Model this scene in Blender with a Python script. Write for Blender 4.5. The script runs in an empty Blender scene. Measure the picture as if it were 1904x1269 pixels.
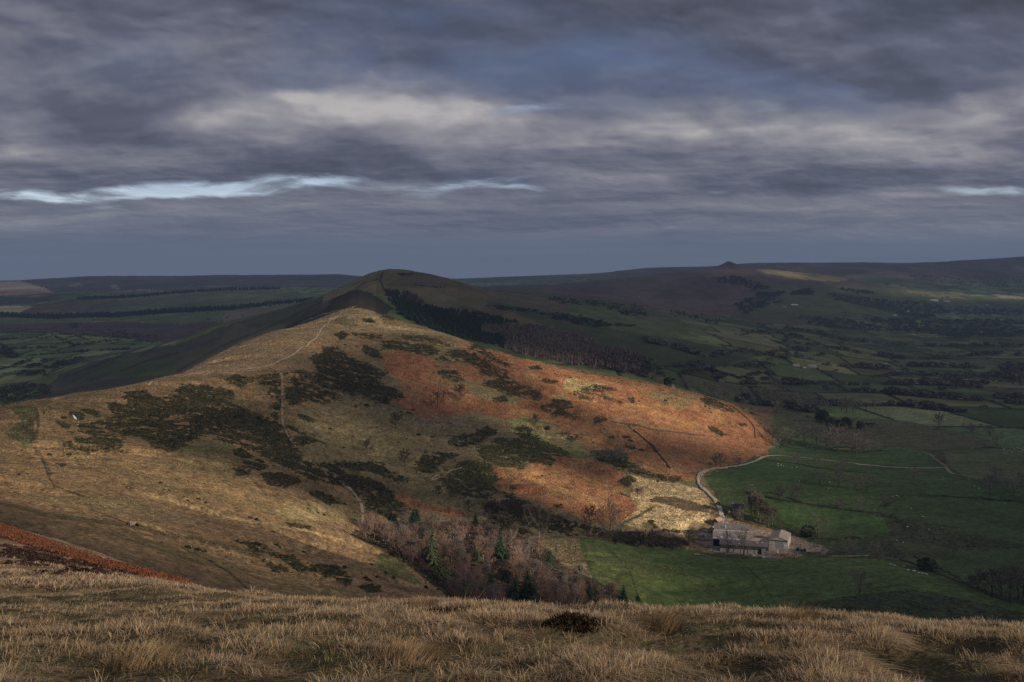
import bpy, bmesh, math, random
import numpy as np
from mathutils import Vector, Matrix, Euler

# ------------------------------------------------------------------ basics
scene = bpy.context.scene
COL = scene.collection
F = 1880.0            # focal length in reference pixels
CX, HY = 952.0, 475.0 # principal column, horizon row
EYE = 520.0           # eye height above sea level, metres
R = np.random.default_rng(7)
random.seed(7)

def view(ox, oy, s):
    def f(txt):
        a = np.array([[float(v) for v in p.split(',')] for p in txt.split()])
        a[:, 0] = ox + a[:, 0] / s
        a[:, 1] = oy + a[:, 1] / s
        return a
    f.s = s
    return f
PH = view(0, 0, 1); ZL = view(0, 460, 2.975); ZC = view(600, 460, 2.975); ZR = view(1200, 460, 2.7045)
ZF = view(1240, 820, 4.76); ZM = view(1000, 660, 5.95); ZN = view(900, 800, 4.533); ZB = view(1500, 780, 3.43)
BC = view(600, 860, 2.975); BL = view(0, 860, 2.975); NL = view(0, 680, 5.95); ED = view(0, 500, 5.77)
LH = view(560, 490, 4.76); ZW = view(660, 940, 4.327); FZ = view(1264, 940, 6.8)

# ------------------------------------------------------------------ noise
_T = np.random.default_rng(3).random((4, 256, 256))
def vnoise(x, y, k=0):
    xi = np.floor(x).astype(np.int64); yi = np.floor(y).astype(np.int64)
    fx = x - xi; fy = y - yi
    fx = fx * fx * fx * (fx * (fx * 6 - 15) + 10); fy = fy * fy * fy * (fy * (fy * 6 - 15) + 10)
    t = _T[k % 4]
    x0 = (xi + 37 * k) & 255; x1 = (x0 + 1) & 255; y0 = (yi + 91 * k) & 255; y1 = (y0 + 1) & 255
    a = t[x0, y0]; b = t[x1, y0]; c = t[x0, y1]; d = t[x1, y1]
    return (a + (b - a) * fx) * (1 - fy) + (c + (d - c) * fx) * fy
def fbm(x, y, octv=4, k=0, gain=0.5):
    s = 0.0; amp = 1.0; tot = 0.0
    x = np.asarray(x, float); y = np.asarray(y, float)
    for i in range(octv):
        s = s + amp * vnoise(x, y, k + i); tot += amp; amp *= gain
        x, y = (0.8 * x - 0.6 * y) * 2.03 + 11.3, (0.6 * x + 0.8 * y) * 2.03 + 5.7
    return s / tot          # 0..1, mean .5
def sstep(a, b, x):
    t = np.clip((x - a) / (b - a), 0, 1)
    return t * t * (3 - 2 * t)

# ------------------------------------------------------------------ the lie of the land: survey lines (bearing column, depression row, distance)
LINES = [
 # foreground hill
 [(-400,1285,5.2),(0,1290,5.2),(640,1288,5.2),(1000,1285,5.2),(1300,1288,5.2),(1904,1296,5.2),(2300,1300,5.2)],
 [(-400,1180,9),(0,1190,8.6),(400,1196,7.8),(640,1196,7.3),(1000,1190,7.2),(1300,1193,7.2),(1600,1200,7.1),(1904,1212,7.0),(2300,1230,7)],
 [(-300,1110,22),(0,1120,18),(200,1126,16),(330,1130,14)],
 [(-300,1020,60),(0,1055,45),(200,1074,38),(330,1091,30),(480,1110,21),(640,1125,14),(820,1132,11.8),(1000,1135,11),(1300,1142,10.5),(1600,1158,10),(1904,1180,9.6),(2300,1200,9.2)],
 [(330,1100,44),(640,1150,27),(1000,1166,23),(1300,1176,22),(1600,1194,21),(1904,1216,20),(2300,1250,20)],
 [(-300,900,180),(0,980,130),(100,1003,118),(200,1036,100),(330,1082,68)],
 [(-300,970,300),(0,1035,210),(200,1090,180),(330,1130,150),(640,1175,110),(1000,1200,110),(1600,1240,100),(1904,1260,90),(2300,1300,80)],
 [(330,1112,270),(640,1152,260),(1000,1190,250),(1600,1230,250),(1904,1250,250),(2300,1270,250)],
 [(720,1142,380),(1000,1170,400),(1600,1200,420),(1904,1210,450),(2300,1220,450)],
 [(-300,930,380),(0,960,350),(200,1022,340),(400,1088,350),(640,1112,420),(760,1114,480),(1000,1120,560),(1200,1124,620),(1400,1128,640),(1600,1142,620),(1750,1155,610),(1904,1165,600),(2300,1170,600)],
 [(-300,890,450),(0,900,480),(200,940,480),(400,1000,500),(640,1040,560),(720,1044,600),(850,1054,620),(1000,1060,680),(1100,1064,680),(1300,1070,740),(1500,1085,710),(1700,1090,700),(1904,1095,730),(2300,1100,730)],
 [(0,850,600),(200,860,640),(400,900,650),(560,930,700),(680,984,740),(800,1000,740),(900,1005,760),(1000,1005,800),(1140,1010,830),(1290,1020,850),(1400,1010,880),(1520,1010,890),(1700,1000,900),(1904,1000,920),(2300,1000,920)],
 [(0,800,720),(200,800,800),(400,830,800),(520,860,830),(650,900,860),(760,930,860),(880,935,900),(1000,940,920),(1150,960,920),(1260,960,940),(1380,950,970),(1550,930,1030),(1700,930,1050),(1904,930,1080),(2300,930,1080)],
 [(200,770,870),(400,770,930),(520,790,960),(650,830,980),(800,850,1020),(950,870,1030),(1100,880,1060),(1200,885,1090),(1300,880,1150),(1420,852,1340),(1550,870,1270),(1700,870,1280),(1904,880,1250),(2300,880,1250)],
 [(520,740,1050),(650,770,1100),(800,780,1170),(950,790,1210),(1080,810,1230),(1200,820,1270),(1320,830,1350),(1420,826,1470)],
 [(560,700,1150),(650,700,1250),(800,710,1320),(950,730,1360),(1080,750,1380),(1200,765,1420),(1320,790,1470)],
 [(620,650,1380),(720,640,1480),(800,655,1470),(900,680,1440)],
 # crest of the near ridge and the spur that runs down to the right
 [(-400,870,560),(-200,810,680),(0,757,840),(100,744,890),(200,733,940),(300,715,1010),(400,700,1090),(500,689,1170),(540,668,1260),(590,628,1420),(620,600,1600),(655,572,1790)],
 [(300,705,1150),(370,677,1350),(437,645,1500),(504,623,1600),(571,600,1700),(640,576,1780)],
 [(655,573,1800),(720,587,1760),(800,612,1700),(900,645,1620),(1000,672,1560),(1100,692,1540),(1200,711,1540),(1300,736,1560),(1360,752,1580),(1400,775,1590),(1432,815,1560)],
 [(437,700,1900),(504,670,1950),(571,640,2000),(655,600,2020),(720,612,1980),(800,640,1950),(900,675,1850),(1000,705,1800),(1100,722,1800),(1200,738,1760),(1300,757,1750),(1360,768,1740)],
 [(-200,860,900),(0,805,1150),(100,790,1200),(200,775,1250),(300,750,1450),(370,722,1700)],
 [(0,800,1550),(150,760,1600),(250,735,1700)],
 [(111,696,2250),(168,673,2350),(329,642,2450),(413,608,2550),(538,571,2700),(640,538,2850)],
 [(250,700,2000),(350,670,2150),(450,640,2250),(540,605,2400)],
 # northern valley
 [(-300,770,1900),(0,745,1950),(100,715,2150)],
 [(-300,700,2500),(0,700,2500),(150,675,2800)],
 [(-300,650,3200),(0,650,3200),(200,642,3300),(330,641,3300)],
 [(-300,612,4000),(0,612,4000),(250,610,4000),(413,607,4000)],
 [(-300,590,4700),(0,590,4700),(250,588,4700),(450,580,4700),(538,569,4700)],
 [(-300,575,5400),(0,575,5400),(300,565,5400),(500,556,5600)],
 [(-300,560,6200),(0,560,6200),(100,550,6200),(300,545,6300),(480,540,6400),(620,540,6400)],
 [(-300,547,7500),(0,547,7500),(150,541,7500),(300,536,7800),(480,530,8000),(640,528,8000)],
 [(-400,527,9800),(0,525,9800),(70,521,9800),(140,516,9800),(310,514,10000),(540,511,10500),(640,511,10500)],
 # far pair of tops on the ridge
 [(600,566,2350),(620,560,2350),(640,545,2330),(660,539,2330),(700,545,2350),(738,572,2350)],
 [(630,590,2150),(680,588,2150)],
 [(660,549,2500),(700,543,2600)],
 [(560,563,2850),(600,551,2900),(640,534,3000),(680,514,3060),(700,505,3080),(721,500,3100),(741,502,3120),(802,511,3200),(845,521,3250),(892,536,3350),(950,540,3500)],
 [(560,575,3500),(640,548,3700),(721,530,3800),(802,532,3900),(892,541,4000)],
 [(720,550,2600),(760,545,2700),(850,565,2650),(900,575,2650)],
 [(760,580,2300),(850,605,2250),(950,620,2350),(1050,640,2300),(1150,665,2150),(1200,690,2050)],
 [(950,575,2800),(1050,595,2750),(1150,620,2600),(1250,640,2500),(1350,670,2400)],
 [(950,552,3500),(1050,560,3500),(1150,580,3300),(1250,600,3200),(1350,620,3100),(1450,640,3000),(1550,660,2900)],
 [(1100,552,4300),(1250,580,4200),(1400,600,4000)],
 # the long hill with the rocky pike
 [(870,537,4800),(950,534,5200),(1040,530,5600),(1100,523,5800),(1180,515,6000),(1250,506,6200),(1320,500,6300),(1355,499,6300),(1390,499,6300),(1450,503,6300),(1540,512,6400),(1620,528,6400),(1700,541,6400),(1780,549,6400)],
 [(1050,545,4900),(1200,545,5200),(1300,545,5200),(1400,545,5300),(1500,545,5500)],
 [(1300,575,4600),(1450,580,4600),(1600,575,5000)],
 [(870,545,7000),(1100,542,7000),(1250,532,7200),(1400,527,7300),(1540,530,7300),(1700,548,7300)],
 # southern valley
 [(1450,782,1750),(1550,800,1650),(1700,800,1650),(1904,800,1650),(2200,800,1650)],
 [(1500,722,2200),(1650,730,2150),(1800,740,2100),(1904,745,2080),(2200,750,2050)],
 [(1600,690,2650),(1750,690,2700),(1904,690,2750),(2200,690,2750)],
 [(1650,640,3600),(1800,640,3600),(1904,640,3600),(2200,640,3600)],
 [(1650,600,4600),(1800,600,4900),(1904,600,4900),(2200,600,4900)],
 [(1750,570,5900),(1904,570,6100),(2200,565,6100)],
 [(1800,552,7000),(1904,552,7200),(2200,548,7200)],
 [(1650,515,8200),(1800,525,8200),(1904,520,8500),(2200,515,8500)],
 [(720,520,10500),(850,519,10500),(900,517,10500),(1000,514,10500),(1100,510,10500),(1190,500,10500),(1330,496,10500),(1400,490,10500),(1500,489,10500),(1600,488,10500),(1700,489,10500),(1800,485,10500),(1904,478,10500),(2200,470,10500)],
 [(-400,545,14000),(300,535,14000),(900,535,14000),(1500,515,14000),(2200,500,14000)],
 [(-400,545,40000),(300,540,40000),(900,540,40000),(1500,530,40000),(2200,520,40000)],
]
def _control():
    pts = []
    for ln in LINES:
        a = np.array(ln, float)
        for i in range(len(a)):
            pts.append(a[i])
            if i + 1 < len(a):
                d = abs(a[i + 1, 0] - a[i, 0])
                n = int(d // 90)
                for j in range(1, n + 1):
                    t = j / (n + 1)
                    p = a[i] * (1 - t) + a[i + 1] * t
                    p[2] = math.exp(math.log(a[i, 2]) * (1 - t) + math.log(a[i + 1, 2]) * t)
                    pts.append(p)
        if a[0, 0] <= -200: pts += [np.array([x, a[0, 1], a[0, 2]]) for x in (-800, -1600)]
        if a[-1, 0] >= 2200: pts += [np.array([x, a[-1, 1], a[-1, 2]]) for x in (2700, 3600)]
    return np.array(pts)
CP = _control()
SX, SY = 260.0, 1.0
def _kern(d2):
    return 0.5 * d2 * np.log(d2 + 1e-12)
def _fit():
    A = np.c_[CP[:, 0] / SX, np.log(CP[:, 2]) / SY * 3.2]
    d2 = ((A[:, None, :] - A[None, :, :]) ** 2).sum(-1)
    K = _kern(d2) + np.eye(len(A)) * 0.002
    P = np.c_[np.ones(len(A)), A]
    M = np.block([[K, P], [P.T, np.zeros((3, 3))]])
    return A, np.linalg.solve(M, np.r_[CP[:, 1], np.zeros(3)])
_A, _W = _fit()
def rbf(px, ly):
    q0 = px.ravel() / SX; q1 = ly.ravel() * 3.2
    out = _W[-3] + _W[-2] * q0 + _W[-1] * q1
    for i in range(len(_A)):
        d2 = (q0 - _A[i, 0]) ** 2 + (q1 - _A[i, 1]) ** 2
        out = out + _W[i] * _kern(d2)
    return out.reshape(px.shape)

# grid: bearing columns x distance rows
GC = np.r_[np.linspace(-1600, -60, 60)[:-1], np.arange(-60, 1966, 2.0), np.linspace(1966, 3600, 60)[1:]]
GY = np.r_[np.geomspace(1.8, 70, 420)[:-1], np.geomspace(70, 380, 90)[:-1], np.geomspace(380, 1850, 560)[:-1],
           np.geomspace(1850, 12000, 330)[:-1], np.geomspace(12000, 40000, 14)]
GL = np.log(GY)
# coarse solve, then bilinear up
cc = np.unique(np.r_[GC[::9], GC[-1]]); cl = np.unique(np.r_[GL[::5], GL[-1]])
c_py = rbf(*np.meshgrid(cc, cl, indexing='ij'))
def bil(xs, ys, tab, x, y):
    i = np.clip(np.searchsorted(xs, x) - 1, 0, len(xs) - 2); j = np.clip(np.searchsorted(ys, y) - 1, 0, len(ys) - 2)
    u = np.clip((x - xs[i]) / (xs[i + 1] - xs[i]), 0, 1); v = np.clip((y - ys[j]) / (ys[j + 1] - ys[j]), 0, 1)
    return (tab[i, j] * (1 - u) + tab[i + 1, j] * u) * (1 - v) + (tab[i, j + 1] * (1 - u) + tab[i + 1, j + 1] * u) * v
gx, gl = np.meshgrid(GC, GL, indexing='ij')
gy = np.exp(gl)
g_py = bil(cc, cl, c_py, gx, gl)
GX = (gx - CX) / F * gy
GZ = EYE - (g_py - HY) / F * gy
# close to the feet: an even slope up to the standing point
py8 = bil(cc, cl, c_py, GC, np.full(len(GC), math.log(5.2)))
z8 = EYE - (py8 - HY) / F * 5.2
z0 = EYE - 1.75
near = gy < 5.2
GZ = np.where(near, z0 + (z8[:, None] - z0) * gy / 5.2, GZ)
# small relief
def relief(x, y, d):
    r = 0.22 * (fbm(x / .62, y / .72, 3, 1) - .5) * sstep(2.5, 4.5, d) * sstep(60, 25, d)
    r = r + 0.5 * (fbm(x / 5, y / 5, 3, 5) - .5) * sstep(6, 25, d) * sstep(900, 200, d)
    r = r + 4.6 * (fbm(x / 46, y / 46, 5, 2) - .5) * sstep(200, 700, d) * (.3 + .7 * sstep(330, 120, x))
    gl_ = fbm((x * .96 + y * .28) / 120 + 3, (-x * .28 + y * .96) / 30, 4, 6)
    r = r - 5.0 * sstep(.52, .72, gl_) * sstep(260, 100, x) * sstep(350, 600, d) * sstep(2000, 1500, d)
    r = r + 9.0 * (fbm(x / 160, y / 160, 4, 3) - .5) * sstep(1300, 3200, d) + 10.0 * (fbm(x / 70, y / 130, 4, 7) - .5) * sstep(1900, 2200, d) * sstep(3600, 3000, d) * sstep(100, -150, x)
    r = r + 16.0 * (fbm(x / 500, y / 500, 4, 3) - .5) * sstep(4500, 8000, d) * sstep(30000, 14000, d)
    return r
GZ = GZ + relief(GX, gy, gy)
# terracettes on the steep grass slope: faint steps along the contours
m_t = sstep(300, 450, gy) * sstep(1500, 1100, gy)
GZ = GZ + m_t * 0.35 * np.sin(GZ / 3.1 * 2 * math.pi + 5 * fbm(GX / 60, gy / 60, 3, 9)) * fbm(GX / 90, gy / 90, 2, 8)
# rocky pike on the far hill
PKX, PKY = (1356 - CX) / F * 6300, 6300.0
pk = np.hypot((GX - PKX), (gy - PKY) * 0.6)
GZ = GZ + 50 * np.clip(1 - pk / 105, 0, 1) ** 1.15 * (1 + 0.25 * (fbm(GX / 14, gy / 14, 2, 4) - .5))
# flat stand for the farm
FX0, FY0 = (1395 - CX) / F * 885, 885.0
FZ0 = float(bil(GC, GL, GZ, np.array([1395.0]), np.array([math.log(885.0)]))[0])
wf = sstep(1.25, 0.75, np.hypot((GX - FX0) / 62, (gy - FY0) / 62))
GZ = GZ * (1 - wf * .8) + (FZ0 + (GX - FX0) * -0.02) * wf * .8

g_py = HY + (EYE - GZ) / gy * F         # actual depression row of every ground point

def height(x, y):
    x = np.asarray(x, float); y = np.asarray(y, float)
    yy = np.clip(y, 1.8, 40000)
    px = CX + x / yy * F
    return bil(GC, GL, GZ, px, np.log(yy))
def ground(px, py, ymin=330.0, ymax=30000.0):
    """first ground point seen along bearing px at depression py beyond ymin"""
    j0 = np.searchsorted(GY, ymin); j1 = np.searchsorted(GY, ymax)
    i = int(np.clip(np.searchsorted(GC, px) - 1, 0, len(GC) - 2))
    t = (px - GC[i]) / (GC[i + 1] - GC[i])
    col = g_py[i, j0:j1] * (1 - t) + g_py[i + 1, j0:j1] * t
    k = np.nonzero(col <= py)[0]
    if len(k) == 0: k = j1 - 1 - j0; 
    else: k = int(k[0])
    Y = GY[j0 + k]
    if k > 0:
        a, b = col[k - 1], col[k]
        if a > py >= b: Y = GY[j0 + k - 1] + (GY[j0 + k] - GY[j0 + k - 1]) * (a - py) / max(a - b, 1e-6)
    X = (px - CX) / F * Y
    return Vector((X, float(Y), float(height(X, Y))))
# ------------------------------------------------------------------ ground cover: painted as albedo on the terrain vertices, sunlit far moor patches included
NP_ = GX.size
px_ = gx.ravel(); py_ = g_py.ravel(); dy_ = gy.ravel(); wx = GX.ravel(); wy = gy.ravel(); wz = GZ.ravel()
warp = lambda k, s: (fbm(wx / s, wy / s, 4, k) - .5)
_wA = warp(1, 16.0); _wB = warp(6, 16.0); _wC = warp(2, 60.0)
rgb = np.zeros((NP_, 3)); tex = np.full(NP_, 1.0)
def inside(poly, x, y):
    r = np.zeros(x.shape, bool)
    n = len(poly); j = n - 1
    for i in range(n):
        xi, yi = poly[i]; xj, yj = poly[j]
        if yi != yj:
            c = ((yi > y) != (yj > y)) & (x < (xj - xi) * (y - yi) / (yj - yi) + xi)
            r ^= c
        j = i
    return r
def region(poly, y0=330, y1=2100, wob=6.0):
    """indices of the terrain vertices inside a surveyed outline, with a ragged edge"""
    lo = poly.min(0) - wob * 2; hi = poly.max(0) + wob * 2
    c = np.nonzero((px_ > lo[0]) & (px_ < hi[0]) & (py_ > lo[1]) & (py_ < hi[1]) & (dy_ > y0) & (dy_ < y1))[0]
    m = inside(poly, px_[c] + _wA[c] * wob * 2.2, py_[c] + _wB[c] * wob * 1.1)
    return c[m]
def paint(poly, col, y0=330, y1=2100, wob=6.0, mix=1.0, t=None):
    k = region(poly, y0, y1, wob)
    rgb[k] = rgb[k] * (1 - mix) + np.array(col) * mix
    if t is not None: tex[k] = t
    return k
def stroke(line, w, col, y0=330, y1=2100, mix=1.0, wm=None):
    """a line of ground w pixels wide"""
    lo = line.min(0) - w * 2 - 2; hi = line.max(0) + w * 2 + 2
    c = np.nonzero((px_ > lo[0]) & (px_ < hi[0]) & (py_ > lo[1]) & (py_ < hi[1]) & (dy_ > y0) & (dy_ < y1))[0]
    x = px_[c]; y = py_[c]; d = np.full(len(c), 1e9)
    for a, b in zip(line[:-1], line[1:]):
        e = b - a; L = max((e ** 2).sum(), 1e-6)
        t = np.clip(((x - a[0]) * e[0] + (y - a[1]) * e[1]) / L, 0, 1)
        d = np.minimum(d, np.hypot(x - a[0] - t * e[0], y - a[1] - t * e[1]))
    m = sstep(w, w * .45, d + _wA[c] * w * .8)[:, None] * mix
    rgb[c] = rgb[c] * (1 - m) + np.array(col) * m

STRAW = np.array((.30, .195, .100)); OLIVE = np.array((.150, .118, .056)); BRACK = np.array((.255, .116, .057))
GREEN = np.array((.062, .082, .032)); MOOR = np.array((.098, .070, .060)); PALE = np.array((.40, .30, .155)); DARK = np.array((.035, .036, .018))
EARTH = np.array((.085, .062, .042))

n1 = fbm(wx / 70, wy / 70, 4, 1); n2 = fbm(wx / 22, wy / 22, 4, 3); n3 = fbm(wx / 350, wy / 350, 4, 2)
# near ridge: rough winter grass, straw with olive flushes
m = sstep(.40, .62, n1 * .6 + n2 * .4)[:, None]
rgb[:] = STRAW * .82 * (1 - m * .75) + OLIVE * m * .75
k = np.nonzero(dy_ < 70)[0]; rgb[k] = np.array((.085, .072, .038)) * (0.7 + .6 * n2[k, None])
k = np.nonzero((px_ > 1440) & (dy_ > 430) & (dy_ < 1900))[0]; rgb[k] = np.array((.062, .080, .032)) * (.7 + .6 * n2[k, None])
# valley floors: pasture; distant moors
far = np.nonzero((dy_ > 1900) | ((dy_ > 1500) & (px_ > 1442)))[0]
rgb[far] = GREEN * (.85 + 1.0 * n3[far, None])
# fields: skewed irregular cells with a tone of their own
def cells(x, y, sx, sy, k):
    qx = x / sx + 1.2 * (fbm(x / 500, y / 900, 2, k) - .5); qy = y / sy + 1.2 * (fbm(x / 700, y / 700, 2, k + 1) - .5)
    iy = np.floor(qy); qx = qx + (np.sin(iy * 12.9898) * 43758.5453 % 1)
    ix = np.floor(qx)
    h = np.abs(np.sin(ix * 127.1 + iy * 311.7 + k) * 43758.5453) % 1
    h2 = np.abs(np.sin(ix * 269.5 + iy * 183.3 + k) * 43758.5453) % 1
    return h, h2, np.minimum(qx - ix, 1 - qx + ix) * sx, np.minimum(qy - iy, 1 - qy + iy) * sy
h, h2, ex, ey = cells(wx, wy, 150, 210, 1)
FTONE = np.array([(.050, .070, .028), (.062, .084, .032), (.072, .094, .036), (.094, .104, .044), (.056, .078, .034), (.086, .098, .046)])
valley = np.nonzero((wz < 300) & ((dy_ > 1720) | ((dy_ > 1450) & (px_ > 1442))) & (dy_ < 9500))[0]
rgb[valley] = FTONE[(h[valley] * 5.99).astype(int)] * (1.05 + 1.0 * h2[valley, None]) * (.75 + .5 * n1[valley, None])
tex[valley] = .35
k = valley[((ex[valley] < 5) | (ey[valley] < 6))]
rgb[k] = (.026, .032, .020)
# moor tops
mo = sstep(285, 345, wz + 90 * (n3 - .5)) * sstep(4300, 5200, dy_)
mc = MOOR * (.6 + .8 * fbm(wx / 260, wy / 700, 4, 5)[:, None])
pale = sstep(.56, .7, fbm(wx / 420, wy / 900, 4, 7))[:, None]
mc = mc * (1 - pale * .6) + np.array((.20, .145, .10)) * pale * .6
rgb = rgb * (1 - mo[:, None]) + mc * mo[:, None]

# ---- far landforms, outline by outline
# northern side: brown moor with sunlit patches put into its colour, pasture tongues
P_ = lambda poly, col, y0, y1, wob=3, mix=1.0, t=.4: paint(poly, col, y0, y1, wob, mix, t)
P_(PH("-60,500 700,500 700,541 560,541 420,545 300,548 200,556 130,556 60,565 -60,568"), (.088,.064,.060), 7000, 16000)
P_(ED("-100,150 200,130 420,190 560,250 400,290 200,260 -100,240"), (.46,.33,.20), 7000, 16000, 8)  # sunlit spot on the far left moor, painted into the albedo
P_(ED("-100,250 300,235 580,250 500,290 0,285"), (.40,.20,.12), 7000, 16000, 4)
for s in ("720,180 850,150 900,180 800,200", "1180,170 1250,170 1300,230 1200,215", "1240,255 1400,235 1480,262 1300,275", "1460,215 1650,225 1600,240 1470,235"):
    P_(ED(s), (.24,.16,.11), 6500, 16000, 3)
P_(ED("-200,300 700,310 640,340 300,380 -200,395"), (.052,.05,.044), 5200, 9000)
P_(ED("-200,400 380,400 200,470 -200,470"), (.40,.34,.15), 4200, 9000)
P_(ED("200,470 480,380 700,335 1000,335 1090,400 900,470 500,490"), (.115,.085,.058), 4200, 9000)
P_(ED("640,340 1700,290 2500,230 3200,240 3300,330 2500,400 1100,470 920,470 1060,400"), (.088,.098,.045), 4200, 9500)
P_(ED("-200,530 1200,530 2200,480 2600,520 2400,570 1900,585 1100,560 560,600 -200,630"), (.085,.092,.042), 3600, 7000)
P_(ED("-200,610 700,580 1300,570 1900,590 2400,560 2450,700 2100,830 1600,770 900,715 600,690 -200,680"), (.064,.046,.040), 3000, 7000)
P_(ZL("1230,365 1550,325 1640,318 1640,345 1330,430 1240,430"), (.15,.105,.080), 3400, 7000)
# flank of the ridge, dark heath and dull green
P_(PH("640,533 600,551 538,571 413,608 329,642 168,673 111,696 60,745 330,760 640,580 700,560"), (.052,.054,.038), 1800, 3300)
P_(ED("900,1154 1300,960 1500,960 1650,1010 1900,930 1904,1100 1500,1180"), (.045,.062,.030), 1800, 3000, 3)
# the two tops
P_(PH("600,551 640,533 700,505 721,500 741,502 802,511 845,521 892,536 960,545 1060,560 1060,610 900,600 760,560 700,580 600,580"), (.130,.112,.062), 2450, 3700, 3)
P_(LH("740,200 1000,60 1300,130 1560,230 1200,200"), (.075,.062,.042), 2600, 3700, 3, .7)
P_(LH("1100,350 1250,330 1500,300 1800,320 2200,440 1700,420"), (.11,.105,.050), 2100, 3300, 3)
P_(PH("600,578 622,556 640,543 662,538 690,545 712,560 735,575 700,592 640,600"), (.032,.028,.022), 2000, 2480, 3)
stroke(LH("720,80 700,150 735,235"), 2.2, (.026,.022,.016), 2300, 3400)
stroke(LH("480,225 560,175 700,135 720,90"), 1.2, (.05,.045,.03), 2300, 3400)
# shoulder meadows between the tops and the valley
P_(PH("900,560 1060,585 1150,615 1260,630 1420,660 1300,690 1150,650 1000,600"), (.058,.078,.034), 2000, 3900, 3)
# long hill with the pike
P_(PH("870,540 950,533 1040,529 1100,522 1180,514 1250,505 1320,498 1390,498 1450,540 1410,572 1330,590 1200,575 1050,560"), (.125,.082,.064), 4100, 6700, 3)
P_(ZR("550,105 700,112 900,140 1060,155 960,175 760,160 600,130"), (.22,.18,.085), 5000, 6700, 2)
P_(ZR("240,120 400,110 560,130 500,150 300,150"), (.16,.11,.075), 5000, 6700, 2)
P_(ZR("600,190 900,190 1250,210 1500,260 1900,270 1904,330 1500,330 1100,340 900,380 700,400 430,380 420,350"), (.085,.095,.042), 4000, 7500, 3)
P_(ZR("1300,215 1500,225 1660,245 1500,245 1330,228"), (.17,.155,.078), 4600, 8500, 2)
P_(ZR("1740,235 1904,250 1904,262 1780,252"), (.30,.26,.15), 5600, 8500, 2)
# valley behind the spur: rough brownish pasture by the wood
P_(ZR("470,790 700,790 900,850 1300,870 1700,960 1800,1000 1500,1020 1100,1000 900,990 700,900 600,900"), (.100,.095,.048), 1250, 2000, 4, .9)
P_(ZR("480,790 600,810 700,880 660,960 620,930 560,850"), (.085,.095,.036), 1250, 2000, 3, .9)

k = np.nonzero((dy_ > 1800) & (dy_ < 9500))[0]
rgb[k] *= (.62 + .8 * fbm(wx[k] / 45, wy[k] / 80, 5, 14))[:, None]
k = np.nonzero((dy_ > 2000) & (px_ < 700))[0]; rgb[k] *= 1.3
k = np.nonzero((dy_ > 2000) & (dy_ < 4600) & (px_ > 850))[0]; rgb[k] *= np.array((.92, .86, .90))
for l_, c_ in (("700,1154 1100,1010 1500,850 1904,740", (.030, .032, .024)), ("1000,1154 1400,1000 1700,900 1904,850", (.075, .078, .045)), ("500,1154 900,1010 1200,920 1450,870", (.078, .074, .046)), ("1300,1100 1600,980 1904,900", (.030, .032, .024)), ("1500,940 1700,830 1904,700", (.032, .030, .024))):
    stroke(ED(l_), 2.6, c_, 1800, 3200, .7)
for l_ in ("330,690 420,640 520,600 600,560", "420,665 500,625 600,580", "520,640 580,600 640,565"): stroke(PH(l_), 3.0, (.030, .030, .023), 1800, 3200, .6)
k = np.nonzero(dy_ > 5000)[0]; rgb[k] *= (.5 + 1.0 * fbm(wx[k] / 210, wy[k] / 520, 5, 15))[:, None]
k = np.nonzero((dy_ > 1480) & (dy_ < 1950) & (px_ > 690) & (px_ < 1440))[0]; rgb[k] = np.array((.150, .105, .055)) * (.6 + .8 * n2[k, None])
# ---- near ridge, right-hand face: bracken
BR = [PH("845,630 900,645 960,660 1020,680 1100,696 1200,712 1300,735 1360,752 1400,775 1434,815 1425,845 1350,870 1310,884 1290,892 1230,887 1180,862 1140,840 1100,838 1060,808 1010,780 975,772 960,752 985,735 940,705 900,690 885,672"),
      ZC("330,585 430,570 540,590 640,640 660,680 640,710 720,760 800,760 830,830 940,850 1030,870 1110,880 1140,930 1060,960 1000,950 880,920 760,930 700,970 560,950 450,890 380,860 440,810 430,760 350,690 330,640"),
      ZC("660,650 740,640 820,650 910,700 910,745 800,740 740,690"),
      ZC("900,640 960,630 1100,690 1290,760 1290,870 1120,850 1030,800 950,740"),
      ZN("60,320 200,305 330,340 420,280 520,310 600,280 570,190 640,190 760,220 900,240 1050,310 1190,375 1200,420 1130,440 1190,500 1160,540 1290,620 1290,680 1180,770 1040,800 960,780 830,760 700,690 550,640 380,590 200,520 80,450 130,410"),
      BC("400,170 470,175 560,215 680,250 800,280 780,310 640,285 520,270 430,230")]
# olive grass over the whole face first
paint(PH("700,640 850,640 1434,815 1310,900 1320,980 1250,1040 1000,1040 880,960 700,900 560,860 560,760 650,740"), (.165,.138,.068), 500, 1900, 8, .75)
for b in BR:
    k = paint(b, BRACK, 500, 1900, 7)
    v = fbm(wx[k] / 13, wy[k] / 26, 4, 4)
    rgb[k] = BRACK * (.55 + .85 * v[:, None])
    bl = sstep(.54, .68, fbm(wx[k] / 24, wy[k] / 40, 4, 11))[:, None]; rgb[k] = rgb[k] * (1 - bl * .45) + np.array((.195, .150, .075)) * bl * .45
    bd = sstep(.56, .66, fbm(wx[k] / 6, wy[k] / 9, 3, 13))[:, None]; rgb[k] *= 1 - .22 * bd
    hi = sstep(.56, .72, fbm(wx[k] / 34, wy[k] / 50, 4, 8))[:, None]
    rgb[k] = rgb[k] * (1 - hi * .45) + np.array((.34, .19, .085)) * hi * .45
stroke(ZM("830,600 1000,560 1250,600 1500,700 1700,800"), 7, (.34,.19,.075), 700, 1800, .6)
stroke(ZN("330,380 560,480 700,520 850,560 960,640"), 6, (.38,.25,.10), 600, 1300, .6)
stroke(ZN("620,300 900,420 1150,530 1290,610"), 2.5, (.36,.22,.09), 600, 1300, .6)
P2 = lambda s, col, mix=1.0, wob=5, t=1.3: paint(s, col, 500, 1900, wob, mix, t)
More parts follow.
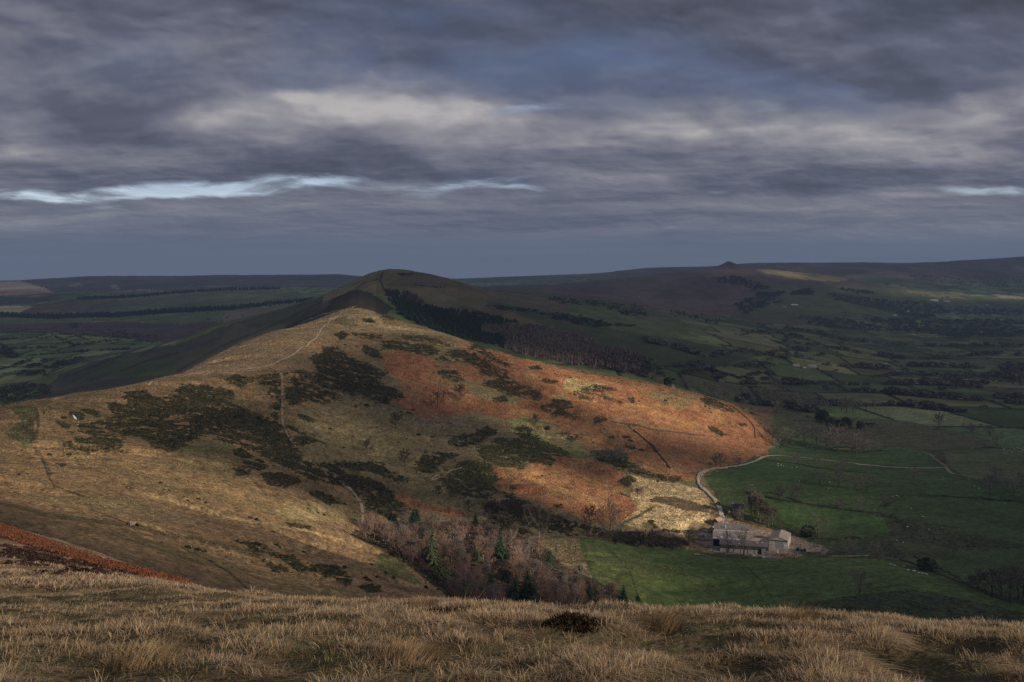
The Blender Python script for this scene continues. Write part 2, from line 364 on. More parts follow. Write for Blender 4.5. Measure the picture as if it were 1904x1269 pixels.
P2(ZM("270,380 300,270 420,258 600,290 740,330 600,400 440,430 330,390"), (.33,.28,.13), .9)
P2(ZM("180,440 300,420 330,470 400,540 280,560 120,470"), (.24,.19,.09), .8)
P2(ZM("1200,385 1500,400 1790,455 1700,560 1560,640 1380,530 1250,470"), (.15,.125,.058), .75)
P2(ZC("1000,960 1100,930 1160,990 1250,1060 1330,1100 1450,1130 1490,1160 1400,1160 1280,1100 1150,1090 1060,1030"), (.20,.19,.075), .9)
P2(ZC("700,930 870,900 880,950 800,1000 700,990 620,1010 480,960 540,950"), (.19,.155,.085), .8)
P2(ZC("1290,1150 1350,1100 1440,1130 1470,1165 1400,1165"), (.105,.13,.042), .8)
P2(ZC("590,760 640,740 800,740 760,780"), (.15,.12,.06), .4)
P2(ZC("1040,530 1270,600 1400,660 1280,640 1100,590"), (.22,.17,.085), .6, 3)
# ridge top grass: paler
P2(LH("0,530 470,380 600,390 760,540 1200,590 1700,740 1500,720 1200,640 900,620 460,600 250,620 130,660 0,760"), (.235,.180,.095), .85)
P2(LH("290,500 460,470 500,560 380,560"), (.12,.11,.055), .7)
P2(PH("309,702 370,676 437,644 504,622 571,599 600,590 585,625 530,665 498,688 400,697"), (.250,.178,.100), .9)
# straw bank by the lane
k = P2(ZN("1190,370 1350,400 1540,440 1760,480 1850,520 1910,570 1910,760 1850,790 1740,780 1700,900 1600,850 1480,830 1380,760 1350,830 1150,790 1300,660 1230,570 1250,470"), PALE)
v = fbm(wx[k] / 4, wy[k] / 8, 3, 4)[:, None]; rgb[k] = PALE * (.55 + .9 * v); tex[k] = 1.7
P2(ZN("1380,590 1460,560 1600,560 1904,640 1904,700 1700,680 1520,620"), (.095,.068,.042), .9, 3)
P2(ZN("1150,790 1260,730 1420,640 1450,640 1300,740 1190,790"), (.085,.092,.038), .9, 2)
P2(ZN("1200,840 1500,850 1700,910 1740,960 1600,1010 1300,980 1080,930 900,890"), (.085,.060,.042), .85, 5)
k = P2(ZN("490,910 740,920 800,960 830,1040 900,1150 990,1260 600,1300 540,1000"), (.24,.185,.095)); tex[k] = 1.6
# green fields round the farm
k = paint(PH("1345,870 1440,838 1460,815 1560,836 1740,836 2100,836 2100,1200 1000,1200 1110,1100 1075,1003 1290,1022 1330,1030 1345,1000 1500,1000 1500,992 1440,985 1390,970 1352,966 1338,942 1328,920 1310,890"), (.060, .078, .030), 450, 1900, 4, 1, .6)
rgb[k] *= (.7 + .6 * n2[k, None])
GF = [ZF("330,290 390,255 540,245 660,228 830,172 905,135 1000,135 1900,235 1904,620 1540,600 1150,545 800,470 560,450 420,440 330,330"),
      ZF("860,95 1050,10 1300,70 1600,120 1904,110 1904,215 1500,178 1000,122"),
      PH("1460,815 1540,835 1640,838 1730,838 1745,868 1640,866 1500,850 1445,842"),
      PH("1755,840 1920,832 1920,900 1800,890 1760,865"),
      PH("1600,868 1750,872 1800,892 1904,900 2100,900 2100,1010 1860,1010 1800,985 1670,960 1640,955 1620,905"),
      PH("1400,920 1480,935 1620,952 1660,965 1655,995 1600,1000 1490,985 1440,960"),
      PH("1075,1002 1130,1003 1200,1015 1290,1022 1330,1036 1430,1042 1540,1036 1640,1042 1700,1062 1790,1092 1850,1112 1910,1130 1910,1150 1000,1150 1115,1105 1090,1050"),
      PH("1740,1050 1790,1020 2100,1020 2100,1110 1900,1110 1800,1085"),
      PH("1660,965 1780,985 1800,1020 1740,1050 1690,1050 1560,1010 1530,1000 1650,998"),
      PH("1640,1140 1700,1125 1740,1130 1720,1150 1660,1155")]
gcol = [(.046,.070,.025), (.044,.068,.025), (.046,.070,.026), (.072,.086,.035), (.044,.064,.025), (.046,.074,.023), (.056,.080,.026), (.042,.060,.024), (.050,.060,.028), (.046,.072,.023)]
for g, c in zip(GF, gcol):
    k = paint(g, c, 450, 1900, 3, 1, .45)
    rgb[k] *= 1.38 * (.72 + .36 * n1[k, None] + .2 * n2[k, None])
paint(PH("1080,1002 1180,1012 1220,1060 1200,1120 1120,1110 1095,1050"), (.115,.130,.045), 450, 1900, 30, .5, .6)
for s in ("1120,1010 1170,1060 1190,1120", "1340,1020 1400,1075 1420,1120", "1350,1020 1415,1080 1440,1120"):
    stroke(PH(s), 1.6, (.03,.05,.018), 450, 1500, .7)
# scrubby strip, stream sides
for s in ("1640,955 1680,960 1720,985 1800,990 1880,1010 1904,1020 1780,1025 1700,1010 1660,1000", "1480,1125 1600,1105 1700,1098 1780,1110 1904,1140 1904,1175 1480,1140",
          "1500,1000 1650,998 1690,1040 1540,1032 1500,1025"):
    k = paint(PH(s), (.056,.062,.034), 450, 1900, 6, .75, 1.2)
# the farmyard
paint(ZF("430,720 500,690 570,740 740,760 900,800 1100,830 1250,900 1240,960 1100,1030 950,1045 700,1012 400,985 230,860 330,790"), (.27,.215,.175), 700, 1200, 3)
paint(ZF("1220,890 1330,910 1430,960 1400,1010 1250,1005 1100,1040 1100,980"), (.20,.165,.125), 700, 1200, 5, .85)
paint(ZF("870,790 1100,830 1230,900 1230,940 1080,940 1060,830 880,800"), (.20,.14,.11), 700, 1200, 3)
paint(ZF("730,785 880,815 890,900 740,900"), (.24,.19,.15), 700, 1200, 2)
# ---- left-hand slope
paint(NL("100,470 360,440 410,560 380,640 420,800 300,900 200,860 80,760 230,600"), (.085,.088,.040), 550, 900, 8, .85)
paint(NL("200,620 400,600 380,760 280,760"), (.075,.058,.038), 550, 900, 8, .8)
stroke(NL("395,480 425,600 415,720 340,860 430,980 520,1110 565,1200"), 4, (.060,.055,.030), 450, 900, .8)
stroke(BL("235,-10 270,80 300,130 400,165 490,200 498,235"), 2.2, (.05,.04,.024), 300, 900, .9)
stroke(BL("0,225 130,255 260,290 420,312 600,335 740,350 900,395 1100,430 1300,480 1440,520"), 6, (.055,.058,.028), 300, 900, .6)
stroke(BL("500,260 640,312 740,352"), 2, (.085,.062,.04), 300, 900, .8)
stroke(BL("1000,470 1150,540 1270,610 1360,690"), 2.2, (.07,.06,.03), 300, 900, .8)
stroke(BL("700,170 900,200 1200,290 1400,330 1700,380 1904,430"), 3, (.40,.31,.15), 300, 1000, .55)
paint(BL("1600,200 1904,240 1904,330 1700,330 1500,270"), (.30,.235,.11), 400, 1000, 8, .6)
paint(BL("100,190 620,180 900,260 1250,330 1100,340 800,320 420,240"), (.215,.170,.085), 300, 900, 8, .6)
paint(ZW("200,390 350,430 480,560 560,640 400,600 250,560 150,470"), (.085,.10,.036), 400, 900, 4, .8)
paint(ZL("930,1120 1080,1060 1250,1080 1330,1110 1240,1150 1050,1150"), (.105,.112,.046), 500, 1000, 6, .7)
stroke(ZC("0,530 100,525 300,500 440,460"), 1.6, (.20,.145,.085), 900, 1700, .8)
# bare trod through the gorse
stroke(ZL("1490,660 1520,680 1560,705 1560,800 1558,930 1572,1000 1620,1080 1645,1115"), 2.4, (.20,.125,.075), 800, 1400)
# dark floor under gorse and woods is painted when those are planted
# near-left shoulder: bracken strip and heather
k = np.nonzero((dy_ > 20) & (dy_ < 190) & (px_ < 700) & (py_ > 960))[0]
rgb[k] = np.array((.27, .185, .105)) * (.55 + .8 * fbm(wx[k] / 2.2, wy[k] / 3.5, 4, 3)[:, None])
k = paint(BL("-200,280 0,345 100,375 250,430 450,505 650,560 850,610 990,645 1060,672 880,645 720,620 600,600 500,565 380,525 200,475 60,430 0,412 -200,350"), (.20,.050,.026), 60, 200, 1.5, 1, 1.4)
k = np.nonzero((dy_ > 36) & (dy_ < 130) & (px_ < 420))[0]
k = np.nonzero((dy_ > 330) & (dy_ < 1900))[0]
g1 = fbm(wx[k] / 3.2, wy[k] / 4.5, 3, 5); g2 = fbm((wx[k] * .9 + wy[k] * .45) / 26, (wy[k] * .9 - wx[k] * .45) / 7, 4, 8)
rgb[k] *= 1.18 * ((.55 + .9 * g1) * (.72 + .56 * g2))[:, None]
band = np.abs((wz[k] / 5.2 + 2.2 * fbm(wx[k] / 70, wy[k] / 70, 3, 3)) % 1 - .5)
rgb[k] *= (1 - .28 * sstep(.09, .03, band) * sstep(.46, .6, fbm(wx[k] / 55, wy[k] / 55, 3, 12)) * (wz[k] > 285))[:, None]
_ns = np.zeros(0)
# ------------------------------------------------------------------ helpers for building objects
def tag(o, label=None, cat=None, group=None, kind=None):
    if label: o['label'] = label
    if cat: o['category'] = cat
    if group: o['group'] = group
    if kind: o['kind'] = kind
    return o
def empty(name, loc, rz=0.0):
    o = bpy.data.objects.new(name, None); o.location = loc; o.rotation_euler = (0, 0, rz); COL.objects.link(o); return o
def np_mesh(name, V, Fq, mats=None, attrs=None, smooth=False, fmat=None):
    """V (n,3), Fq (m,k) index array with k = 3 or 4"""
    V = np.asarray(V, np.float32); Fq = np.asarray(Fq, np.int32)
    me = bpy.data.meshes.new(name)
    m, k = Fq.shape
    me.vertices.add(len(V)); me.vertices.foreach_set('co', V.ravel())
    me.loops.add(m * k); me.loops.foreach_set('vertex_index', Fq.ravel())
    me.polygons.add(m); me.polygons.foreach_set('loop_start', np.arange(0, m * k, k, dtype=np.int32))
    try: me.polygons.foreach_set('loop_total', np.full(m, k, np.int32))
    except Exception: pass
    if fmat is not None: me.polygons.foreach_set('material_index', np.asarray(fmat, np.int32))
    me.polygons.foreach_set('use_smooth', np.full(m, bool(smooth)))
    if attrs:
        for an, (dom, typ, arr) in attrs.items():
            a = me.attributes.new(an, typ, dom)
            a.data.foreach_set('color' if typ == 'FLOAT_COLOR' else 'value', np.asarray(arr, np.float32).ravel())
    me.update(calc_edges=True)
    for mt in (mats or []): me.materials.append(mt)
    return me
def link(name, me, parent=None, loc=(0, 0, 0), rz=0.0, sc=None):
    o = bpy.data.objects.new(name, me); o.location = loc; o.rotation_euler = (0, 0, rz)
    if sc is not None: o.scale = sc
    COL.objects.link(o)
    if parent: o.parent = parent
    return o
def nt(name):
    m = bpy.data.materials.new(name); m.use_nodes = True
    t = m.node_tree
    for n in list(t.nodes):
        if n.type != 'OUTPUT_MATERIAL' and n.type != 'BSDF_PRINCIPLED': t.nodes.remove(n)
    return m, t, t.nodes['Principled BSDF'], t.nodes['Material Output']
def simple(name, col, rough=.85, var=.35, scale=3.0, spec=.2, metal=0.0, bump=0.0, per_object=0.0):
    """a colour broken up by two scales of noise in object space, a little different on every copy"""
    m, t, b, out = nt(name)
    tc = t.nodes.new('ShaderNodeTexCoord')
    n = t.nodes.new('ShaderNodeTexNoise'); n.inputs['Scale'].default_value = scale; n.inputs['Detail'].default_value = 5
    t.links.new(tc.outputs['Object'], n.inputs['Vector'])
    mr = t.nodes.new('ShaderNodeMapRange'); mr.inputs['From Min'].default_value = .3; mr.inputs['From Max'].default_value = .7
    mr.inputs['To Min'].default_value = 1 - var; mr.inputs['To Max'].default_value = 1 + var
    t.links.new(n.outputs['Fac'], mr.inputs['Value'])
    mx = t.nodes.new('ShaderNodeVectorMath'); mx.operation = 'SCALE'; mx.inputs[0].default_value = col
    val = mr.outputs['Result']
    if per_object:
        oi = t.nodes.new('ShaderNodeObjectInfo'); r2 = t.nodes.new('ShaderNodeMapRange')
        r2.inputs['To Min'].default_value = 1 - per_object; r2.inputs['To Max'].default_value = 1 + per_object
        t.links.new(oi.outputs['Random'], r2.inputs['Value'])
        mu = t.nodes.new('ShaderNodeMath'); mu.operation = 'MULTIPLY'
        t.links.new(val, mu.inputs[0]); t.links.new(r2.outputs['Result'], mu.inputs[1]); val = mu.outputs[0]
    t.links.new(val, mx.inputs['Scale'])
    t.links.new(mx.outputs['Vector'], b.inputs['Base Color'])
    b.inputs['Roughness'].default_value = rough; b.inputs['Specular IOR Level'].default_value = spec; b.inputs['Metallic'].default_value = metal
    if bump:
        bp = t.nodes.new('ShaderNodeBump'); bp.inputs['Strength'].default_value = bump; bp.inputs['Distance'].default_value = .05
        t.links.new(n.outputs['Fac'], bp.inputs['Height']); t.links.new(bp.outputs['Normal'], b.inputs['Normal'])
    return m
def tinted(name, rough=.9, spec=.1, trans=0.0):
    """colour from the 'tint' attribute, e.g. blade by blade"""
    m, t, b, out = nt(name)
    a = t.nodes.new('ShaderNodeAttribute'); a.attribute_name = 'tint'
    t.links.new(a.outputs['Color'], b.inputs['Base Color'])
    b.inputs['Roughness'].default_value = rough; b.inputs['Specular IOR Level'].default_value = spec
    if trans:
        tr = t.nodes.new('ShaderNodeBsdfTranslucent'); ms = t.nodes.new('ShaderNodeMixShader'); ms.inputs[0].default_value = trans
        t.links.new(a.outputs['Color'], tr.inputs['Color']); t.links.new(b.outputs[0], ms.inputs[1]); t.links.new(tr.outputs[0], ms.inputs[2])
        t.links.new(ms.outputs[0], out.inputs['Surface'])
    return m
M_LEAF = tinted('scrub_leaf'); M_GRASS = tinted('dry_grass', trans=.3)

# ------------------------------------------------------------------ gorse: outlines of the thickets
GORSE = [ZL(s) for s in (
 "690,810 740,795 800,800 870,830 960,815 980,770 1080,755 1180,775 1280,790 1290,830 1240,850 1330,890 1440,930 1560,990 1600,1050 1680,1140 1670,1200 1790,1240 1780,1255 1640,1235 1560,1210 1450,1165 1380,1110 1280,1085 1210,1070 1110,1045 1060,1060 1000,1110 930,1140 860,1110 800,1060 700,1040 620,1020 520,970 530,940 600,950 640,930 600,870 640,860 690,880 680,830",
 "420,985 500,975 600,1030 690,1085 640,1100 700,1140 640,1130 540,1130 480,1145 420,1120 320,1085 330,1065 400,1085 420,1040 470,1060 520,1050 440,1015",
 "385,905 450,915 485,945 440,955 385,930", "440,895 500,895 555,910 540,935 480,920", "310,960 350,965 395,995 370,1005 320,980", "360,1010 415,1020 400,1030",
 "1250,740 1290,700 1350,715 1420,745 1350,760 1350,790 1310,765 1290,755",
 "1410,710 1480,700 1540,690 1555,730 1550,800 1550,900 1550,960 1500,930 1500,870 1545,860 1460,810 1500,790 1440,755",
 "1572,700 1640,680 1680,690 1760,730 1740,780 1850,800 1860,850 1790,870 1690,850 1630,880 1572,840 1580,780 1640,770",
 "1640,920 1700,930 1745,960 1720,970 1660,950", "1580,975 1640,1000 1700,1040 1780,1080 1810,1100 1740,1080 1670,1100 1630,1060 1595,1010",
 "1290,1120 1340,1115 1410,1160 1350,1170 1290,1150", "1330,1190 1400,1175 1500,1210 1430,1235 1370,1210", "1290,1225 1370,1240 1330,1250")]
GORSE += [PH("578,664 602,655 610,643 634,648 644,662 667,675 694,682 714,689 719,699 701,709 711,719 735,719 746,729 745,742 721,751 691,746 660,736 630,726 600,722 585,712 590,690")]
GORSE += [ZC(s) for s in (
 "330,510 400,520 480,540 560,540 640,560 630,600 560,605 470,580 400,570 340,560", "440,490 540,490 640,510 710,545 650,545 560,520 460,510",
 "230,540 310,570 330,620 270,610 215,570", "690,570 780,565 860,600 920,640 1020,690 1040,740 1130,770 1220,820 1210,840 1120,840 1020,810 960,780 880,770 900,740 960,730 880,690 840,650 760,630 660,630 630,610 680,600",
 "160,470 250,480 340,500 250,505 180,490", "650,680 720,680 790,740 740,745 680,725 640,705", "840,530 930,560 900,570 1040,650 1045,670 960,640 880,610 890,590 800,560",
 "935,830 1010,820 1040,850 960,860", "1195,870 1290,860 1330,900 1440,940 1440,955 1300,930 1210,895", "1270,840 1370,850 1390,890 1310,900 1270,860",
 "1350,810 1420,800 1470,820 1500,850 1400,835", "1450,770 1520,765 1590,770 1610,795 1540,800 1560,820 1650,860 1600,850 1500,820 1420,790", "1220,720 1310,740 1280,760 1215,740", "1140,660 1200,655 1215,680 1150,675",
 "695,1075 750,1040 830,1030 900,990 970,1025 950,1045 880,1060 860,1090 760,1110 710,1095", "560,1130 650,1130 720,1140 770,1150 700,1170 640,1210 640,1250 500,1250 520,1200",
 "1060,1000 1130,990 1170,1030 1210,1060 1150,1070 1070,1040", "1490,1125 1560,1120 1650,1160 1680,1180 1770,1250 1620,1220 1520,1170", "1290,1030 1400,1040 1450,1050 1380,1070",
 "40,1190 130,1190 220,1240 100,1250", "190,1190 290,1190 390,1250 270,1250", "220,400 260,395 300,420 240,415", "300,355 420,380 440,400 340,390", "60,480 110,465 150,485 100,515", "0,545 60,550 60,620 0,640")]
GORSE += [BC(s) for s in (
 "0,60 120,60 250,90 360,130 420,190 400,200 440,240 540,280 400,300 250,280 235,230 185,175 110,130 0,110", "110,0 330,0 370,50 480,100 400,110 280,60 150,40",
 "0,560 60,570 110,610 170,660 140,680 50,650 0,640", "200,690 270,675 340,720 260,725", "880,320 1000,330 1140,380 1160,410 1050,390 900,345", "1000,170 1080,190 1200,250 1330,310 1420,350 1340,390 1260,370 1180,370 1050,310")]
GORSE += [BL(s) for s in (
 "1350,440 1440,450 1530,500 1640,540 1700,590 1780,560 1850,570 1904,610 1904,650 1800,640 1720,620 1640,590 1570,545 1460,500 1400,495", "1440,530 1540,560 1620,600 1580,612 1500,585",
 "1535,325 1640,340 1740,365 1700,372 1600,345", "1455,60 1560,50 1660,95 1640,125 1580,145 1500,130 1450,100", "1290,35 1390,40 1380,70 1310,75", "1700,160 1790,170 1904,210 1904,240 1800,230 1720,185",
 "1560,0 1904,0 1904,130 1800,110 1700,90 1600,40", "0,0 0,1 1,1")]
GORSE += [ZM(s) for s in ("925,900 1000,895 1045,925 960,925", "990,935 1060,945 1050,965 1000,955", "960,1000 1040,1005 1090,1040 1040,1050 980,1025", "1100,1045 1170,1045 1160,1065 1110,1060", "770,905 830,890 840,925 790,930",
 "980,475 1050,480 1080,530 1040,545 990,500", "770,455 850,490 940,530 930,550 830,500", "1780,470 1904,490 1904,560 1860,545 1800,510", "600,700 680,670 780,705 770,730 640,760")]
GORSE += [ZR(s) for s in ("270,755 340,760 440,810 440,830 380,820 300,785", "310,900 350,905 410,945 380,950 330,925", "460,885 500,885 510,900 480,900")]
GORSE += [ZN(s) for s in ("900,180 1000,165 1100,180 1200,210 1210,280 1100,290 960,230", "1200,250 1330,340 1500,370 1640,400 1640,440 1500,420 1350,370 1240,320", "1180,395 1250,390 1290,420 1200,480 1120,440", "200,480 270,470 290,500 230,510", "585,625 650,625 660,655 610,655",
 "1380,760 1420,760 1470,820 1430,830", "1480,835 1660,850 1650,870 1500,850")]
OLIVEG = [ZC(s) for s in ("880,1110 960,1060 1040,1060 1140,1090 1230,1130 1290,1180 1280,1215 1160,1190 1100,1230 1000,1210 900,1180 860,1140", "1050,1060 1180,1050 1300,1100 1400,1160 1300,1150 1150,1110", "770,1180 900,1190 930,1250 700,1250")]
OLIVEG += [BC("640,90 760,60 930,30 980,90 940,120 1000,170 880,200 800,190 700,150")]
for ln, w in ((ZM("800,738 980,770 1280,832 1340,845 1430,850 1530,860 1840,900"), 1.3), (ZM("1005,795 1150,910 1240,990 1330,1080 1460,1250"), 1.1), (ZN("1250,0 1400,110 1480,210 1570,325"), 1.1), (PH("1360,755 1385,775 1403,795 1404,815"), .9)):
    stroke(ln, w, (.040, .030, .020), 700, 1900, .9)
def gapnoise(x, y):
    u = x * .9 + y * .45; v = -x * .45 + y * .9
    return .65 * fbm(u / 17, v / 7, 4, 9) + .35 * fbm(x / 3.2, y / 3.2, 2, 4)
gtint = []
gpts = []
cand_n = 330000
cx_ = R.uniform(-520, 520, cand_n * 2); cy_ = R.uniform(340, 1900, cand_n * 2)
cz_ = height(cx_, cy_)
cpx = CX + cx_ / cy_ * F; cpy = HY + (EYE - cz_) / cy_ * F
wob1 = (fbm(cx_ / 11, cy_ / 11, 3, 1) - .5); wob2 = (fbm(cx_ / 11, cy_ / 11, 3, 6) - .5); gap = gapnoise(cx_, cy_)
taken = np.zeros(len(cx_), bool); rnd_ = R.random(len(cx_))
for plist, kind in ((GORSE, 0), (OLIVEG, 1)):
    for pl in plist:
        lo = pl.min(0) - 30; hi = pl.max(0) + 30
        c = np.nonzero((cpx > lo[0]) & (cpx < hi[0]) & (cpy > lo[1]) & (cpy < hi[1]) & ~taken)[0]
        if len(c) == 0: continue
        small = (hi - lo).max() < 104
        w = 7 if small else 24
        far_out = inside(pl, cpx[c] + wob2[c] * 70, cpy[c] + wob1[c] * 26) & (gap[c] > .56) & (rnd_[c] < .30) & (not small)
        mm = inside(pl, cpx[c] + wob1[c] * w, cpy[c] + wob2[c] * w * .5) & (gap[c] > (.28 if small else .39))
        c = c[mm | far_out]; taken[c] = True
        gpts.append(np.c_[cx_[c], cy_[c], cz_[c], np.full(len(c), kind)])
gpts = np.concatenate(gpts)
GBASE = 0
# darken the ground below
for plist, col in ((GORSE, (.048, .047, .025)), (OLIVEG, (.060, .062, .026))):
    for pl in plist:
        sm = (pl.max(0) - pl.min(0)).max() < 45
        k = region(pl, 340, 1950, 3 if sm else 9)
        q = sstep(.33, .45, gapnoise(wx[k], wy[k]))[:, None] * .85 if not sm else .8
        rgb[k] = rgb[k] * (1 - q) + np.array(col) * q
def bush_proto(seed, n=26, flat=.75):
    """a mound of leafy facets: unit radius, sits on z=0"""
    r = np.random.default_rng(seed)
    V = []; Fc = []
    for i in range(n):
        th = r.uniform(0, 2 * math.pi); ph = math.asin(r.uniform(-.05, 1)) 
        rad = r.uniform(.72, 1.02)
        d = np.array([math.cos(th) * math.cos(ph), math.sin(th) * math.cos(ph), math.sin(ph) * flat]) * rad
        nrm = d / np.linalg.norm(d) + r.normal(0, .35, 3); nrm /= np.linalg.norm(nrm)
        t = np.cross(nrm, [.3, .5, .8]); t /= np.linalg.norm(t); b = np.cross(nrm, t)
        s = r.uniform(.22, .42)
        k = len(V)
        a0 = r.uniform(0, 6.28)
        for j in range(4):
            a = a0 + j * math.pi / 2; q = s * r.uniform(.7, 1.2)
            V.append(d + (t * math.cos(a) + b * math.sin(a)) * q + nrm * r.uniform(-.08, .1))
        Fc.append([k, k + 1, k + 2, k + 3])
    return np.array(V), np.array(Fc)
PROTO = [bush_proto(s) for s in range(6)]
def scatter_mesh(protos, pos, rad, hgt, tint, rng, var=.35):
    """many copies of small protos as one mesh with a colour per face corner point"""
    Vs = []; Fs = []; Cs = []; off = 0
    which = rng.integers(0, len(protos), len(pos))
    ang = rng.uniform(0, 2 * math.pi, len(pos))
    for p in range(len(protos)):
        k = np.nonzero(which == p)[0]
        if len(k) == 0: continue
        V, Fc = protos[p]
        ca = np.cos(ang[k])[:, None]; sa = np.sin(ang[k])[:, None]
        X = (V[None, :, 0] * ca - V[None, :, 1] * sa) * rad[k, None]; Y = (V[None, :, 0] * sa + V[None, :, 1] * ca) * rad[k, None]
        Z = V[None, :, 2] * hgt[k, None]
        P = np.stack([X + pos[k, 0][:, None], Y + pos[k, 1][:, None], Z + pos[k, 2][:, None]], -1)
        fv = 1 + var * (rng.random((len(k), Fc.shape[0])) - .5) * 2
        col = tint[k][:, None, :] * fv[:, :, None]
        C = np.repeat(col, Fc.shape[1], axis=1) if len(V) == Fc.size else np.repeat(tint[k][:, None, :], len(V), axis=1)
        n = len(V)
        Fs.append((Fc[None] + (np.arange(len(k)) * n)[:, None, None] + off).reshape(-1, Fc.shape[1]))
        Vs.append(P.reshape(-1, 3)); Cs.append(C.reshape(-1, 3)); off += len(k) * n
    V = np.concatenate(Vs); Fq = np.concatenate(Fs); C = np.concatenate(Cs)
    return V, Fq, np.c_[C, np.ones(len(C))]
nb = len(gpts)
rad = .45 + 1.4 * R.random(nb) ** 2.5; hg = rad * R.uniform(.4, .85, nb)
tone = R.random(nb)[:, None]
tt = np.where(gpts[:, 3:4] < .5, np.array([[.054, .055, .027]]) * (.45 + 1.2 * tone), np.array([[.088, .088, .040]]) * (.5 + 1.0 * tone))
brown = (R.random(nb) < .16)[:, None]
tt = np.where(brown, np.array([[.115, .088, .050]]) * (.6 + .8 * tone), tt)
V, Fq, C = scatter_mesh(PROTO, gpts[:, :3], rad, hg, tt, R)
print('gorse bushes', nb, len(Fq))
tag(link('gorse_scrub', np_mesh('gorse_scrub', V, Fq, [M_LEAF], {'tint': ('POINT', 'FLOAT_COLOR', C)})), 'dark green gorse thickets spread over the grassy ridge slope', 'gorse', None, 'stuff')
# ---- dead bracken fronds and rough tufts: they give the open slopes their grain
free = ~taken & (cy_ > 450)
inb = np.zeros(len(cx_), bool)
for b in BR:
    c = np.nonzero(free & (cpx > b[:, 0].min() - 8) & (cpx < b[:, 0].max() + 8) & (cpy > b[:, 1].min() - 8) & (cpy < b[:, 1].max() + 8))[0]
    inb[c] |= inside(b, cpx[c] + wob1[c] * 18, cpy[c] + wob2[c] * 9)
clump = fbm(cx_ / 5, cy_ / 5, 3, 2)
k = np.nonzero(inb & (clump > .44))[0]
hb = R.uniform(.45, 1.15, len(k)); v = .45 + 1.0 * clump[k, None] + R.uniform(-.12, .12, (len(k), 1))
tc = np.where(R.random((len(k), 1)) < .27, np.array([[.50, .33, .165]]), np.array([[.44, .215, .110]])) * v
V, Fq, C = scatter_mesh([bush_proto(40 + s_, 9, .45) for s_ in range(5)], np.c_[cx_[k], cy_[k], cz_[k]], hb, hb * .8, tc, R, .2)
print('fronds', len(k))
tag(link('dead_bracken', np_mesh('dead_bracken', V, Fq, [M_LEAF], {'tint': ('POINT', 'FLOAT_COLOR', C)})), 'rust orange dead bracken covering the right hand slopes', 'bracken', None, 'stuff')
k = np.nonzero(free & ~inb & (clump > .52) & (cpx < 1330) & (cpy < 1100) & (cz_ > 285) & (R.random(len(cx_)) < .5))[0]
hb = R.uniform(.25, .8, len(k)); u_ = R.random((len(k), 1))
tc = np.where(u_ < .5, np.array([[.42, .29, .155]]), np.where(u_ < .85, np.array([[.26, .19, .095]]), np.array([[.11, .095, .045]]))) * R.uniform(.6, 1.3, (len(k), 1))
V, Fq, C = scatter_mesh([bush_proto(60 + s_, 7, .6) for s_ in range(5)], np.c_[cx_[k], cy_[k], cz_[k]], hb, hb * .8, tc, R, .3)
print('tufts', len(k))
tag(link('rough_grass', np_mesh('rough_grass', V, Fq, [M_LEAF], {'tint': ('POINT', 'FLOAT_COLOR', C)})), 'tufts of rough winter grass over the ridge slopes', 'grass', None, 'stuff')
# ---- single bushes standing clear of the thickets
def bush_mesh(name, seed, n=150, col=(.040, .042, .020), flat=.8):
    V, Fc = bush_proto(seed, n, flat)
    V = V * 1.0
    r = np.random.default_rng(seed + 99)
    # break up: three overlapping mounds
    out = []; fo = []; co = []
    for q in range(3):
        d = np.array([r.uniform(-.5, .5), r.uniform(-.5, .5), 0]); s = r.uniform(.55, .8)
        fo.append(Fc + len(V) * q); out.append(V * s + d)
        t = .6 + .8 * r.random((len(Fc), 1)); co.append(np.repeat(np.array([col]) * t, 4, axis=0))
    C = np.concatenate(co)
    return np_mesh(name, np.concatenate(out), np.concatenate(fo), [M_LEAF], {'tint': ('POINT', 'FLOAT_COLOR', np.c_[C, np.ones(len(C))])})
BM = [bush_mesh('bush', 300 + i, 60) for i in range(4)]
BMB = [bush_mesh('bush', 320 + i, 60, (.062, .048, .030)) for i in range(2)]
def bushes(f, spots, label, group, ymin=330, meshes=None, nm='gorse_bush', cat='bush'):
    for i, s in enumerate(spots.split()):
        x, y, w = [float(v) for v in s.split(',')]
        px = f.c[0] + x / f.s; py = f.c[1] + y / f.s
        g = ground(px, py, ymin)
        r = max(.8, w / f.s / F * g.y * .75)
        ms = meshes or BM
        o = link(nm, ms[i % len(ms)], None, (g.x, g.y, g.z - .15), random.uniform(0, 6.3), (r, r * .8, min(r, 1.9) * random.uniform(.8, 1.05)))
        tag(o, label, cat, group)
for f, c in ((PH, (0, 0)), (ZL, (0, 460)), (ZC, (600, 460)), (ZR, (1200, 460)), (ZF, (1240, 820)), (ZM, (1000, 660)), (ZN, (900, 800)), (ZB, (1500, 780)), (BC, (600, 860)), (BL, (0, 860)), (NL, (0, 680)), (ED, (0, 500)), (LH, (560, 490)), (ZW, (660, 940)), (FZ, (1264, 940))):
    f.c = c
bushes(NL, "240,940,24 355,1025,34 540,985,50 605,1040,26 630,1090,34 690,1122,36 205,1210,40 300,1200,36 585,712,22 750,985,50 835,1022,30 855,968,30 950,1012,18 515,930,28 1300,993,14 1410,1000,18 710,575,50",
       'dark gorse bush beside the worn track on the left slope', 'gorse bushes by the left track')
bushes(BL, "36,116,14 330,18,40 886,115,26 935,156,18 1015,190,14 1042,215,20 1095,205,22 1130,225,24 1380,308,28 1415,318,24 1125,40,14 1240,45,10 1130,120,14 1040,475,40 1085,488,44 1125,495,30",
       'dark gorse bush standing alone in the straw grass below the thickets', 'lone gorse bushes on the lower left slope')
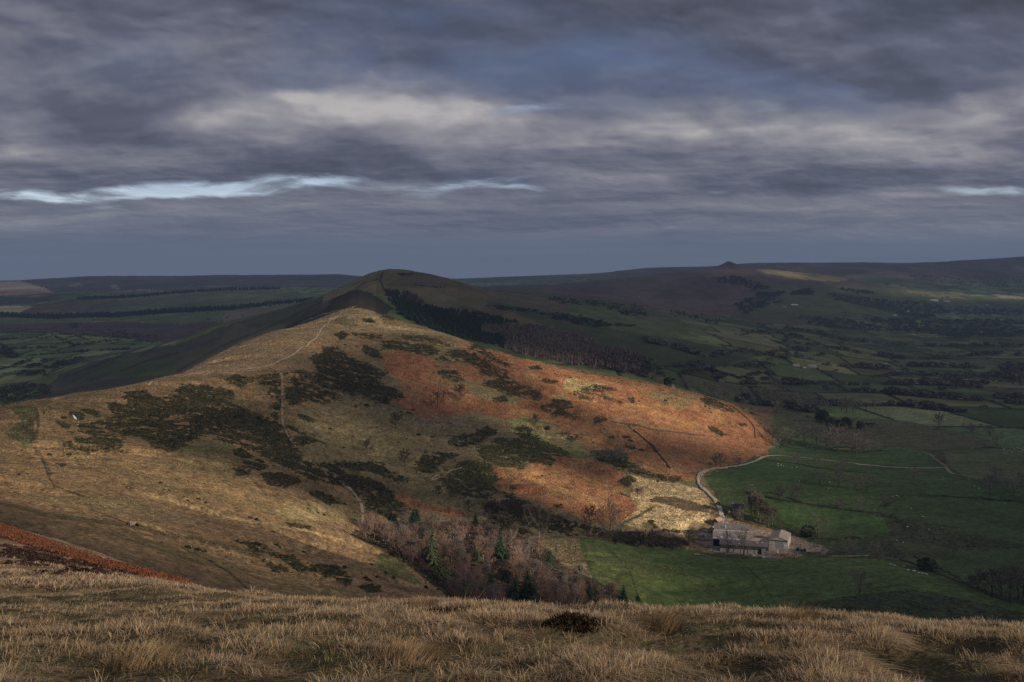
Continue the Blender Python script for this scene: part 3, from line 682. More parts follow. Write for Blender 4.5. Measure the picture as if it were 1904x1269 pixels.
bushes(BL, "1310,440,26 1330,447,18 1512,388,26 1525,458,28 1545,470,18 1620,490,12 1680,497,22 1615,610,20 1700,258,16 1760,280,26 1790,292,20 1605,360,18", 'gorse bush at the edge of the long lower thicket', 'gorse bushes round the lower thicket')
bushes(BC, "120,580,24 270,570,22 235,640,30 300,632,20 250,655,30 350,610,22 390,640,26 165,630,14 640,705,20 570,690,24", 'gorse bush above the leafless wood on the near spur', 'gorse bushes above the wood')
bushes(ZC, "180,880,18 235,872,26 390,880,20 430,910,22 470,915,30 525,1035,30 605,1050,26 465,1060,14 420,1080,16 300,995,16 165,1045,14 90,995,10 35,1005,28 110,1110,20 500,900,26 190,548,18 120,540,16 260,410,30 270,435,16", 'gorse bush scattered on the middle slope under the main thicket', 'gorse bushes on the middle slope')
bushes(ZM, "95,100,20 30,155,40 190,210,24 350,250,40 440,160,26 490,190,26 630,540,10 780,605,26 1060,515,12 1115,515,24 940,495,16 1410,510,30 1440,490,20 1530,490,16 1590,480,14 1640,525,16 1480,645,14 1570,665,16 1690,670,16 1350,640,12 415,740,10 740,820,30 890,910,24 610,970,24 590,1150,16 1380,395,30 1190,350,20 1130,330,16 930,290,26 860,285,16", 'small dark bush on the orange bracken face', 'bushes on the bracken face')
bushes(ZR, "100,770,26 90,780,18 300,800,16 320,810,18 330,830,12 345,870,12 130,760,14 300,930,8", 'low bush near the rounded end of the spur', 'bushes near the end of the spur')
bushes(ZN, "490,385,20 555,378,18 1075,550,20 1410,605,26 1325,685,18 1410,675,18 560,290,26 250,440,16", 'low bush on the sunlit lower bracken', 'bushes on the lower bracken')
# ------------------------------------------------------------------ terrain object
def terrain_mat():
    m, t, b, out = nt('hill_ground')
    a = t.nodes.new('ShaderNodeAttribute'); a.attribute_name = 'tint'
    ge = t.nodes.new('ShaderNodeNewGeometry')
    def noise(sc, det, off=0):
        n = t.nodes.new('ShaderNodeTexNoise'); n.inputs['Scale'].default_value = sc; n.inputs['Detail'].default_value = det
        n.inputs['Roughness'].default_value = .62
        t.links.new(ge.outputs['Position'], n.inputs['Vector']); return n.outputs['Fac']
    def rng(v, lo, hi, fmin=.3, fmax=.7):
        r = t.nodes.new('ShaderNodeMapRange'); r.inputs['From Min'].default_value = fmin; r.inputs['From Max'].default_value = fmax
        r.inputs['To Min'].default_value = lo; r.inputs['To Max'].default_value = hi; t.links.new(v, r.inputs['Value']); return r.outputs['Result']
    def math_(op, x, y):
        n = t.nodes.new('ShaderNodeMath'); n.operation = op
        for i, v in enumerate((x, y)):
            if isinstance(v, (int, float)): n.inputs[i].default_value = v
            else: t.links.new(v, n.inputs[i])
        return n.outputs[0]
    nA = noise(.55, 6); nB = noise(.09, 4); nC = noise(2.6, 3)
    fine = math_('ADD', math_('MULTIPLY', math_('SUBTRACT', nA, .5), 3.6), math_('MULTIPLY', math_('SUBTRACT', nB, .5), .9))
    fine = math_('MULTIPLY', fine, a.outputs['Alpha'])
    fac = math_('MAXIMUM', math_('ADD', fine, 1.0), .25)
    mx = t.nodes.new('ShaderNodeVectorMath'); mx.operation = 'SCALE'
    t.links.new(a.outputs['Color'], mx.inputs[0]); t.links.new(fac, mx.inputs['Scale'])
    t.links.new(mx.outputs['Vector'], b.inputs['Base Color'])
    b.inputs['Roughness'].default_value = .95; b.inputs['Specular IOR Level'].default_value = .05
    bp = t.nodes.new('ShaderNodeBump'); bp.inputs['Distance'].default_value = 1.0
    t.links.new(math_('MULTIPLY', a.outputs['Alpha'], .8), bp.inputs['Strength'])
    t.links.new(math_('ADD', math_('MULTIPLY', nA, 1.6), math_('MULTIPLY', nB, 2.0)), bp.inputs['Height'])
    t.links.new(bp.outputs['Normal'], b.inputs['Normal'])
    return m
M_GROUND = terrain_mat()
nc, nr = GX.shape
ii = np.arange(nc * nr).reshape(nc, nr)
TF = np.stack([ii[:-1, :-1], ii[1:, :-1], ii[1:, 1:], ii[:-1, 1:]], -1).reshape(-1, 4)
tex[dy_ > 1900] *= .9
tex[dy_ > 4500] = .3
tex[dy_ < 60] = .5
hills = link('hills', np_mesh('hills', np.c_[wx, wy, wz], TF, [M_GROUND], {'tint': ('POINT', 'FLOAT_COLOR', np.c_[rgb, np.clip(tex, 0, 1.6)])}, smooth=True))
tag(hills, 'grassy ridge with bracken slopes, valley fields and distant moors', 'hills', None, 'structure')

# ------------------------------------------------------------------ sun
SUN_EL = math.radians(21)
_s = np.array([.80, -.60]); _s = _s / np.linalg.norm(_s)
TO_SUN = np.array([_s[0] * math.cos(SUN_EL), _s[1] * math.cos(SUN_EL), math.sin(SUN_EL)])
sl = bpy.data.lights.new('sun', 'SUN'); sl.energy = SUN_STRENGTH = 5.0; sl.angle = math.radians(.53); sl.color = (1, .86, .68)
so = bpy.data.objects.new('sun', sl); COL.objects.link(so)
so.rotation_euler = Vector(TO_SUN).to_track_quat('Z', 'Y').to_euler(); so.location = (0, 0, 2000)

# sunlit patches of ground; the unseen cloud's openings are shaped to these: column, row, spread, spread, tilt (deg), strength
LIT = [
 (900, 1050, 110, 40, 18, .40), (1000, 1085, 80, 30, 15, .3),
 (1250, 768, 165, 32, 19, 1.25), (1110, 735, 120, 36, 20, 0.75), (1040, 700, 120, 22, 20, 0.35), (1180, 800, 70, 22, 14, 0.35), (1330, 765, 90, 28, 25, 0.4),
 (1020, 895, 110, 27, 22, 1.0), (1100, 940, 70, 24, 20, 0.5), (1250, 905, 75, 36, 8, 1.05), (1210, 960, 60, 34, 0, 0.75), (1300, 930, 40, 30, 0, 0.4),
 (1050, 815, 50, 28, 15, 0.45), (1000, 790, 60, 28, 15, 0.33), (1410, 995, 70, 26, 0, 0.7), (1374, 940, 24, 20, 0, 1.0), (1420, 945, 30, 22, 10, 0.35),
 (1325, 975, 50, 30, 0, 0.55), (800, 690, 110, 50, 20, 0.281), (900, 730, 90, 45, 15, 0.33), (640, 610, 70, 34, -20, 0.544), (740, 610, 90, 24, 20, 0.594),
 (850, 640, 80, 14, 18, 0.35), (480, 660, 130, 42, -22, 0.495), (120, 850, 280, 100, 10, 0.561), (330, 900, 170, 40, 16, 0.561), (560, 960, 110, 26, 22, 0.72),
 (480, 940, 150, 30, 18, 0.594), (640, 1000, 70, 30, 30, 0.907), (60, 900, 120, 50, 0, 0.429), (480, 830, 90, 26, 15, 0.297), (600, 790, 90, 40, 10, 0.264),
 (720, 840, 110, 45, 15, 0.33), (300, 740, 200, 26, -8, 0.363), (520, 1060, 140, 34, 10, 0.462), (250, 990, 220, 40, 14, 0.363), (880, 1010, 100, 40, 20, 0.528),
 (760, 985, 70, 26, 20, 0.742), (980, 1050, 80, 36, 30, 0.429), (1090, 1042, 90, 44, 25, 0.7), (1190, 1065, 130, 40, 10, 0.4), (780, 1050, 60, 40, 20, 0.198),
 (1500, 890, 190, 75, 5, 0.22), (1560, 1010, 220, 90, 5, 0.16), (1550, 840, 120, 30, 5, 0.14), (1700, 790, 200, 40, 5, 0.05), (760, 535, 200, 40, 0, 0.09),
 (1440, 507, 120, 9, 8, 0.4), (1700, 545, 120, 8, 4, 0.35), (1850, 553, 90, 6, 2, 0.55), (1500, 560, 160, 16, 5, 0.12), (1700, 690, 420, 110, 0, 0.13),
 (1400, 620, 300, 60, 5, 0.1), (1150, 600, 220, 50, 5, 0.1), (150, 640, 320, 90, 0, 0.13), (420, 640, 160, 60, -20, 0.07), (30, 530, 140, 16, 0, 0.7),
 (30, 574, 90, 7, 0, 0.5), (300, 530, 240, 16, 0, 0.22), (350, 570, 260, 16, -4, 0.07), (980, 520, 120, 8, 0, 0.28), (1150, 510, 100, 6, 0, 0.15),
]
def sunlit(px, py, y):
    s = np.zeros(px.shape)
    for cx, cy, sx, sy, an, amp in LIT:
        a = math.radians(an); dx = px - cx; dy = py - cy
        u = (dx * math.cos(a) + dy * math.sin(a)) / sx; v = (-dx * math.sin(a) + dy * math.cos(a)) / sy
        s = s + amp * np.exp(-(u * u + v * v) ** 1.15 * .85)
    s = np.where(y < 170, .80, s)
    return s

# ------------------------------------------------------------------ the cloud deck: one broken sheet of cloud, bending down to the horizon; out of view its gaps are shaped to light the ground
ZD = 1420.0
az_in = np.radians(np.arange(-39, 39.01, .13)); az_out = np.radians(np.r_[np.arange(39.4, 130, .45), np.arange(130.5, 320.5, 2.0)])
AZ = np.r_[az_in, az_out]; AZ = np.r_[AZ, AZ[0] + 2 * math.pi]
RD = np.r_[np.geomspace(60, 3300, 110)[:-1], np.geomspace(3300, 60000, 330)[:-1], np.geomspace(60000, 260000, 40)]
dA, dR = np.meshgrid(AZ, RD, indexing='ij')
DX = dR * np.sin(dA); DY = dR * np.cos(dA)
DZ = ZD - dR ** 2 / (2 * 3.4e6)
# unseen cloud towards the sun: openings shaped to light chosen ground below
t = (DZ - 300) / TO_SUN[2]
for _ in range(7):
    Gx = DX - TO_SUN[0] * t; Gy = DY - TO_SUN[1] * t
    hz = np.where(Gy > 1.2, height(Gx, Gy), EYE - 2)
    t = .5 * t + .5 * (DZ - hz) / TO_SUN[2]
Gx = DX - TO_SUN[0] * t; Gy = DY - TO_SUN[1] * t
okg = (Gy > 1.3) & (Gy < 14000)
gpx = CX + Gx / np.maximum(Gy, 1.3) * F; gpy = HY + (EYE - hz) / np.maximum(Gy, 1.3) * F
L_ = np.where(okg & (gpx > -700) & (gpx < 2600), sunlit(gpx, gpy, Gy), .12)
L_ = np.where((np.hypot(Gx, Gy) < 170), .80, L_)
L_ = np.clip(L_ * (0.75 + .5 * fbm(Gx / 130, Gy / 130, 3, 5)), 0, 1)
# look of the sheet towards the north-east, where the photograph sees it
el = np.arctan2(DZ - EYE, np.maximum(DY, 1))
spx = CX + DX / np.maximum(DY, 1) * F; spy = HY - (DZ - EYE) / np.maximum(DY, 1) * F
infr = (np.abs(dA) < math.radians(31)) & (dR > 3000)
sq = np.clip(spy, -60, 560)
w1 = fbm(spx / 210, sq / 95, 5, 1) - .5; w2 = fbm(spx / 190, sq / 80, 5, 7) - .5
q = np.clip(spy, -40, 560)
ux = spx + w1 * 190; uy = spy + w2 * (14 + 95 * np.clip((420 - q) / 420, 0, 1))
bright = np.zeros(spx.shape)
puff = fbm(spx / 130 + w1 * .6, sq / 48 + w2 * .6, 6, 5, .5)
def blob(cx, cy, sx, up, dn, amp, an=0):
    global bright
    a = math.radians(an); dx = ux - cx; dy = uy - cy
    u = dx * math.cos(a) + dy * math.sin(a); v = -dx * math.sin(a) + dy * math.cos(a)
    v = np.where(v < 0, v / up, v / dn); u = u / sx
    bright += amp * .85 * np.exp(-(u * u + v * v)) * (.45 + 1.1 * puff)
for bspec in ((400, 232, 110, 24, 60, .40, -6), (660, 175, 190, 20, 80, .44, -3), (860, 225, 150, 40, 60, .42, 4), (560, 215, 260, 40, 60, .13, 0), (20, 290, 70, 60, 50, .36, 0), (1090, 235, 150, 26, 60, .46, 3), (1400, 250, 260, 60, 60, .34, 2),
           (1650, 262, 160, 22, 36, .40, 6), (1860, 190, 120, 50, 60, .40, -10), (1840, 285, 130, 30, 30, .2, 0), (1160, 330, 150, 18, 22, .22, 0), (880, 375, 160, 16, 24, .20, 0), (1350, 372, 300, 14, 26, .22, 0),
           (1700, 365, 220, 14, 22, .2, 0), (420, 395, 260, 16, 26, .16, 0), (60, 405, 180, 16, 40, .2, 0), (760, 380, 40, 10, 10, .2, 0), (1240, 250, 60, 14, 16, .14, 0)):
    blob(*bspec)
streak = fbm(spx / 330 + w2 * .5, (sq + spx * .02) / 26 + w1 * .8, 6, 3, .58) - .5
cell = fbm(spx / 300 + w1 * .5, sq / 95 + w2 * .5, 6, 9, .48) - .5
under = np.exp(-((uy - 322) / 26.0) ** 2) * (sstep(1050, 850, ux) + sstep(1400, 1560, ux))
H1 = lambda x, y: fbm(x / 240 + w1 * .3, y / 84 + w2 * .3, 6, 9, .5)
emb = np.clip((H1(spx, sq) - H1(spx + 9, sq - 9)) * 2.6 + (H1(spx, sq) - H1(spx + 26, sq - 24)) * 2.2, -.5, .6)
H2 = lambda x, y: fbm(x / 90 + w2 * .9, y / 20 + w1 * .7, 5, 3, .55)
emb2 = np.clip((H2(spx, sq) - H2(spx + 5, sq - 3)) * 4.0, -.4, .4)
light_in = .28 + .25 * emb * sstep(430, 300, q) + .12 * emb2 * sstep(230, 330, q) * sstep(490, 420, q) + bright + .42 * cell * sstep(480, 150, q) + .62 * streak * sstep(150, 330, q) * sstep(480, 420, q) - .14 * under
light_in += .16 * (fbm(spx / 420, sq / 13 + w1 * .8, 5, 6) - .5) * sstep(400, 440, q) * sstep(520, 480, q)
light_in += .10 * sstep(330, 400, q) - .03 * sstep(430, 480, q)
light_in -= .10 * sstep(120, 0, q) * sstep(500, 1100, ux) + .05 * sstep(100, 0, q)
light_in -= .10 * np.exp(-((ux - 1650) / 420) ** 2 - ((uy - 110) / 55) ** 2) + .06 * np.exp(-((ux - 260) / 260) ** 2 - ((uy - 120) / 90) ** 2)
# thin places
thin = np.zeros(spx.shape)
for cx, cy, sx, sy, amp, an in ((60, 371, 130, 12, 1.0, 4), (440, 347, 230, 14, 1.05, -2), (250, 362, 120, 8, .5, -4), (610, 338, 60, 7, 1.0, -6), (330, 352, 80, 7, .8, 0), (870, 341, 95, 10, .95, -3), (1860, 357, 85, 8, 1.1, 2), (985, 208, 70, 12, .55, -8), (900, 240, 34, 16, .4, -40), (660, 147, 50, 8, .5, 0),
                                (600, 100, 110, 50, .10, -20), (1100, 110, 240, 50, .08, 10), (1340, 352, 60, 6, .3, 0), (960, 345, 60, 16, .3, 0), (760, 365, 50, 10, .4, 0)):
    a = math.radians(an); dx = spx + w1 * 170 - cx; dy = spy + w2 * (26 + 60 * sstep(330, 100, q)) - cy
    u = (dx * math.cos(a) + dy * math.sin(a)) / sx; v = (-dx * math.sin(a) + dy * math.cos(a)) / sy
    thin += amp * np.exp(-(u * u + v * v))
nrag = fbm(spx / 80 + w1 * 2.2, sq / 12 + w2 * 3.0, 6, 2, .62)
thin = (.48 + .5 * nrag) * sstep(.10, 1.3, thin * .9 + (nrag - .5) * 1.7 * np.sqrt(np.clip(thin, 0, 1)))
thin += .14 * (fbm(spx / 240, sq / 110, 4, 4) - .45) * sstep(330, 60, q)
light_out = .42 + .5 * (fbm(DX / 1500, DY / 1500, 4, 9) - .5)
edge = np.clip((math.radians(39) - np.abs((dA + math.pi) % (2 * math.pi) - math.pi)) / math.radians(4), 0, 1) * sstep(2700, 3300, dR)
lightv = light_in * edge + light_out * (1 - edge)
blue = np.zeros(spx.shape)
for cx, cy, sx, sy, amp, an in ((600, 95, 110, 60, .75, -20), (1110, 105, 250, 50, .95, 8), (850, 140, 170, 50, .55, 0), (1500, 170, 160, 30, .7, 8), (1300, 185, 200, 30, .5, 0), (830, 18, 160, 30, .5, 0), (1000, 190, 120, 40, .4, 0), (700, 150, 150, 22, .5, 0), (940, 330, 120, 26, .35, 0), (420, 410, 500, 40, .15, 0)):
    a = math.radians(an); dx = spx + w1 * 200 - cx; dy = spy + w2 * 90 - cy
    u = (dx * math.cos(a) + dy * math.sin(a)) / sx; v = (-dx * math.sin(a) + dy * math.cos(a)) / sy
    blue += amp * np.exp(-(u * u + v * v))
blue = np.clip(blue * .58 * (.15 + 1.5 * fbm(spx / 130 + w2, sq / 60, 5, 12)), 0, 1) * edge
thr = np.clip(thin, 0, .97) * edge + L_ * (1 - edge)
a_ = ii2 = np.arange(DX.size).reshape(DX.shape)
DF = np.stack([ii2[:-1, :-1], ii2[:-1, 1:], ii2[1:, 1:], ii2[1:, :-1]], -1).reshape(-1, 4)
m = bpy.data.materials.new('cloud'); m.use_nodes = True; tnt = m.node_tree; tnt.nodes.clear()
N = tnt.nodes.new; Lk = tnt.links.new
out = N('ShaderNodeOutputMaterial'); at = N('ShaderNodeAttribute'); at.attribute_name = 'tint'
sp = N('ShaderNodeSeparateColor'); Lk(at.outputs['Color'], sp.inputs[0])
ge = N('ShaderNodeNewGeometry'); mp = N('ShaderNodeMapping'); mp.inputs['Scale'].default_value = (1 / 420, 1 / 1900, 0); Lk(ge.outputs['Position'], mp.inputs[0])
nz = N('ShaderNodeTexNoise'); nz.inputs['Scale'].default_value = 1; nz.inputs['Detail'].default_value = 6; nz.inputs['Roughness'].default_value = .55; nz.inputs['Distortion'].default_value = .6; Lk(mp.outputs[0], nz.inputs['Vector'])
def mth(op, a, b=None, c=None):
    n = N('ShaderNodeMath'); n.operation = op
    for i, v in enumerate((a, b, c)):
        if v is None: continue
        if isinstance(v, (int, float)): n.inputs[i].default_value = v
        else: Lk(v, n.inputs[i])
    return n.outputs[0]
nn = mth('SUBTRACT', nz.outputs['Fac'], .5)
amp = sp.outputs['Blue']
lv = mth('ADD', sp.outputs['Red'], mth('MULTIPLY', mth('MULTIPLY', nn, .30), amp))
cr = N('ShaderNodeValToRGB'); e = cr.color_ramp
e.elements[0].position = 0; e.elements[0].color = (.062, .066, .092, 1)
e.elements[1].position = 1; e.elements[1].color = (.50, .475, .465, 1)
for p_, c_ in ((.25, (.105, .112, .158, 1)), (.5, (.190, .192, .235, 1)), (.75, (.32, .31, .335, 1))):
    k = e.elements.new(p_); k.color = c_
Lk(lv, cr.inputs[0])
bm_ = N('ShaderNodeMix'); bm_.data_type = 'RGBA'; Lk(at.outputs['Alpha'], bm_.inputs['Factor']); Lk(cr.outputs[0], bm_.inputs[6]); bm_.inputs[7].default_value = (.095, .142, .262, 1)
em = N('ShaderNodeEmission'); Lk(bm_.outputs[2], em.inputs['Color']); em.inputs['Strength'].default_value = 1.0
tr = N('ShaderNodeBsdfTransparent')
tv = mth('ADD', sp.outputs['Green'], mth('MULTIPLY', mth('MULTIPLY', mth('MULTIPLY', nn, 1.3), amp), mth('MULTIPLY', sp.outputs['Green'], mth('SUBTRACT', 1.15, sp.outputs['Green']))))
cl = N('ShaderNodeClamp'); Lk(tv, cl.inputs[0])
ms = N('ShaderNodeMixShader'); Lk(cl.outputs[0], ms.inputs[0]); Lk(em.outputs[0], ms.inputs[1]); Lk(tr.outputs[0], ms.inputs[2]); Lk(ms.outputs[0], out.inputs['Surface'])
try: m.cycles.emission_sampling = 'NONE'
except Exception as ex: print('em', ex)
ampv = np.where(edge > .5, .18 * sstep(480, 330, q), .3)
SKYC = np.c_[np.clip(lightv, 0, 1).ravel(), thr.ravel(), ampv.ravel(), blue.ravel()]
tag(link('sky', np_mesh('sky', np.c_[DX.ravel(), DY.ravel(), DZ.ravel()], DF, [m], {'tint': ('POINT', 'FLOAT_COLOR', SKYC)}, smooth=True)), 'broken sheet of grey cloud with blue gaps over the hills', 'sky', None, 'structure')

# ------------------------------------------------------------------ world: blue above the cloud
w = bpy.data.worlds.new("World"); scene.world = w; w.use_nodes = True
wt = w.node_tree; bg = wt.nodes['Background']
sk = wt.nodes.new('ShaderNodeTexSky'); sk.sky_type = 'NISHITA'; sk.sun_disc = False
sk.sun_elevation = SUN_EL; sk.sun_rotation = math.atan2(TO_SUN[0], TO_SUN[1]); sk.air_density = 1.0; sk.dust_density = .3; sk.altitude = 500; sk.ozone_density = 2.6
hs = wt.nodes.new('ShaderNodeHueSaturation'); hs.inputs['Saturation'].default_value = .75; wt.links.new(sk.outputs[0], hs.inputs['Color'])
vm = wt.nodes.new('ShaderNodeVectorMath'); vm.operation = 'MULTIPLY'; vm.inputs[1].default_value = (.93, .93, 1.10); wt.links.new(hs.outputs[0], vm.inputs[0]); wt.links.new(vm.outputs[0], bg.inputs['Color']); bg.inputs['Strength'].default_value = .12

# ------------------------------------------------------------------ haze lying in the valleys (thin absorbing volume; its own glow stands in for scattered skylight)
hm = bpy.data.materials.new('haze'); hm.use_nodes = True; ht = hm.node_tree; ht.nodes.clear()
ho = ht.nodes.new('ShaderNodeOutputMaterial'); ab = ht.nodes.new('ShaderNodeVolumeAbsorption'); ev = ht.nodes.new('ShaderNodeEmission'); ad = ht.nodes.new('ShaderNodeAddShader')
SIG = 3.1e-5
ab.inputs['Color'].default_value = (0, 0, 0, 1); ab.inputs['Density'].default_value = SIG
ev.inputs['Color'].default_value = (.106, .140, .215, 1); ev.inputs['Strength'].default_value = SIG
ht.links.new(ab.outputs[0], ad.inputs[0]); ht.links.new(ev.outputs[0], ad.inputs[1]); ht.links.new(ad.outputs[0], ho.inputs['Volume'])
hv = [(x, y, z) for z in (-900, 1000) for y in (-3000, 45000) for x in (-42000, 42000)]
hf = [(0, 2, 3, 1), (4, 5, 7, 6), (0, 1, 5, 4), (2, 6, 7, 3), (0, 4, 6, 2), (1, 3, 7, 5)]
tag(link('haze', np_mesh('haze', hv, hf, [hm])), 'thin blue haze lying over the valleys and far moors', 'haze', None, 'stuff')

# ------------------------------------------------------------------ camera
cd = bpy.data.cameras.new('camera'); cam = bpy.data.objects.new('camera', cd); COL.objects.link(cam)
cam.location = (0, 0, EYE); cam.rotation_euler = (math.radians(90), 0, 0)
cd.sensor_width = 36; cd.lens = F / 1904 * 36; cd.shift_y = -(634.5 - HY) / 1904; cd.clip_start = .1; cd.clip_end = 500000
scene.camera = cam
scene.view_settings.view_transform = 'Standard'; scene.view_settings.look = 'None'; scene.view_settings.exposure = 0
scene.cycles.max_bounces = 5; scene.cycles.diffuse_bounces = 2; scene.cycles.glossy_bounces = 1; scene.cycles.transparent_max_bounces = 8; scene.cycles.volume_bounces = 0
scene.cycles.use_denoising = False
# ------------------------------------------------------------------ trees
M_BARK = simple('bark', (.085, .070, .052), var=.4, scale=1.5, per_object=.25)
M_PALEBARK = simple('pale_bark', (.22, .18, .14), var=.4, scale=1.2, per_object=.25)
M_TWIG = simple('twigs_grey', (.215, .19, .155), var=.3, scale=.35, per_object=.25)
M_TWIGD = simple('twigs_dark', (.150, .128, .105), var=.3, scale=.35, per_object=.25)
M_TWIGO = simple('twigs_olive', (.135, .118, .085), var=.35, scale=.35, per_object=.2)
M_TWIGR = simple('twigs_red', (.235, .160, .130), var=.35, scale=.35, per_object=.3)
M_TWIGB = simple('twigs_straw', (.32, .215, .14), var=.35, scale=.35, per_object=.25)
M_NEEDLE = simple('needles', (.022, .046, .023), var=.45, scale=.8, per_object=.25)
M_NEEDLEL = simple('needles_light', (.085, .105, .048), var=.45, scale=.8, per_object=.25)
M_IVY = simple('evergreen_leaf', (.030, .042, .020), var=.45, scale=.8, per_object=.2)

def tube(V, Fc, pts, rads, n):
    base = len(V)
    for i, (p, r) in enumerate(zip(pts, rads)):
        d = (pts[min(i + 1, len(pts) - 1)] - pts[max(i - 1, 0)]); d = d / (np.linalg.norm(d) + 1e-9)
        a = np.cross(d, [.31, .95, .07]); a /= np.linalg.norm(a) + 1e-9; b = np.cross(d, a)
        for j in range(n):
            t = 2 * math.pi * j / n
            V.append(p + (a * math.cos(t) + b * math.sin(t)) * r)
    for i in range(len(pts) - 1):
        for j in range(n):
            q = base + i * n + j; q2 = base + i * n + (j + 1) % n
            Fc.append((q, q2, q2 + n, q + n))
def py_mesh(name, V, Fc, mat, smooth=False):
    me = bpy.data.meshes.new(name); me.from_pydata([tuple(v) for v in V], [], Fc); me.materials.append(mat)
    if smooth: me.polygons.foreach_set('use_smooth', [True] * len(me.polygons))
    me.update(); return me
def bare_tree(seed, H, spread=.5, fork=.28, nl=10, up=.55, twigs=36, tw=.07, bark=None, twig=None):
    """trunk mesh and crown mesh (limbs, branches, fine twigs) of a leafless tree"""
    r = np.random.default_rng(seed)
    tv, tf, cv, cf = [], [], [], []
    lean = np.array([r.normal(0, .03), r.normal(0, .03), 0])
    P = [np.zeros(3) - np.array([0, 0, .4])]
    for i in range(1, 6):
        P.append(np.array([lean[0] * i * H * .16 + r.normal(0, .012 * H), lean[1] * i * H * .16 + r.normal(0, .012 * H), H * .15 * i]))
    rr = [H * .030 * (1 - .17 * i) for i in range(6)]
    tube(tv, tf, P, rr, 7)
    def at(t):
        f = t * 5; i = min(int(f), 4); return P[i] + (P[i + 1] - P[i]) * (f - i)
    ang = r.uniform(0, 6.28)
    nl = nl + 3; low = fork * .75
    for l in range(nl):
        u_ = l / (nl - 1)
        h = low / .75 + (1 - low / .75) * u_ ** .9
        o = at(min(h, 1)); ang += 2.4 + r.normal(0, .3)
        e = (up - .2) + (1.25 - up * .45) * u_ ** 1.3 + r.normal(0, .10)
        tip = np.array([math.cos(ang) * math.cos(e) * spread * H * (1.0 + .1 * r.normal()), math.sin(ang) * math.cos(e) * spread * H * (1.0 + .1 * r.normal()), H * (.56 + .44 * math.sin(e)) * r.uniform(.93, 1.04)])
        if e < .5: tip[2] = H * r.uniform(.38, .62)
        v = tip - o; L = np.linalg.norm(v); d = v / L
        side = np.cross(d, [0, 0, 1.0]); bow = np.cross(side, d) * -.10 * L + side * r.normal(0, .06) * L
        pts = [o + v * f_ + bow * math.sin(math.pi * f_) + r.normal(0, .018 * L, 3) * (0 < f_ < 1) for f_ in (0, .25, .5, .75, 1)]
        tube(cv, cf, pts, [H * .0105 * (1 - .21 * s) for s in range(5)], 4)
        nsub = 11
        for s in range(nsub):
            f = .9 + 3.1 * (s + r.random()) / nsub; i = min(int(f), 3); q = pts[i] + (pts[i + 1] - pts[i]) * (f - i)
            d2 = d * .8 + r.normal(0, .62, 3); d2[2] += .12; d2 /= np.linalg.norm(d2)
            L2 = L * r.uniform(.26, .46)
            m_ = q + d2 * L2 * .5 + r.normal(0, .04 * L2, 3); en = m_ + (d2 + np.array([0, 0, .1]) + r.normal(0, .25, 3)) * L2 * .5
            tube(cv, cf, [q, m_, en], [H * .0042, H * .0028, H * .001], 3)
            for k in range(twigs):
                t = r.uniform(.1, 1.0); a = q + (m_ - q) * (t * 2) if t < .5 else m_ + (en - m_) * (t * 2 - 1)
                d3 = d2 * .55 + r.normal(0, .75, 3); d3[2] += .18; d3 /= np.linalg.norm(d3)
                l3 = H * r.uniform(.04, .095)
                sd = np.cross(d3, r.normal(0, 1, 3)); sd /= np.linalg.norm(sd) + 1e-9; w = H * tw * .03
                b0 = len(cv); cv += [a - sd * w, a + sd * w, a + d3 * l3]
                cf.append((b0, b0 + 1, b0 + 2))
    return py_mesh('trunk', tv, tf, bark or M_BARK, True), py_mesh('crown', cv, cf, twig or M_TWIG)
def conifer(seed, H, wid=.34, mat=None, loose=0.0):
    r = np.random.default_rng(seed); tv, tf, cv, cf = [], [], [], []
    tube(tv, tf, [np.array([0, 0, -.4]), np.array([0, 0, H * .5]), np.array([0, 0, H * .97])], [H * .022, H * .013, .02], 6)
    nt_ = 19
    for i in range(nt_):
        f = i / (nt_ - 1); z = H * (.07 + .90 * f)
        R0 = H * wid * (1 - f) ** .85 + H * .012
        nbr = int(13 - 7 * f); a0 = r.uniform(0, 6.28)
        for j in range(nbr):
            a = a0 + 6.283 * j / nbr + r.normal(0, .16); L = R0 * r.uniform(.68 - loose, 1.12)
            d = np.array([math.cos(a), math.sin(a), 0]); s = np.array([-math.sin(a), math.cos(a), 0])
            droop = -.34 + .5 * f + r.normal(0, .1)
            o = np.array([0, 0, z + r.normal(0, H * .012)])
            for k in range(4):     # sprays along the bough
                t0, t1 = k / 4, (k + 1.35) / 4
                w0 = L * .24 * (1.1 - .55 * t0) * r.uniform(.7, 1.25)
                p0 = o + d * L * t0 + np.array([0, 0, droop * L * t0 - .16 * L * t0 * t0]); p1 = o + d * L * t1 + np.array([0, 0, droop * L * t1 - .22 * L * t1 * t1])
                mid = (p0 + p1) / 2 + np.array([0, 0, L * .05])
                b0 = len(cv); sag = np.array([0, 0, -w0 * r.uniform(.25, .7)])
                cv += [p0 + np.array([0, 0, .03 * L]), mid + s * w0 + sag, p1, mid - s * w0 + sag]
                cf.append((b0, b0 + 1, b0 + 2)); cf.append((b0, b0 + 2, b0 + 3))
    return py_mesh('trunk', tv, tf, M_BARK, True), py_mesh('crown', cv, cf, mat or M_NEEDLE)
OAK = [bare_tree(10 + i, 12, .52, .24, 10, .42) for i in range(4)]
OAKD = [(a, b) for a, b in [bare_tree(20 + i, 12, .50, .24, 10, .45, twig=M_TWIGD, twigs=36) for i in range(2)]]
M_TWIGK = simple('twigs_darkest', (.070, .060, .046), var=.3, scale=.35, per_object=.2)  # darkest twig colour, for the slope and hedge-line trees
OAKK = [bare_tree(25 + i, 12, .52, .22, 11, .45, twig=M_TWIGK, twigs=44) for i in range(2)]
OLV = [bare_tree(30 + i, 14, .40, .30, 11, .65, twig=M_TWIGO, twigs=36, bark=M_PALEBARK) for i in range(2)]
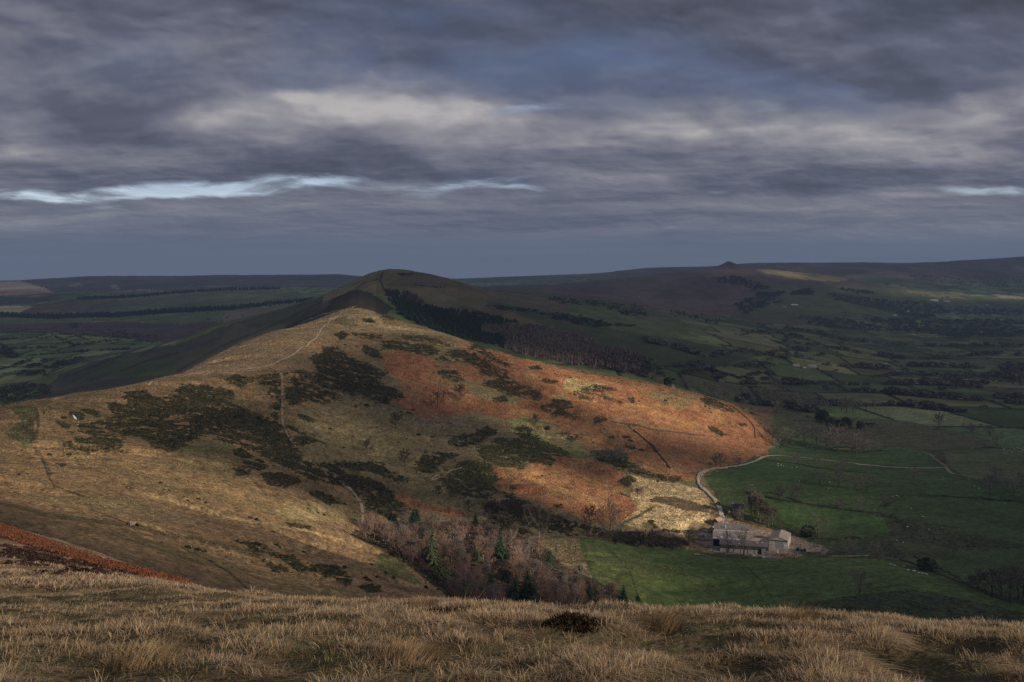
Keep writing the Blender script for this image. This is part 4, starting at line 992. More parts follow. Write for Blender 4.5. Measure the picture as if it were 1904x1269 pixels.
ASH = [bare_tree(40 + i, 14, .46, .22, 9, .5, twigs=26) for i in range(2)]
BIRCH = [bare_tree(50 + i, 12, .36, .22, 12, .75, twig=(M_TWIGB, M_TWIGR, M_TWIGR, M_TWIG, M_TWIGR, M_TWIGD)[i], twigs=22, tw=.085, bark=M_PALEBARK if i % 2 == 0 else M_BARK) for i in range(6)]
FIR = [conifer(60 + i, 12, .34) for i in range(3)]
LARCH = [conifer(70 + i, 16, .20, M_NEEDLEL, .35) for i in range(2)]
def ivy_crown(seed):
    V, Fc = bush_proto(seed, 260, 1.25); V = V * np.array([3.0, 3.0, 3.0]) + np.array([0, 0, 1.6])
    return py_mesh('crown', V, [tuple(f) for f in Fc], M_IVY)
tv_, tf_ = [], []; tube(tv_, tf_, [np.array([0, 0, -.3]), np.array([.1, 0, 2]), np.array([0, .1, 4])], [.28, .2, .1], 6)
HOLLY = [(py_mesh('trunk', tv_, tf_, M_BARK, True), ivy_crown(400 + i)) for i in range(2)]
PH_H = {'bare_tree': 12.0, 'conifer_tree': 12.0, 'birch_tree': 12.0, 'larch_tree': 16.0, 'evergreen_tree': 5.6}
TREE_XY = []
def plant(kind, proto, g, H, label, group=None, wide=1.0, h0=None):
    s = H / (h0 or PH_H[kind])
    e = empty(kind, (g.x, g.y, g.z), random.uniform(0, 6.28)); e.scale = (s * wide, s * wide, s)
    link('trunk', proto[0], e); link('crown', proto[1], e)
    tag(e, label, 'tree', group); TREE_XY.append((g.x, g.y)); return e
def at(f, x, y, ymin=330): return ground(f.c[0] + x / f.s, f.c[1] + y / f.s, ymin)
def ptree(f, x, y, h, label, group=None, kind='bare_tree', protos=None, wide=1.0, ymin=330, h0=None):
    g = at(f, x, y, ymin); H = h / f.s / F * g.y
    return plant(kind, random.choice(protos or OAK), g, H, label, group, wide, h0)
def ptrees(f, spots, label, group, **kw):
    for s in spots.split():
        v = [float(q) for q in s.split(',')]; ptree(f, *v, label, group, **kw)
# round the farm
ptree(ZF, 680, 1012, 235, 'spreading bare tree in front of the long barn, limbs across its roof', protos=ASH, h0=14)
ptree(ZF, 540, 1003, 205, 'slim bare tree in front of the open end of the long barn', protos=ASH, wide=.6, h0=14)
ptree(ZF, 905, 960, 130, 'small bare tree at the corner between long barn and gabled shed', protos=ASH, wide=.6, h0=14)
ptree(ZF, 650, 745, 160, 'thin bare tree between the stone house and the long barn', protos=ASH, wide=.5, h0=14)
ptree(ZF, 235, 905, 120, 'dark bare tree at the left end of the farmyard below the straw bank', protos=OAKD)
ptrees(ZF, "742,695,205 785,705,240 825,730,230 865,745,215 900,770,185 935,755,165 810,660,200 955,735,145 775,650,160", 'olive brown bare tree in the copse right of the stone house', 'trees of the copse by the house', protos=OLV, h0=14, wide=.78)
ptree(ZF, 1335, 850, 185, 'grey bare tree rising behind the dark evergreen beside the farm', wide=1.1)
ptree(ZF, 1250, 850, 105, 'dense dark evergreen standing in the field right of the farm', kind='evergreen_tree', protos=HOLLY, wide=1.15)
ptrees(ZF, "1155,212,100 1345,242,105 1565,262,110", 'bare tree beside the pale lane across the green field', 'trees along the pale lane')
ptrees(ZF, "1355,392,125 1525,412,155 1668,432,140 1770,445,150", 'bare tree in the group of four on the open pasture', 'four pasture trees')
ptrees(ZF, "990,522,120 1148,550,165", 'bare tree on the dark field boundary above the copse', 'pair of boundary trees above the copse', protos=OAKD)
ptrees(ZF, "1540,610,100 1703,626,130", 'bare tree on the field boundary right of the farm', 'pair of boundary trees right of the farm')
ptree(ZF, 745, 455, 75, 'small grey tree just above the copse')
ptrees(ZF, "470,235,125 430,240,100 630,225,80 775,190,60 380,250,60", 'bare tree where the lane bends round the bracken slope', 'trees at the lane bend', protos=OAKD)
ptree(ZF, 965, 75, 90, 'bare tree at the foot of the spur above the lane')
ptrees(ZB, "262,872,112 445,882,100", 'bare tree on the wall line to the right of the farmyard', 'pair of trees on the wall line')
ptree(ZB, 335, 1112, 150, 'round bare tree alone in the lower green field', wide=1.15)
ptree(ZB, 770, 962, 78, 'dark evergreen bush at the corner of two hedges', kind='evergreen_tree', protos=HOLLY, wide=1.4)
ptree(ZB, 935, 892, 112, 'bare tree beside the scrubby stream, near the hedge corner')
ptrees(ZB, "1180,1112,150 1100,1085,115 1050,1070,70 1300,1165,215 1345,1150,215 1385,1130,190 1240,1125,160", 'dark bare tree in the clump at the right edge above the grass brow', 'clump at the right edge', protos=OAKD, wide=1.15)
ptree(ZB, 682, 386, 82, 'bare tree below the straight lane, alone in the field')
ptree(ZB, 932, 412, 50, 'tiny bare tree below the lane junction')
ptrees(ZB, "1170,475,120 1205,395,95 1320,492,110 1290,460,80 1375,430,70 1350,400,60", 'bare tree in the loose group by the track at the right', 'trees by the right hand track')
ptrees(ZB, "880,277,42 822,262,50 855,270,40", 'small bare tree at the lane junction', 'trees at the lane junction')
ptree(ZB, 750, 805, 75, 'small bare tree standing in the brown stream scrub')
ptree(ZB, 490, 522, 55, 'small bare tree beside the field wall in mid pasture')
ptrees(ZB, "405,122,26 458,82,62 1062,82,44 505,185,50 560,188,30 600,190,34 685,60,30 770,65,25 840,40,60 1170,105,70 1040,85,50 1135,185,24 1210,170,60", 'bare tree dotted over the rough brown pasture beyond the lane', 'trees on the rough brown pasture')
# wooded foot of the spur
ptrees(ZR, "965,1022,115 1060,1040,110 1030,1000,80 990,985,90 910,1000,95 860,985,80 800,985,85 760,960,75 840,950,70 930,965,80 1100,1030,70 720,985,70", 'pinkish grey bare tree in the belt above the green field', 'tree belt above the green field', protos=OAK)
ptrees(ZR, "670,1005,95 640,985,80 655,960,70 700,1010,60", 'bare tree at the point where bracken meets the lane wall', 'trees at the point of the bracken', protos=OAKD)
ptrees(ZR, "940,920,62 985,928,58 1080,912,36 890,880,66 1010,905,50", 'dark bushy tree above the pale tree belt', 'dark trees above the belt', protos=HOLLY, kind='evergreen_tree')
ptrees(ZR, "660,835,60 680,830,52 655,810,40", 'bare tree by the wall on the smooth green slope', 'trees on the smooth slope')
ptree(ZR, 1475, 897, 62, 'dark bare tree alone in mid valley at the right', protos=OAKD)
ptrees(ZR, "1640,930,46 1730,948,52 1600,915,30 1790,960,30", 'bare tree along the ditch at the right of the rough pasture', 'trees along the ditch')
ptrees(ZR, "700,800,75 640,790,85 600,780,70 740,810,80 790,800,70 830,815,60 680,770,80 760,780,60 860,830,70 560,770,60 820,790,85 905,835,60 780,830,60 620,770,60 930,830,40 650,740,70", 'grey bare tree in the broad wood behind the spur', 'broad wood behind the spur')
ptrees(ZR, "1010,835,85 1045,830,75 985,830,60 1080,815,45 1150,810,45 1110,815,40", 'bare tree in the clump at the end of the hedge belt', 'clump at the hedge end')
ptrees(ZR, "370,765,65 345,750,60 400,770,50 330,740,50 420,775,45 270,715,30 230,705,40 190,700,45 160,700,40 60,690,45 20,685,40 85,690,35 300,720,40", 'dim bare tree peeping over the crest of the bracken spur', 'trees over the spur crest', protos=OAKD, ymin=1600)
ptree(ZR, 122, 708, 52, 'dark round conifer over the crest of the bracken spur', kind='evergreen_tree', protos=HOLLY, ymin=1600)
# on the near slopes
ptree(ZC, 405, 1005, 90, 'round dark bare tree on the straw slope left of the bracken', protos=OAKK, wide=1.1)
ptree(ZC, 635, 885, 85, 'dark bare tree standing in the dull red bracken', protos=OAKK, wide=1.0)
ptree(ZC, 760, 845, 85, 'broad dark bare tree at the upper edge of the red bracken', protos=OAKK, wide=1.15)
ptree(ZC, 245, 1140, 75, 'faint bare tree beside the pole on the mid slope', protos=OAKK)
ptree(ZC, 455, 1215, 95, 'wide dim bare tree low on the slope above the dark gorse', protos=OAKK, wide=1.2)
ptree(ZC, 1175, 985, 60, 'scrubby bare tree at the left end of the bracken field', protos=OAKK)
ptree(ZC, 1245, 1010, 22, 'tiny dark bush tree on the bracken by the hedge', kind='evergreen_tree', protos=HOLLY)
ptrees(ZC, "1575,1190,80 1610,1195,75 1650,1195,85 1540,1185,60 1630,1170,60", 'thin bare tree in the gorse hollow between the bracken slopes', 'hollow between the bracken slopes')
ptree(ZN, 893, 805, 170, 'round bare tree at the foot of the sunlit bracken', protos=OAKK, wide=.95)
ptree(ZN, 1060, 935, 320, 'tall spreading bare tree in front of the sunlit bracken', protos=ASH, wide=.85, h0=14)
ptree(ZN, 462, 965, 330, 'big silvery bare tree at the corner of the lower field', protos=OLV, wide=1.0, h0=14)
ptrees(ZN, "1330,590,110 1290,580,90 1250,560,70", 'pale bare tree beside the straw bank', 'pale trees by the straw bank', protos=[BIRCH[0], BIRCH[4]])
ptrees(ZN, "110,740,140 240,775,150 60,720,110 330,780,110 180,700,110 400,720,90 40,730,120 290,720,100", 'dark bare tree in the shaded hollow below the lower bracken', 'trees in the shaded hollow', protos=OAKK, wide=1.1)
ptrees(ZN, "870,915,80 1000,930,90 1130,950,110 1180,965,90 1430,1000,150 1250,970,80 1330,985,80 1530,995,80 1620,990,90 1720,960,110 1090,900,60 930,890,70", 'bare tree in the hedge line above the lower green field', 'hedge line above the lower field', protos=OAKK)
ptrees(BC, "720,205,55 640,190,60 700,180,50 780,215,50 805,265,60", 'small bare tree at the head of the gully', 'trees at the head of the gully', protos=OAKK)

# the leafless wood below the brow
WOOD = BC("232,330 300,300 420,320 560,330 700,325 860,335 1000,385 1090,400 1200,455 1250,560 1350,600 1500,640 1600,690 1650,760 1400,790 1000,790 760,760 640,700 560,600 480,550 330,450 230,390")
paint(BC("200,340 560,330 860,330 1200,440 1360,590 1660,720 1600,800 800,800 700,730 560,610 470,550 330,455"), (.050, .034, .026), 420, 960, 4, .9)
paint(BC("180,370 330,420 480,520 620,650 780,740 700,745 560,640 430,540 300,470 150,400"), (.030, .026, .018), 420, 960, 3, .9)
KEEP = []
_pt = ptree
def ptree(f, x, y, h, label, group=None, **kw):
    e = _pt(f, x, y, h, label, group, **kw); px = f.c[0] + x / f.s; py = f.c[1] + y / f.s
    e.scale = [q * 1.15 for q in e.scale]
    if h > 55: KEEP.append((px, py, py - h / f.s, h / f.s * .34 + 5, e.location.y))
    return e
ptree(BC, 985, 535, 140, 'bluish green fir standing out in the middle of the wood', kind='conifer_tree', protos=FIR, wide=1.05)
ptree(BC, 1258, 578, 104, 'narrow dark fir at the edge of the lower green field', kind='conifer_tree', protos=FIR, wide=.9)
ptree(BC, 1135, 765, 180, 'largest dark fir at the foot of the wood, just above the brow', kind='conifer_tree', protos=FIR, wide=1.2)
ptree(BC, 1068, 752, 145, 'slender dark fir left of the largest fir', kind='conifer_tree', protos=FIR, wide=.9)
ptree(BC, 1665, 775, 92, 'dark fir at the right tip of the wood', kind='conifer_tree', protos=FIR)
ptree(BC, 1478, 728, 62, 'small dark fir in the right tail of the wood', kind='conifer_tree', protos=FIR)
ptree(BC, 1745, 760, 34, 'tiny dark fir beyond the right tip of the wood', kind='conifer_tree', protos=FIR)
ptree(BC, 845, 335, 60, 'short dark fir at the top edge of the wood', kind='conifer_tree', protos=FIR)
ptree(BC, 605, 560, 265, 'tall mossy green larch in the left part of the wood', kind='larch_tree', protos=LARCH, wide=.95)
ptrees(BC, "650,640,150 690,650,130 620,640,120", 'mossy green larch low in the left part of the wood', 'mossy larches', kind='larch_tree', protos=LARCH)
ptree(BC, 860, 545, 95, 'dull green larch left of the fir in the wood', kind='larch_tree', protos=LARCH, wide=1.1)
ptree(BC, 1010, 660, 70, 'green bushy conifer above the pair of dark firs', kind='conifer_tree', protos=FIR, wide=1.4)
ptree(BC, 930, 690, 70, 'dull conifer in the shade at the foot of the wood', kind='conifer_tree', protos=FIR, wide=1.4)
ptrees(BC, "380,320,60 400,330,50 500,330,70 520,320,60", 'small dark conifer at the upper left of the wood', 'small conifers at the upper left', kind='conifer_tree', protos=FIR, wide=1.2)
ptree = _pt
lo, hi = WOOD.min(0), WOOD.max(0); n = 0; tries = 0
while n < 235 and tries < 7000:
    tries += 1
    px = random.uniform(lo[0], hi[0]); py = random.uniform(lo[1], hi[1])
    g = ground(px, py + 14, 430, 1000)
    if not inside(WOOD, np.array([px]), np.array([py]))[0]: continue
    if any(abs(px - q[0]) < q[3] and py - 24 < q[1] - 6 and py + 14 > q[2] and g.y < q[4] + 4 for q in KEEP): continue
    H = random.uniform(6.5, 14.0) * (.75 if px > 1080 else 1)
    if any((g.x - a) ** 2 + (g.y - b) ** 2 < 9 for a, b in TREE_XY[-120:]): continue
    z = 0 if px < 800 else (1 if px < 1000 else 2)
    lab = ['reddish bare birch in the left part of the wood below the bracken', 'reddish bare birch in the middle of the wood around the fir', 'reddish bare birch in the right tail of the wood beside the green field'][z]
    plant('birch_tree', random.choice(BIRCH), g, H, lab, ['left part of the wood', 'middle of the wood', 'right tail of the wood'][z], random.uniform(.85, 1.2)); n += 1
print('birches', n, tries)
# ------------------------------------------------------------------ far woods and hedges: masses nobody could count
def cone_proto(seed):
    r = np.random.default_rng(seed); V = []; Fc = []
    for tier in range(4):
        z0 = .05 + tier * .23; z1 = min(z0 + .38, 1.0); rr = .24 * (1 - tier * .23)
        n = 6; a0 = r.uniform(0, 6)
        for j in range(n):
            a = a0 + 6.283 * j / n; b = a0 + 6.283 * (j + 1) / n; q = r.uniform(.75, 1.2)
            k = len(V)
            V += [(rr * q * math.cos(a), rr * q * math.sin(a), z0 + r.uniform(-.04, .04)), (rr * q * math.cos(b), rr * q * math.sin(b), z0 + r.uniform(-.04, .04)), (.02 * math.cos(b), .02 * math.sin(b), z1), (.02 * math.cos(a), .02 * math.sin(a), z1)]
            Fc.append([k, k + 1, k + 2, k + 3])
    return np.array(V), np.array(Fc)
CONE = [cone_proto(i) for i in range(4)]
def crown_proto(seed, n=30):
    V, Fc = bush_proto(seed, n, 1.0); V = V.copy()
    V[:, 2] = V[:, 2] * .5 + .45
    return V, Fc
CROWN = [crown_proto(500 + i) for i in range(5)]
def line_pts(line, step, jit, gaps=True):
    out = []
    for a, b in zip(line[:-1], line[1:]):
        L = np.hypot(*(b - a)); n = max(1, int(L / step))
        for i in range(n):
            p = a + (b - a) * (i + random.random()) / n
            if gaps and vnoise(np.array(p[0] / 9.0), np.array(p[1] / 3.0), 2) < .34: continue
            out.append((p[0] + random.gauss(0, jit * 1.5), p[1] + random.gauss(0, jit * .6)))
    return out
def poly_pts(poly, n):
    lo, hi = poly.min(0), poly.max(0); out = []
    while len(out) < n:
        q = np.c_[R.uniform(lo[0], hi[0], 400), R.uniform(lo[1], hi[1], 400)]
        q = q[inside(poly, q[:, 0] + 4 * np.sin(q[:, 1] * .7), q[:, 1])]
        out += [tuple(v) for v in q]
    return out[:n]
def mass(name, label, pts, hgt, wid, col, protos, ymin=1650, ymax=14000, cat='trees', var=.4, dark=.35):
    P = []
    for px, py in pts:
        g = ground(px, py, ymin, ymax); P.append((g.x, g.y, g.z - .3))
    return mass_xyz(name, label, np.array(P), hgt, wid, col, protos, cat, var, dark)
def mass_xyz(name, label, P, hgt, wid, col, protos, cat='trees', var=.4, dark=.35):
    n = len(P); h = hgt[0] + (hgt[1] - hgt[0]) * R.random(n) * np.clip(2.2 * fbm(P[:, 0] / 60, P[:, 1] / 60, 2, 3) - .35, .15, 1.15); w = h * R.uniform(wid[0], wid[1], n)
    t = np.array([col]) * (1 + dark * (2 * R.random((n, 1)) - 1))
    V, Fq, C = scatter_mesh(protos, P, w, h, t, R, var)
    return tag(link(name, np_mesh(name, V, Fq, [M_LEAF], {'tint': ('POINT', 'FLOAT_COLOR', C)})), label, cat, None, 'stuff')
DKC = (.016, .030, .022); LAR = (.125, .085, .075); BRW = (.052, .044, .038); HED = (.030, .032, .022)
# plantations behind the spur
mass('conifer_wood', 'dark conifer plantation running down behind the spur', poly_pts(ZC("335,240 400,245 470,290 560,330 660,345 760,355 900,370 1080,415 1000,432 870,425 880,470 1000,500 1010,560 900,535 800,510 650,475 560,435 430,380 380,300"), 1700), (7, 12), (1.4, 1.9), DKC, CONE, 1900, 3000)
mass('larch_wood', 'purple brown larch plantation below the dark conifers', poly_pts(ZC("870,425 1000,432 1100,420 1280,450 1450,500 1560,550 1700,580 1800,625 1730,690 1500,672 1300,635 1100,595 1010,565 1000,500"), 1300), (7, 11.5), (1.2, 1.7), LAR, CONE, 1820, 3000)
mass('larch_wood', 'small purple wood at the top of the dark conifers', poly_pts(ZC("430,250 500,265 560,320 500,310 440,280"), 70), (10, 14), (.8, 1.1), (.06, .045, .042), CONE, 1900, 3000)
mass('shrub_wood', 'bare shrubby wood at the foot of the larches', poly_pts(ZC("1500,600 1700,590 1830,640 1904,720 1904,760 1700,700 1500,670"), 200), (5, 9), (.5, .8), (.045, .038, .034), CROWN, 1820, 2900)
mass('dark_scrub', 'dark scrub patches on the shoulder right of the second top', poly_pts(ZC("890,320 1100,340 1190,362 1000,352"), 120) + poly_pts(ZC("1220,280 1400,290 1700,320 1830,390 1700,385 1550,335 1300,310"), 260) + poly_pts(ZC("1190,370 1350,370 1560,420 1740,440 1500,445 1300,405"), 260) + poly_pts(ZC("1700,310 1800,330 1790,380 1690,370"), 80), (3, 8), (.6, .9), (.022, .026, .020), CROWN, 2300, 5200)
mass('heath_scrub', 'dark heather patches on the flank of the second top', poly_pts(LH("830,95 900,85 1030,100 900,112"), 40) + poly_pts(LH("1000,185 1280,215 1200,225 1020,195"), 40), (1.5, 3), (1.2, 2), (.03, .026, .022), CROWN, 2500, 3800)
# northern valley: conifer belts and hedges
mass('conifer_belt', 'long dark conifer belt across the northern valley', line_pts(ZL("-60,372 0,378 300,387 600,378 1000,352 1300,338 1600,305 1740,290"), 0.7, 2.4, False) + line_pts(ZL("0,384 300,392 600,384 1000,358 1300,343"), 1.0, 1.6, False), (13, 19), (1.2, 1.6), (.010, .018, .020), CONE, 3600, 7500)
mass('conifer_belt', 'upper dark conifer belt under the left moor', line_pts(ED("830,328 1100,318 1400,305 1700,280 1904,262 2200,240 2500,225 3000,215"), 0.8, 1.4, False), (14, 20), (1.2, 1.6), (.012, .018, .020), CONE, 5000, 9000)
mass('valley_trees', 'dark hedges and tree clumps on the floor of the northern valley',
     line_pts(ED("0,690 500,690"), 2, 1) + line_pts(ED("600,700 900,720 1300,740 1500,780 1800,790"), 1.6, 2) + line_pts(ED("0,760 600,740 800,830 980,800 1300,770"), 2.0, 1) + line_pts(ED("40,865 450,855 800,845"), 2, 1) + line_pts(ED("150,945 600,915 900,890 1400,870"), 2, 1) +
     line_pts(ED("800,720 900,750 1000,800"), 2, 1) + line_pts(ED("540,700 650,760 780,810"), 2, 1) + poly_pts(ED("0,870 60,880 220,970 160,970 0,910"), 60) + poly_pts(ED("480,1070 620,1010 860,960 920,970 800,1030 560,1090"), 120) + line_pts(ED("0,1090 200,1030 300,990 520,990"), 1.6, 2) + line_pts(ED("290,1060 430,1040"), 1.2, 2) +
     poly_pts(ED("180,1110 500,1090 480,1154 180,1154"), 60) + poly_pts(NL("0,250 280,200 560,240 560,330 200,400 0,430"), 200) + poly_pts(ZL("0,540 60,560 100,610 0,600"), 40) + poly_pts(ED("760,600 830,600 830,640 740,630"), 25) + line_pts(ED("1000,720 1300,690 1450,730 1720,730"), 1.6, 3),
     (4, 9), (.6, .95), (.036, .042, .036), CROWN, 1700, 6000)
# southern valley: named woods, then the hedges of every field
W = []
for s in ("450,290 520,265 620,250 690,275 600,300 500,345", "320,160 450,150 560,180 620,210 560,225 470,190 350,180", "730,230 830,213 845,240 740,242", "560,235 700,230 680,250 570,250"):
    W += poly_pts(ZR(s), 150)
mass('hill_wood', 'dark woods on the flank of the hill with the pike', W, (10, 15), (.5, .75), (.020, .024, .022), CROWN, 4000, 6800)
mass('conifer_row', 'dark conifer strip at the brow of the shoulder meadow', line_pts(ZR("140,325 220,345 300,365 370,378"), .9, 2.5), (9, 13), (.8, 1.1), DKC, CONE, 2500, 5200)
W = []
for s, n in (("740,340 850,360 1000,362 1130,392 1300,392 1500,402 1700,392 1910,402 1910,450 1600,460 1300,432 1000,412 860,402", 520), ("920,230 1050,250 1200,268 1400,282 1560,330 1400,362 1250,332 1100,302 950,262", 420), ("1560,300 1910,320 1910,345 1700,350 1560,340", 160),
             ("960,205 1080,220 1180,240 1060,235", 50), ("1330,140 1910,150 1910,215 1600,190 1350,165", 150), ("1100,360 1400,365 1910,370 1910,395 1500,395 1150,385", 220)):
    W += poly_pts(ZR(s), n)
mass('valley_wood', 'broad dark woods across the floor of the main valley', W, (9, 15), (.55, .9), (.055, .058, .052), CROWN, 3000, 9000)
W = []
for s, st, j in (("480,690 600,688 700,690 900,688 1110,695 1300,690 1530,697 1720,690", .9, 3), ("300,650 450,665 560,642 640,635", 1.0, 3), ("180,640 250,625 330,620 480,660 620,668", .9, 4), ("560,545 700,520 820,525", 1.0, 3), ("890,592 1000,602 1150,612 1330,602 1480,602 1700,612 1900,622", 1.1, 3),
                 ("700,480 900,500 1100,540 1300,562 1500,562 1700,542 1900,545", 1.2, 3), ("450,770 560,792 700,802 850,832", .9, 4), ("870,792 1050,802 1240,792 1450,817 1620,832", 1.0, 3), ("0,475 100,492 200,522 270,542", .5, 5), ("300,560 500,520 700,560 900,545", 1.5, 3), ("860,450 1000,470 1250,490 1500,500 1900,500", 1.3, 4),
                 ("480,445 560,430 640,440 760,470", 1.4, 3), ("690,410 760,420 900,440 1000,470", 1.0, 4), ("560,385 650,430 860,480", 1.6, 1), ("1300,740 1500,745 1700,760 1900,765", 1.4, 3), ("1250,640 1500,650 1900,640", 1.4, 3), ("1400,690 1600,660 1740,650", 1.2, 4), ("1210,735 1270,737", .8, 1),
                 ("900,715 1300,745 1620,770 1904,790", 1.6, 2), ("480,740 520,770 580,790", .8, 4), ("1100,660 1280,640 1400,640", 1.1, 3), ("1480,720 1620,700 1700,720", 1.2, 3), ("240,610 420,600 560,600", 1.6, 3), ("0,610 120,600 280,600", 1.4, 3)):
    W += line_pts(ZR(s), st * 2.7 / 2.7045, j / 2.7045)
W += poly_pts(ZR("1740,625 1810,595 1910,585 1910,700 1760,690"), 130) + poly_pts(ZR("600,560 640,545 650,600 570,620"), 20)
mass('hedgerow_trees', 'bare hedgerow trees in lines across the main valley', W, (4, 15), (.5, .85), (.080, .076, .062), CROWN, 1620, 6500, var=.3, dark=.4)
n_ = 26000
xx = R.uniform(-400, 5200, n_); yy = R.uniform(1650, 6800, n_); zz = height(xx, yy)
hh, h2_, e1, e2 = cells(xx, yy, 150, 210, 1)
ppx = CX + xx / yy * F
kk = (zz < 292) & (ppx > 880) & (ppx < 1990) & (((e1 < 6) & (h2_ > .25)) | (e2 < 7) | (R.random(n_) < .012))
kk |= (zz < 285) & (ppx > 900) & (ppx < 1990) & (fbm(xx / 140, yy / 260, 3, 10) > .63) & (R.random(n_) < .35)
kk &= R.random(n_) < .8
mass_xyz('field_hedges', 'dark hedges between the valley fields', np.c_[xx[kk], yy[kk], zz[kk] - .3], (1.5, 6.5), (.8, 1.2), (.050, .054, .038), CROWN, 'hedges', .3, .4)
kk = (zz < 300) & (ppx > -80) & (ppx < 700) & ((e1 < 5) | (e2 < 6)) & (yy > 2300)
xx = R.uniform(-2800, -350, n_); yy = R.uniform(2300, 5200, n_); zz = height(xx, yy); ppx = CX + xx / yy * F
hh, h2_, e1, e2 = cells(xx, yy, 150, 210, 1)
kk = (zz < 262) & (ppx > -60) & (ppx < 600) & (((e1 < 5) & (h2_ > .3)) | (e2 < 6)) & (R.random(n_) < .8)
mass_xyz('field_hedges', 'dark hedges between the fields of the northern valley', np.c_[xx[kk], yy[kk], zz[kk] - .3], (1.5, 5.0), (.7, 1.1), (.045, .05, .04), CROWN, 'hedges', .3, .4)
# rushes and scrub: hedge feet near the farm
W = line_pts(PH("1440,845 1460,820 1500,832 1540,836 1600,843 1640,838"), 1.1, 1.2) + line_pts(PH("1500,1001 1560,1003 1650,996"), 1.4, 1) + line_pts(PH("1630,955 1665,965 1690,985"), 1.0, 2.5) + line_pts(PH("1700,1035 1740,1052 1790,1082 1850,1108"), 1.6, 1)
W += line_pts(PH("1500,938 1560,947 1625,955"), 1.5, .6) + line_pts(PH("1370,915 1440,918 1500,938"), 1.5, .6) + line_pts(PH("1640,945 1680,922 1720,921 1850,930 1904,933"), 2.2, .8) + poly_pts(PH("1670,960 1760,985 1830,1000 1904,1012 1904,1022 1760,1015 1680,1000"), 70) + poly_pts(PH("1480,1126 1600,1106 1700,1100 1780,1112 1904,1142 1904,1170 1650,1140 1500,1140"), 140)
W += line_pts(PH("1436,822 1420,800 1400,775 1380,762"), 1.1, 1.2) + poly_pts(ZR("540,860 600,880 640,950 600,940"), 30)
mass('low_scrub', 'low brown scrub along ditches and walls of the farm fields', W, (.5, 1.7), (.9, 1.6), (.068, .068, .040), CROWN, 450, 2000, 'scrub', .35, .4)
W = poly_pts(ZN("1090,870 1250,860 1450,890 1700,930 1740,965 1600,1000 1300,975 1100,945"), 260) + poly_pts(ZN("680,760 830,790 1000,840 1080,900 800,900 560,880 480,820"), 130) + poly_pts(ZN("0,560 300,620 420,700 420,820 100,780 0,720"), 200)
mass('low_scrub', 'dark brown scrub along the stream below the sunlit bracken', W, (.7, 2.2), (.8, 1.4), (.048, .036, .027), CROWN, 500, 1100, 'scrub', .35, .4)
W = poly_pts(BC("250,400 480,520 620,650 760,730 1000,780 1300,780 1620,780 1560,690 1300,610 1180,470 1000,400 700,340 400,340 240,350"), 420)
mass('undergrowth', 'brown undergrowth between the birches of the wood', W, (.8, 2.2), (.9, 1.5), (.055, .036, .028), CROWN, 450, 960, 'undergrowth', .35, .4)
# ------------------------------------------------------------------ farm
M_STONE = simple('field_stone', (.33, .26, .19), var=.35, scale=1.3, bump=.4)
M_BRICK = simple('old_brick', (.19, .085, .060), var=.35, scale=1.5)
M_ROOFG = simple('grey_sheet_roof', (.30, .255, .235), var=.22, scale=.5, rough=.7)
M_ROOFD = simple('dark_sheet_roof', (.175, .155, .15), var=.25, scale=.5, rough=.7)
M_ROOFW = simple('weathered_sheet_roof', (.34, .275, .215), var=.25, scale=.5, rough=.7)
M_SLATE = simple('slate', (.065, .070, .085), var=.25, scale=1.2, rough=.55)
M_BOARD = simple('dark_boarding', (.085, .080, .078), var=.3, scale=1.5)
M_PANEL = simple('pale_concrete_panel', (.48, .42, .38), var=.2, scale=1.0)
M_WHITE = simple('white_paint', (.72, .70, .66), var=.08, scale=2.0, rough=.5)
M_CLEAR = simple('skylight_sheet', (.52, .50, .47), var=.1, scale=2.0, rough=.4)
M_BLACK = simple('dark_opening', (.010, .010, .010), var=.2, scale=1.0)
M_TIMBER = simple('weathered_timber', (.115, .090, .066), var=.3, scale=2.0)
M_POLE = simple('pole_timber', (.20, .165, .125), var=.2, scale=1.0)
M_YELLOW = simple('yellow_paint', (.62, .42, .02), var=.1, scale=2.0, rough=.4)
M_CAR = simple('grey_paint', (.20, .22, .25), var=.08, scale=2.0, rough=.3, spec=.5)
M_BLUE = simple('blue_paint', (.04, .09, .22), var=.15, scale=2.0, rough=.4)
M_TYRE = simple('tyre', (.02, .02, .02), var=.2, scale=3.0)
M_GLASS = simple('dark_glass', (.02, .025, .03), var=.1, scale=1.0, rough=.1, spec=.6)
M_WOOL = simple('fleece', (.62, .58, .50), var=.12, scale=4.0)
M_SKIN = simple('skin', (.45, .28, .2), var=.1)
M_STEEL = simple('galvanised_steel', (.30, .30, .31), var=.2, scale=1.0, rough=.5)
M_RUBBLE = simple('rubble', (.26, .20, .15), var=.5, scale=1.2)
M_LOG = simple('cut_timber', (.27, .165, .095), var=.45, scale=1.0)
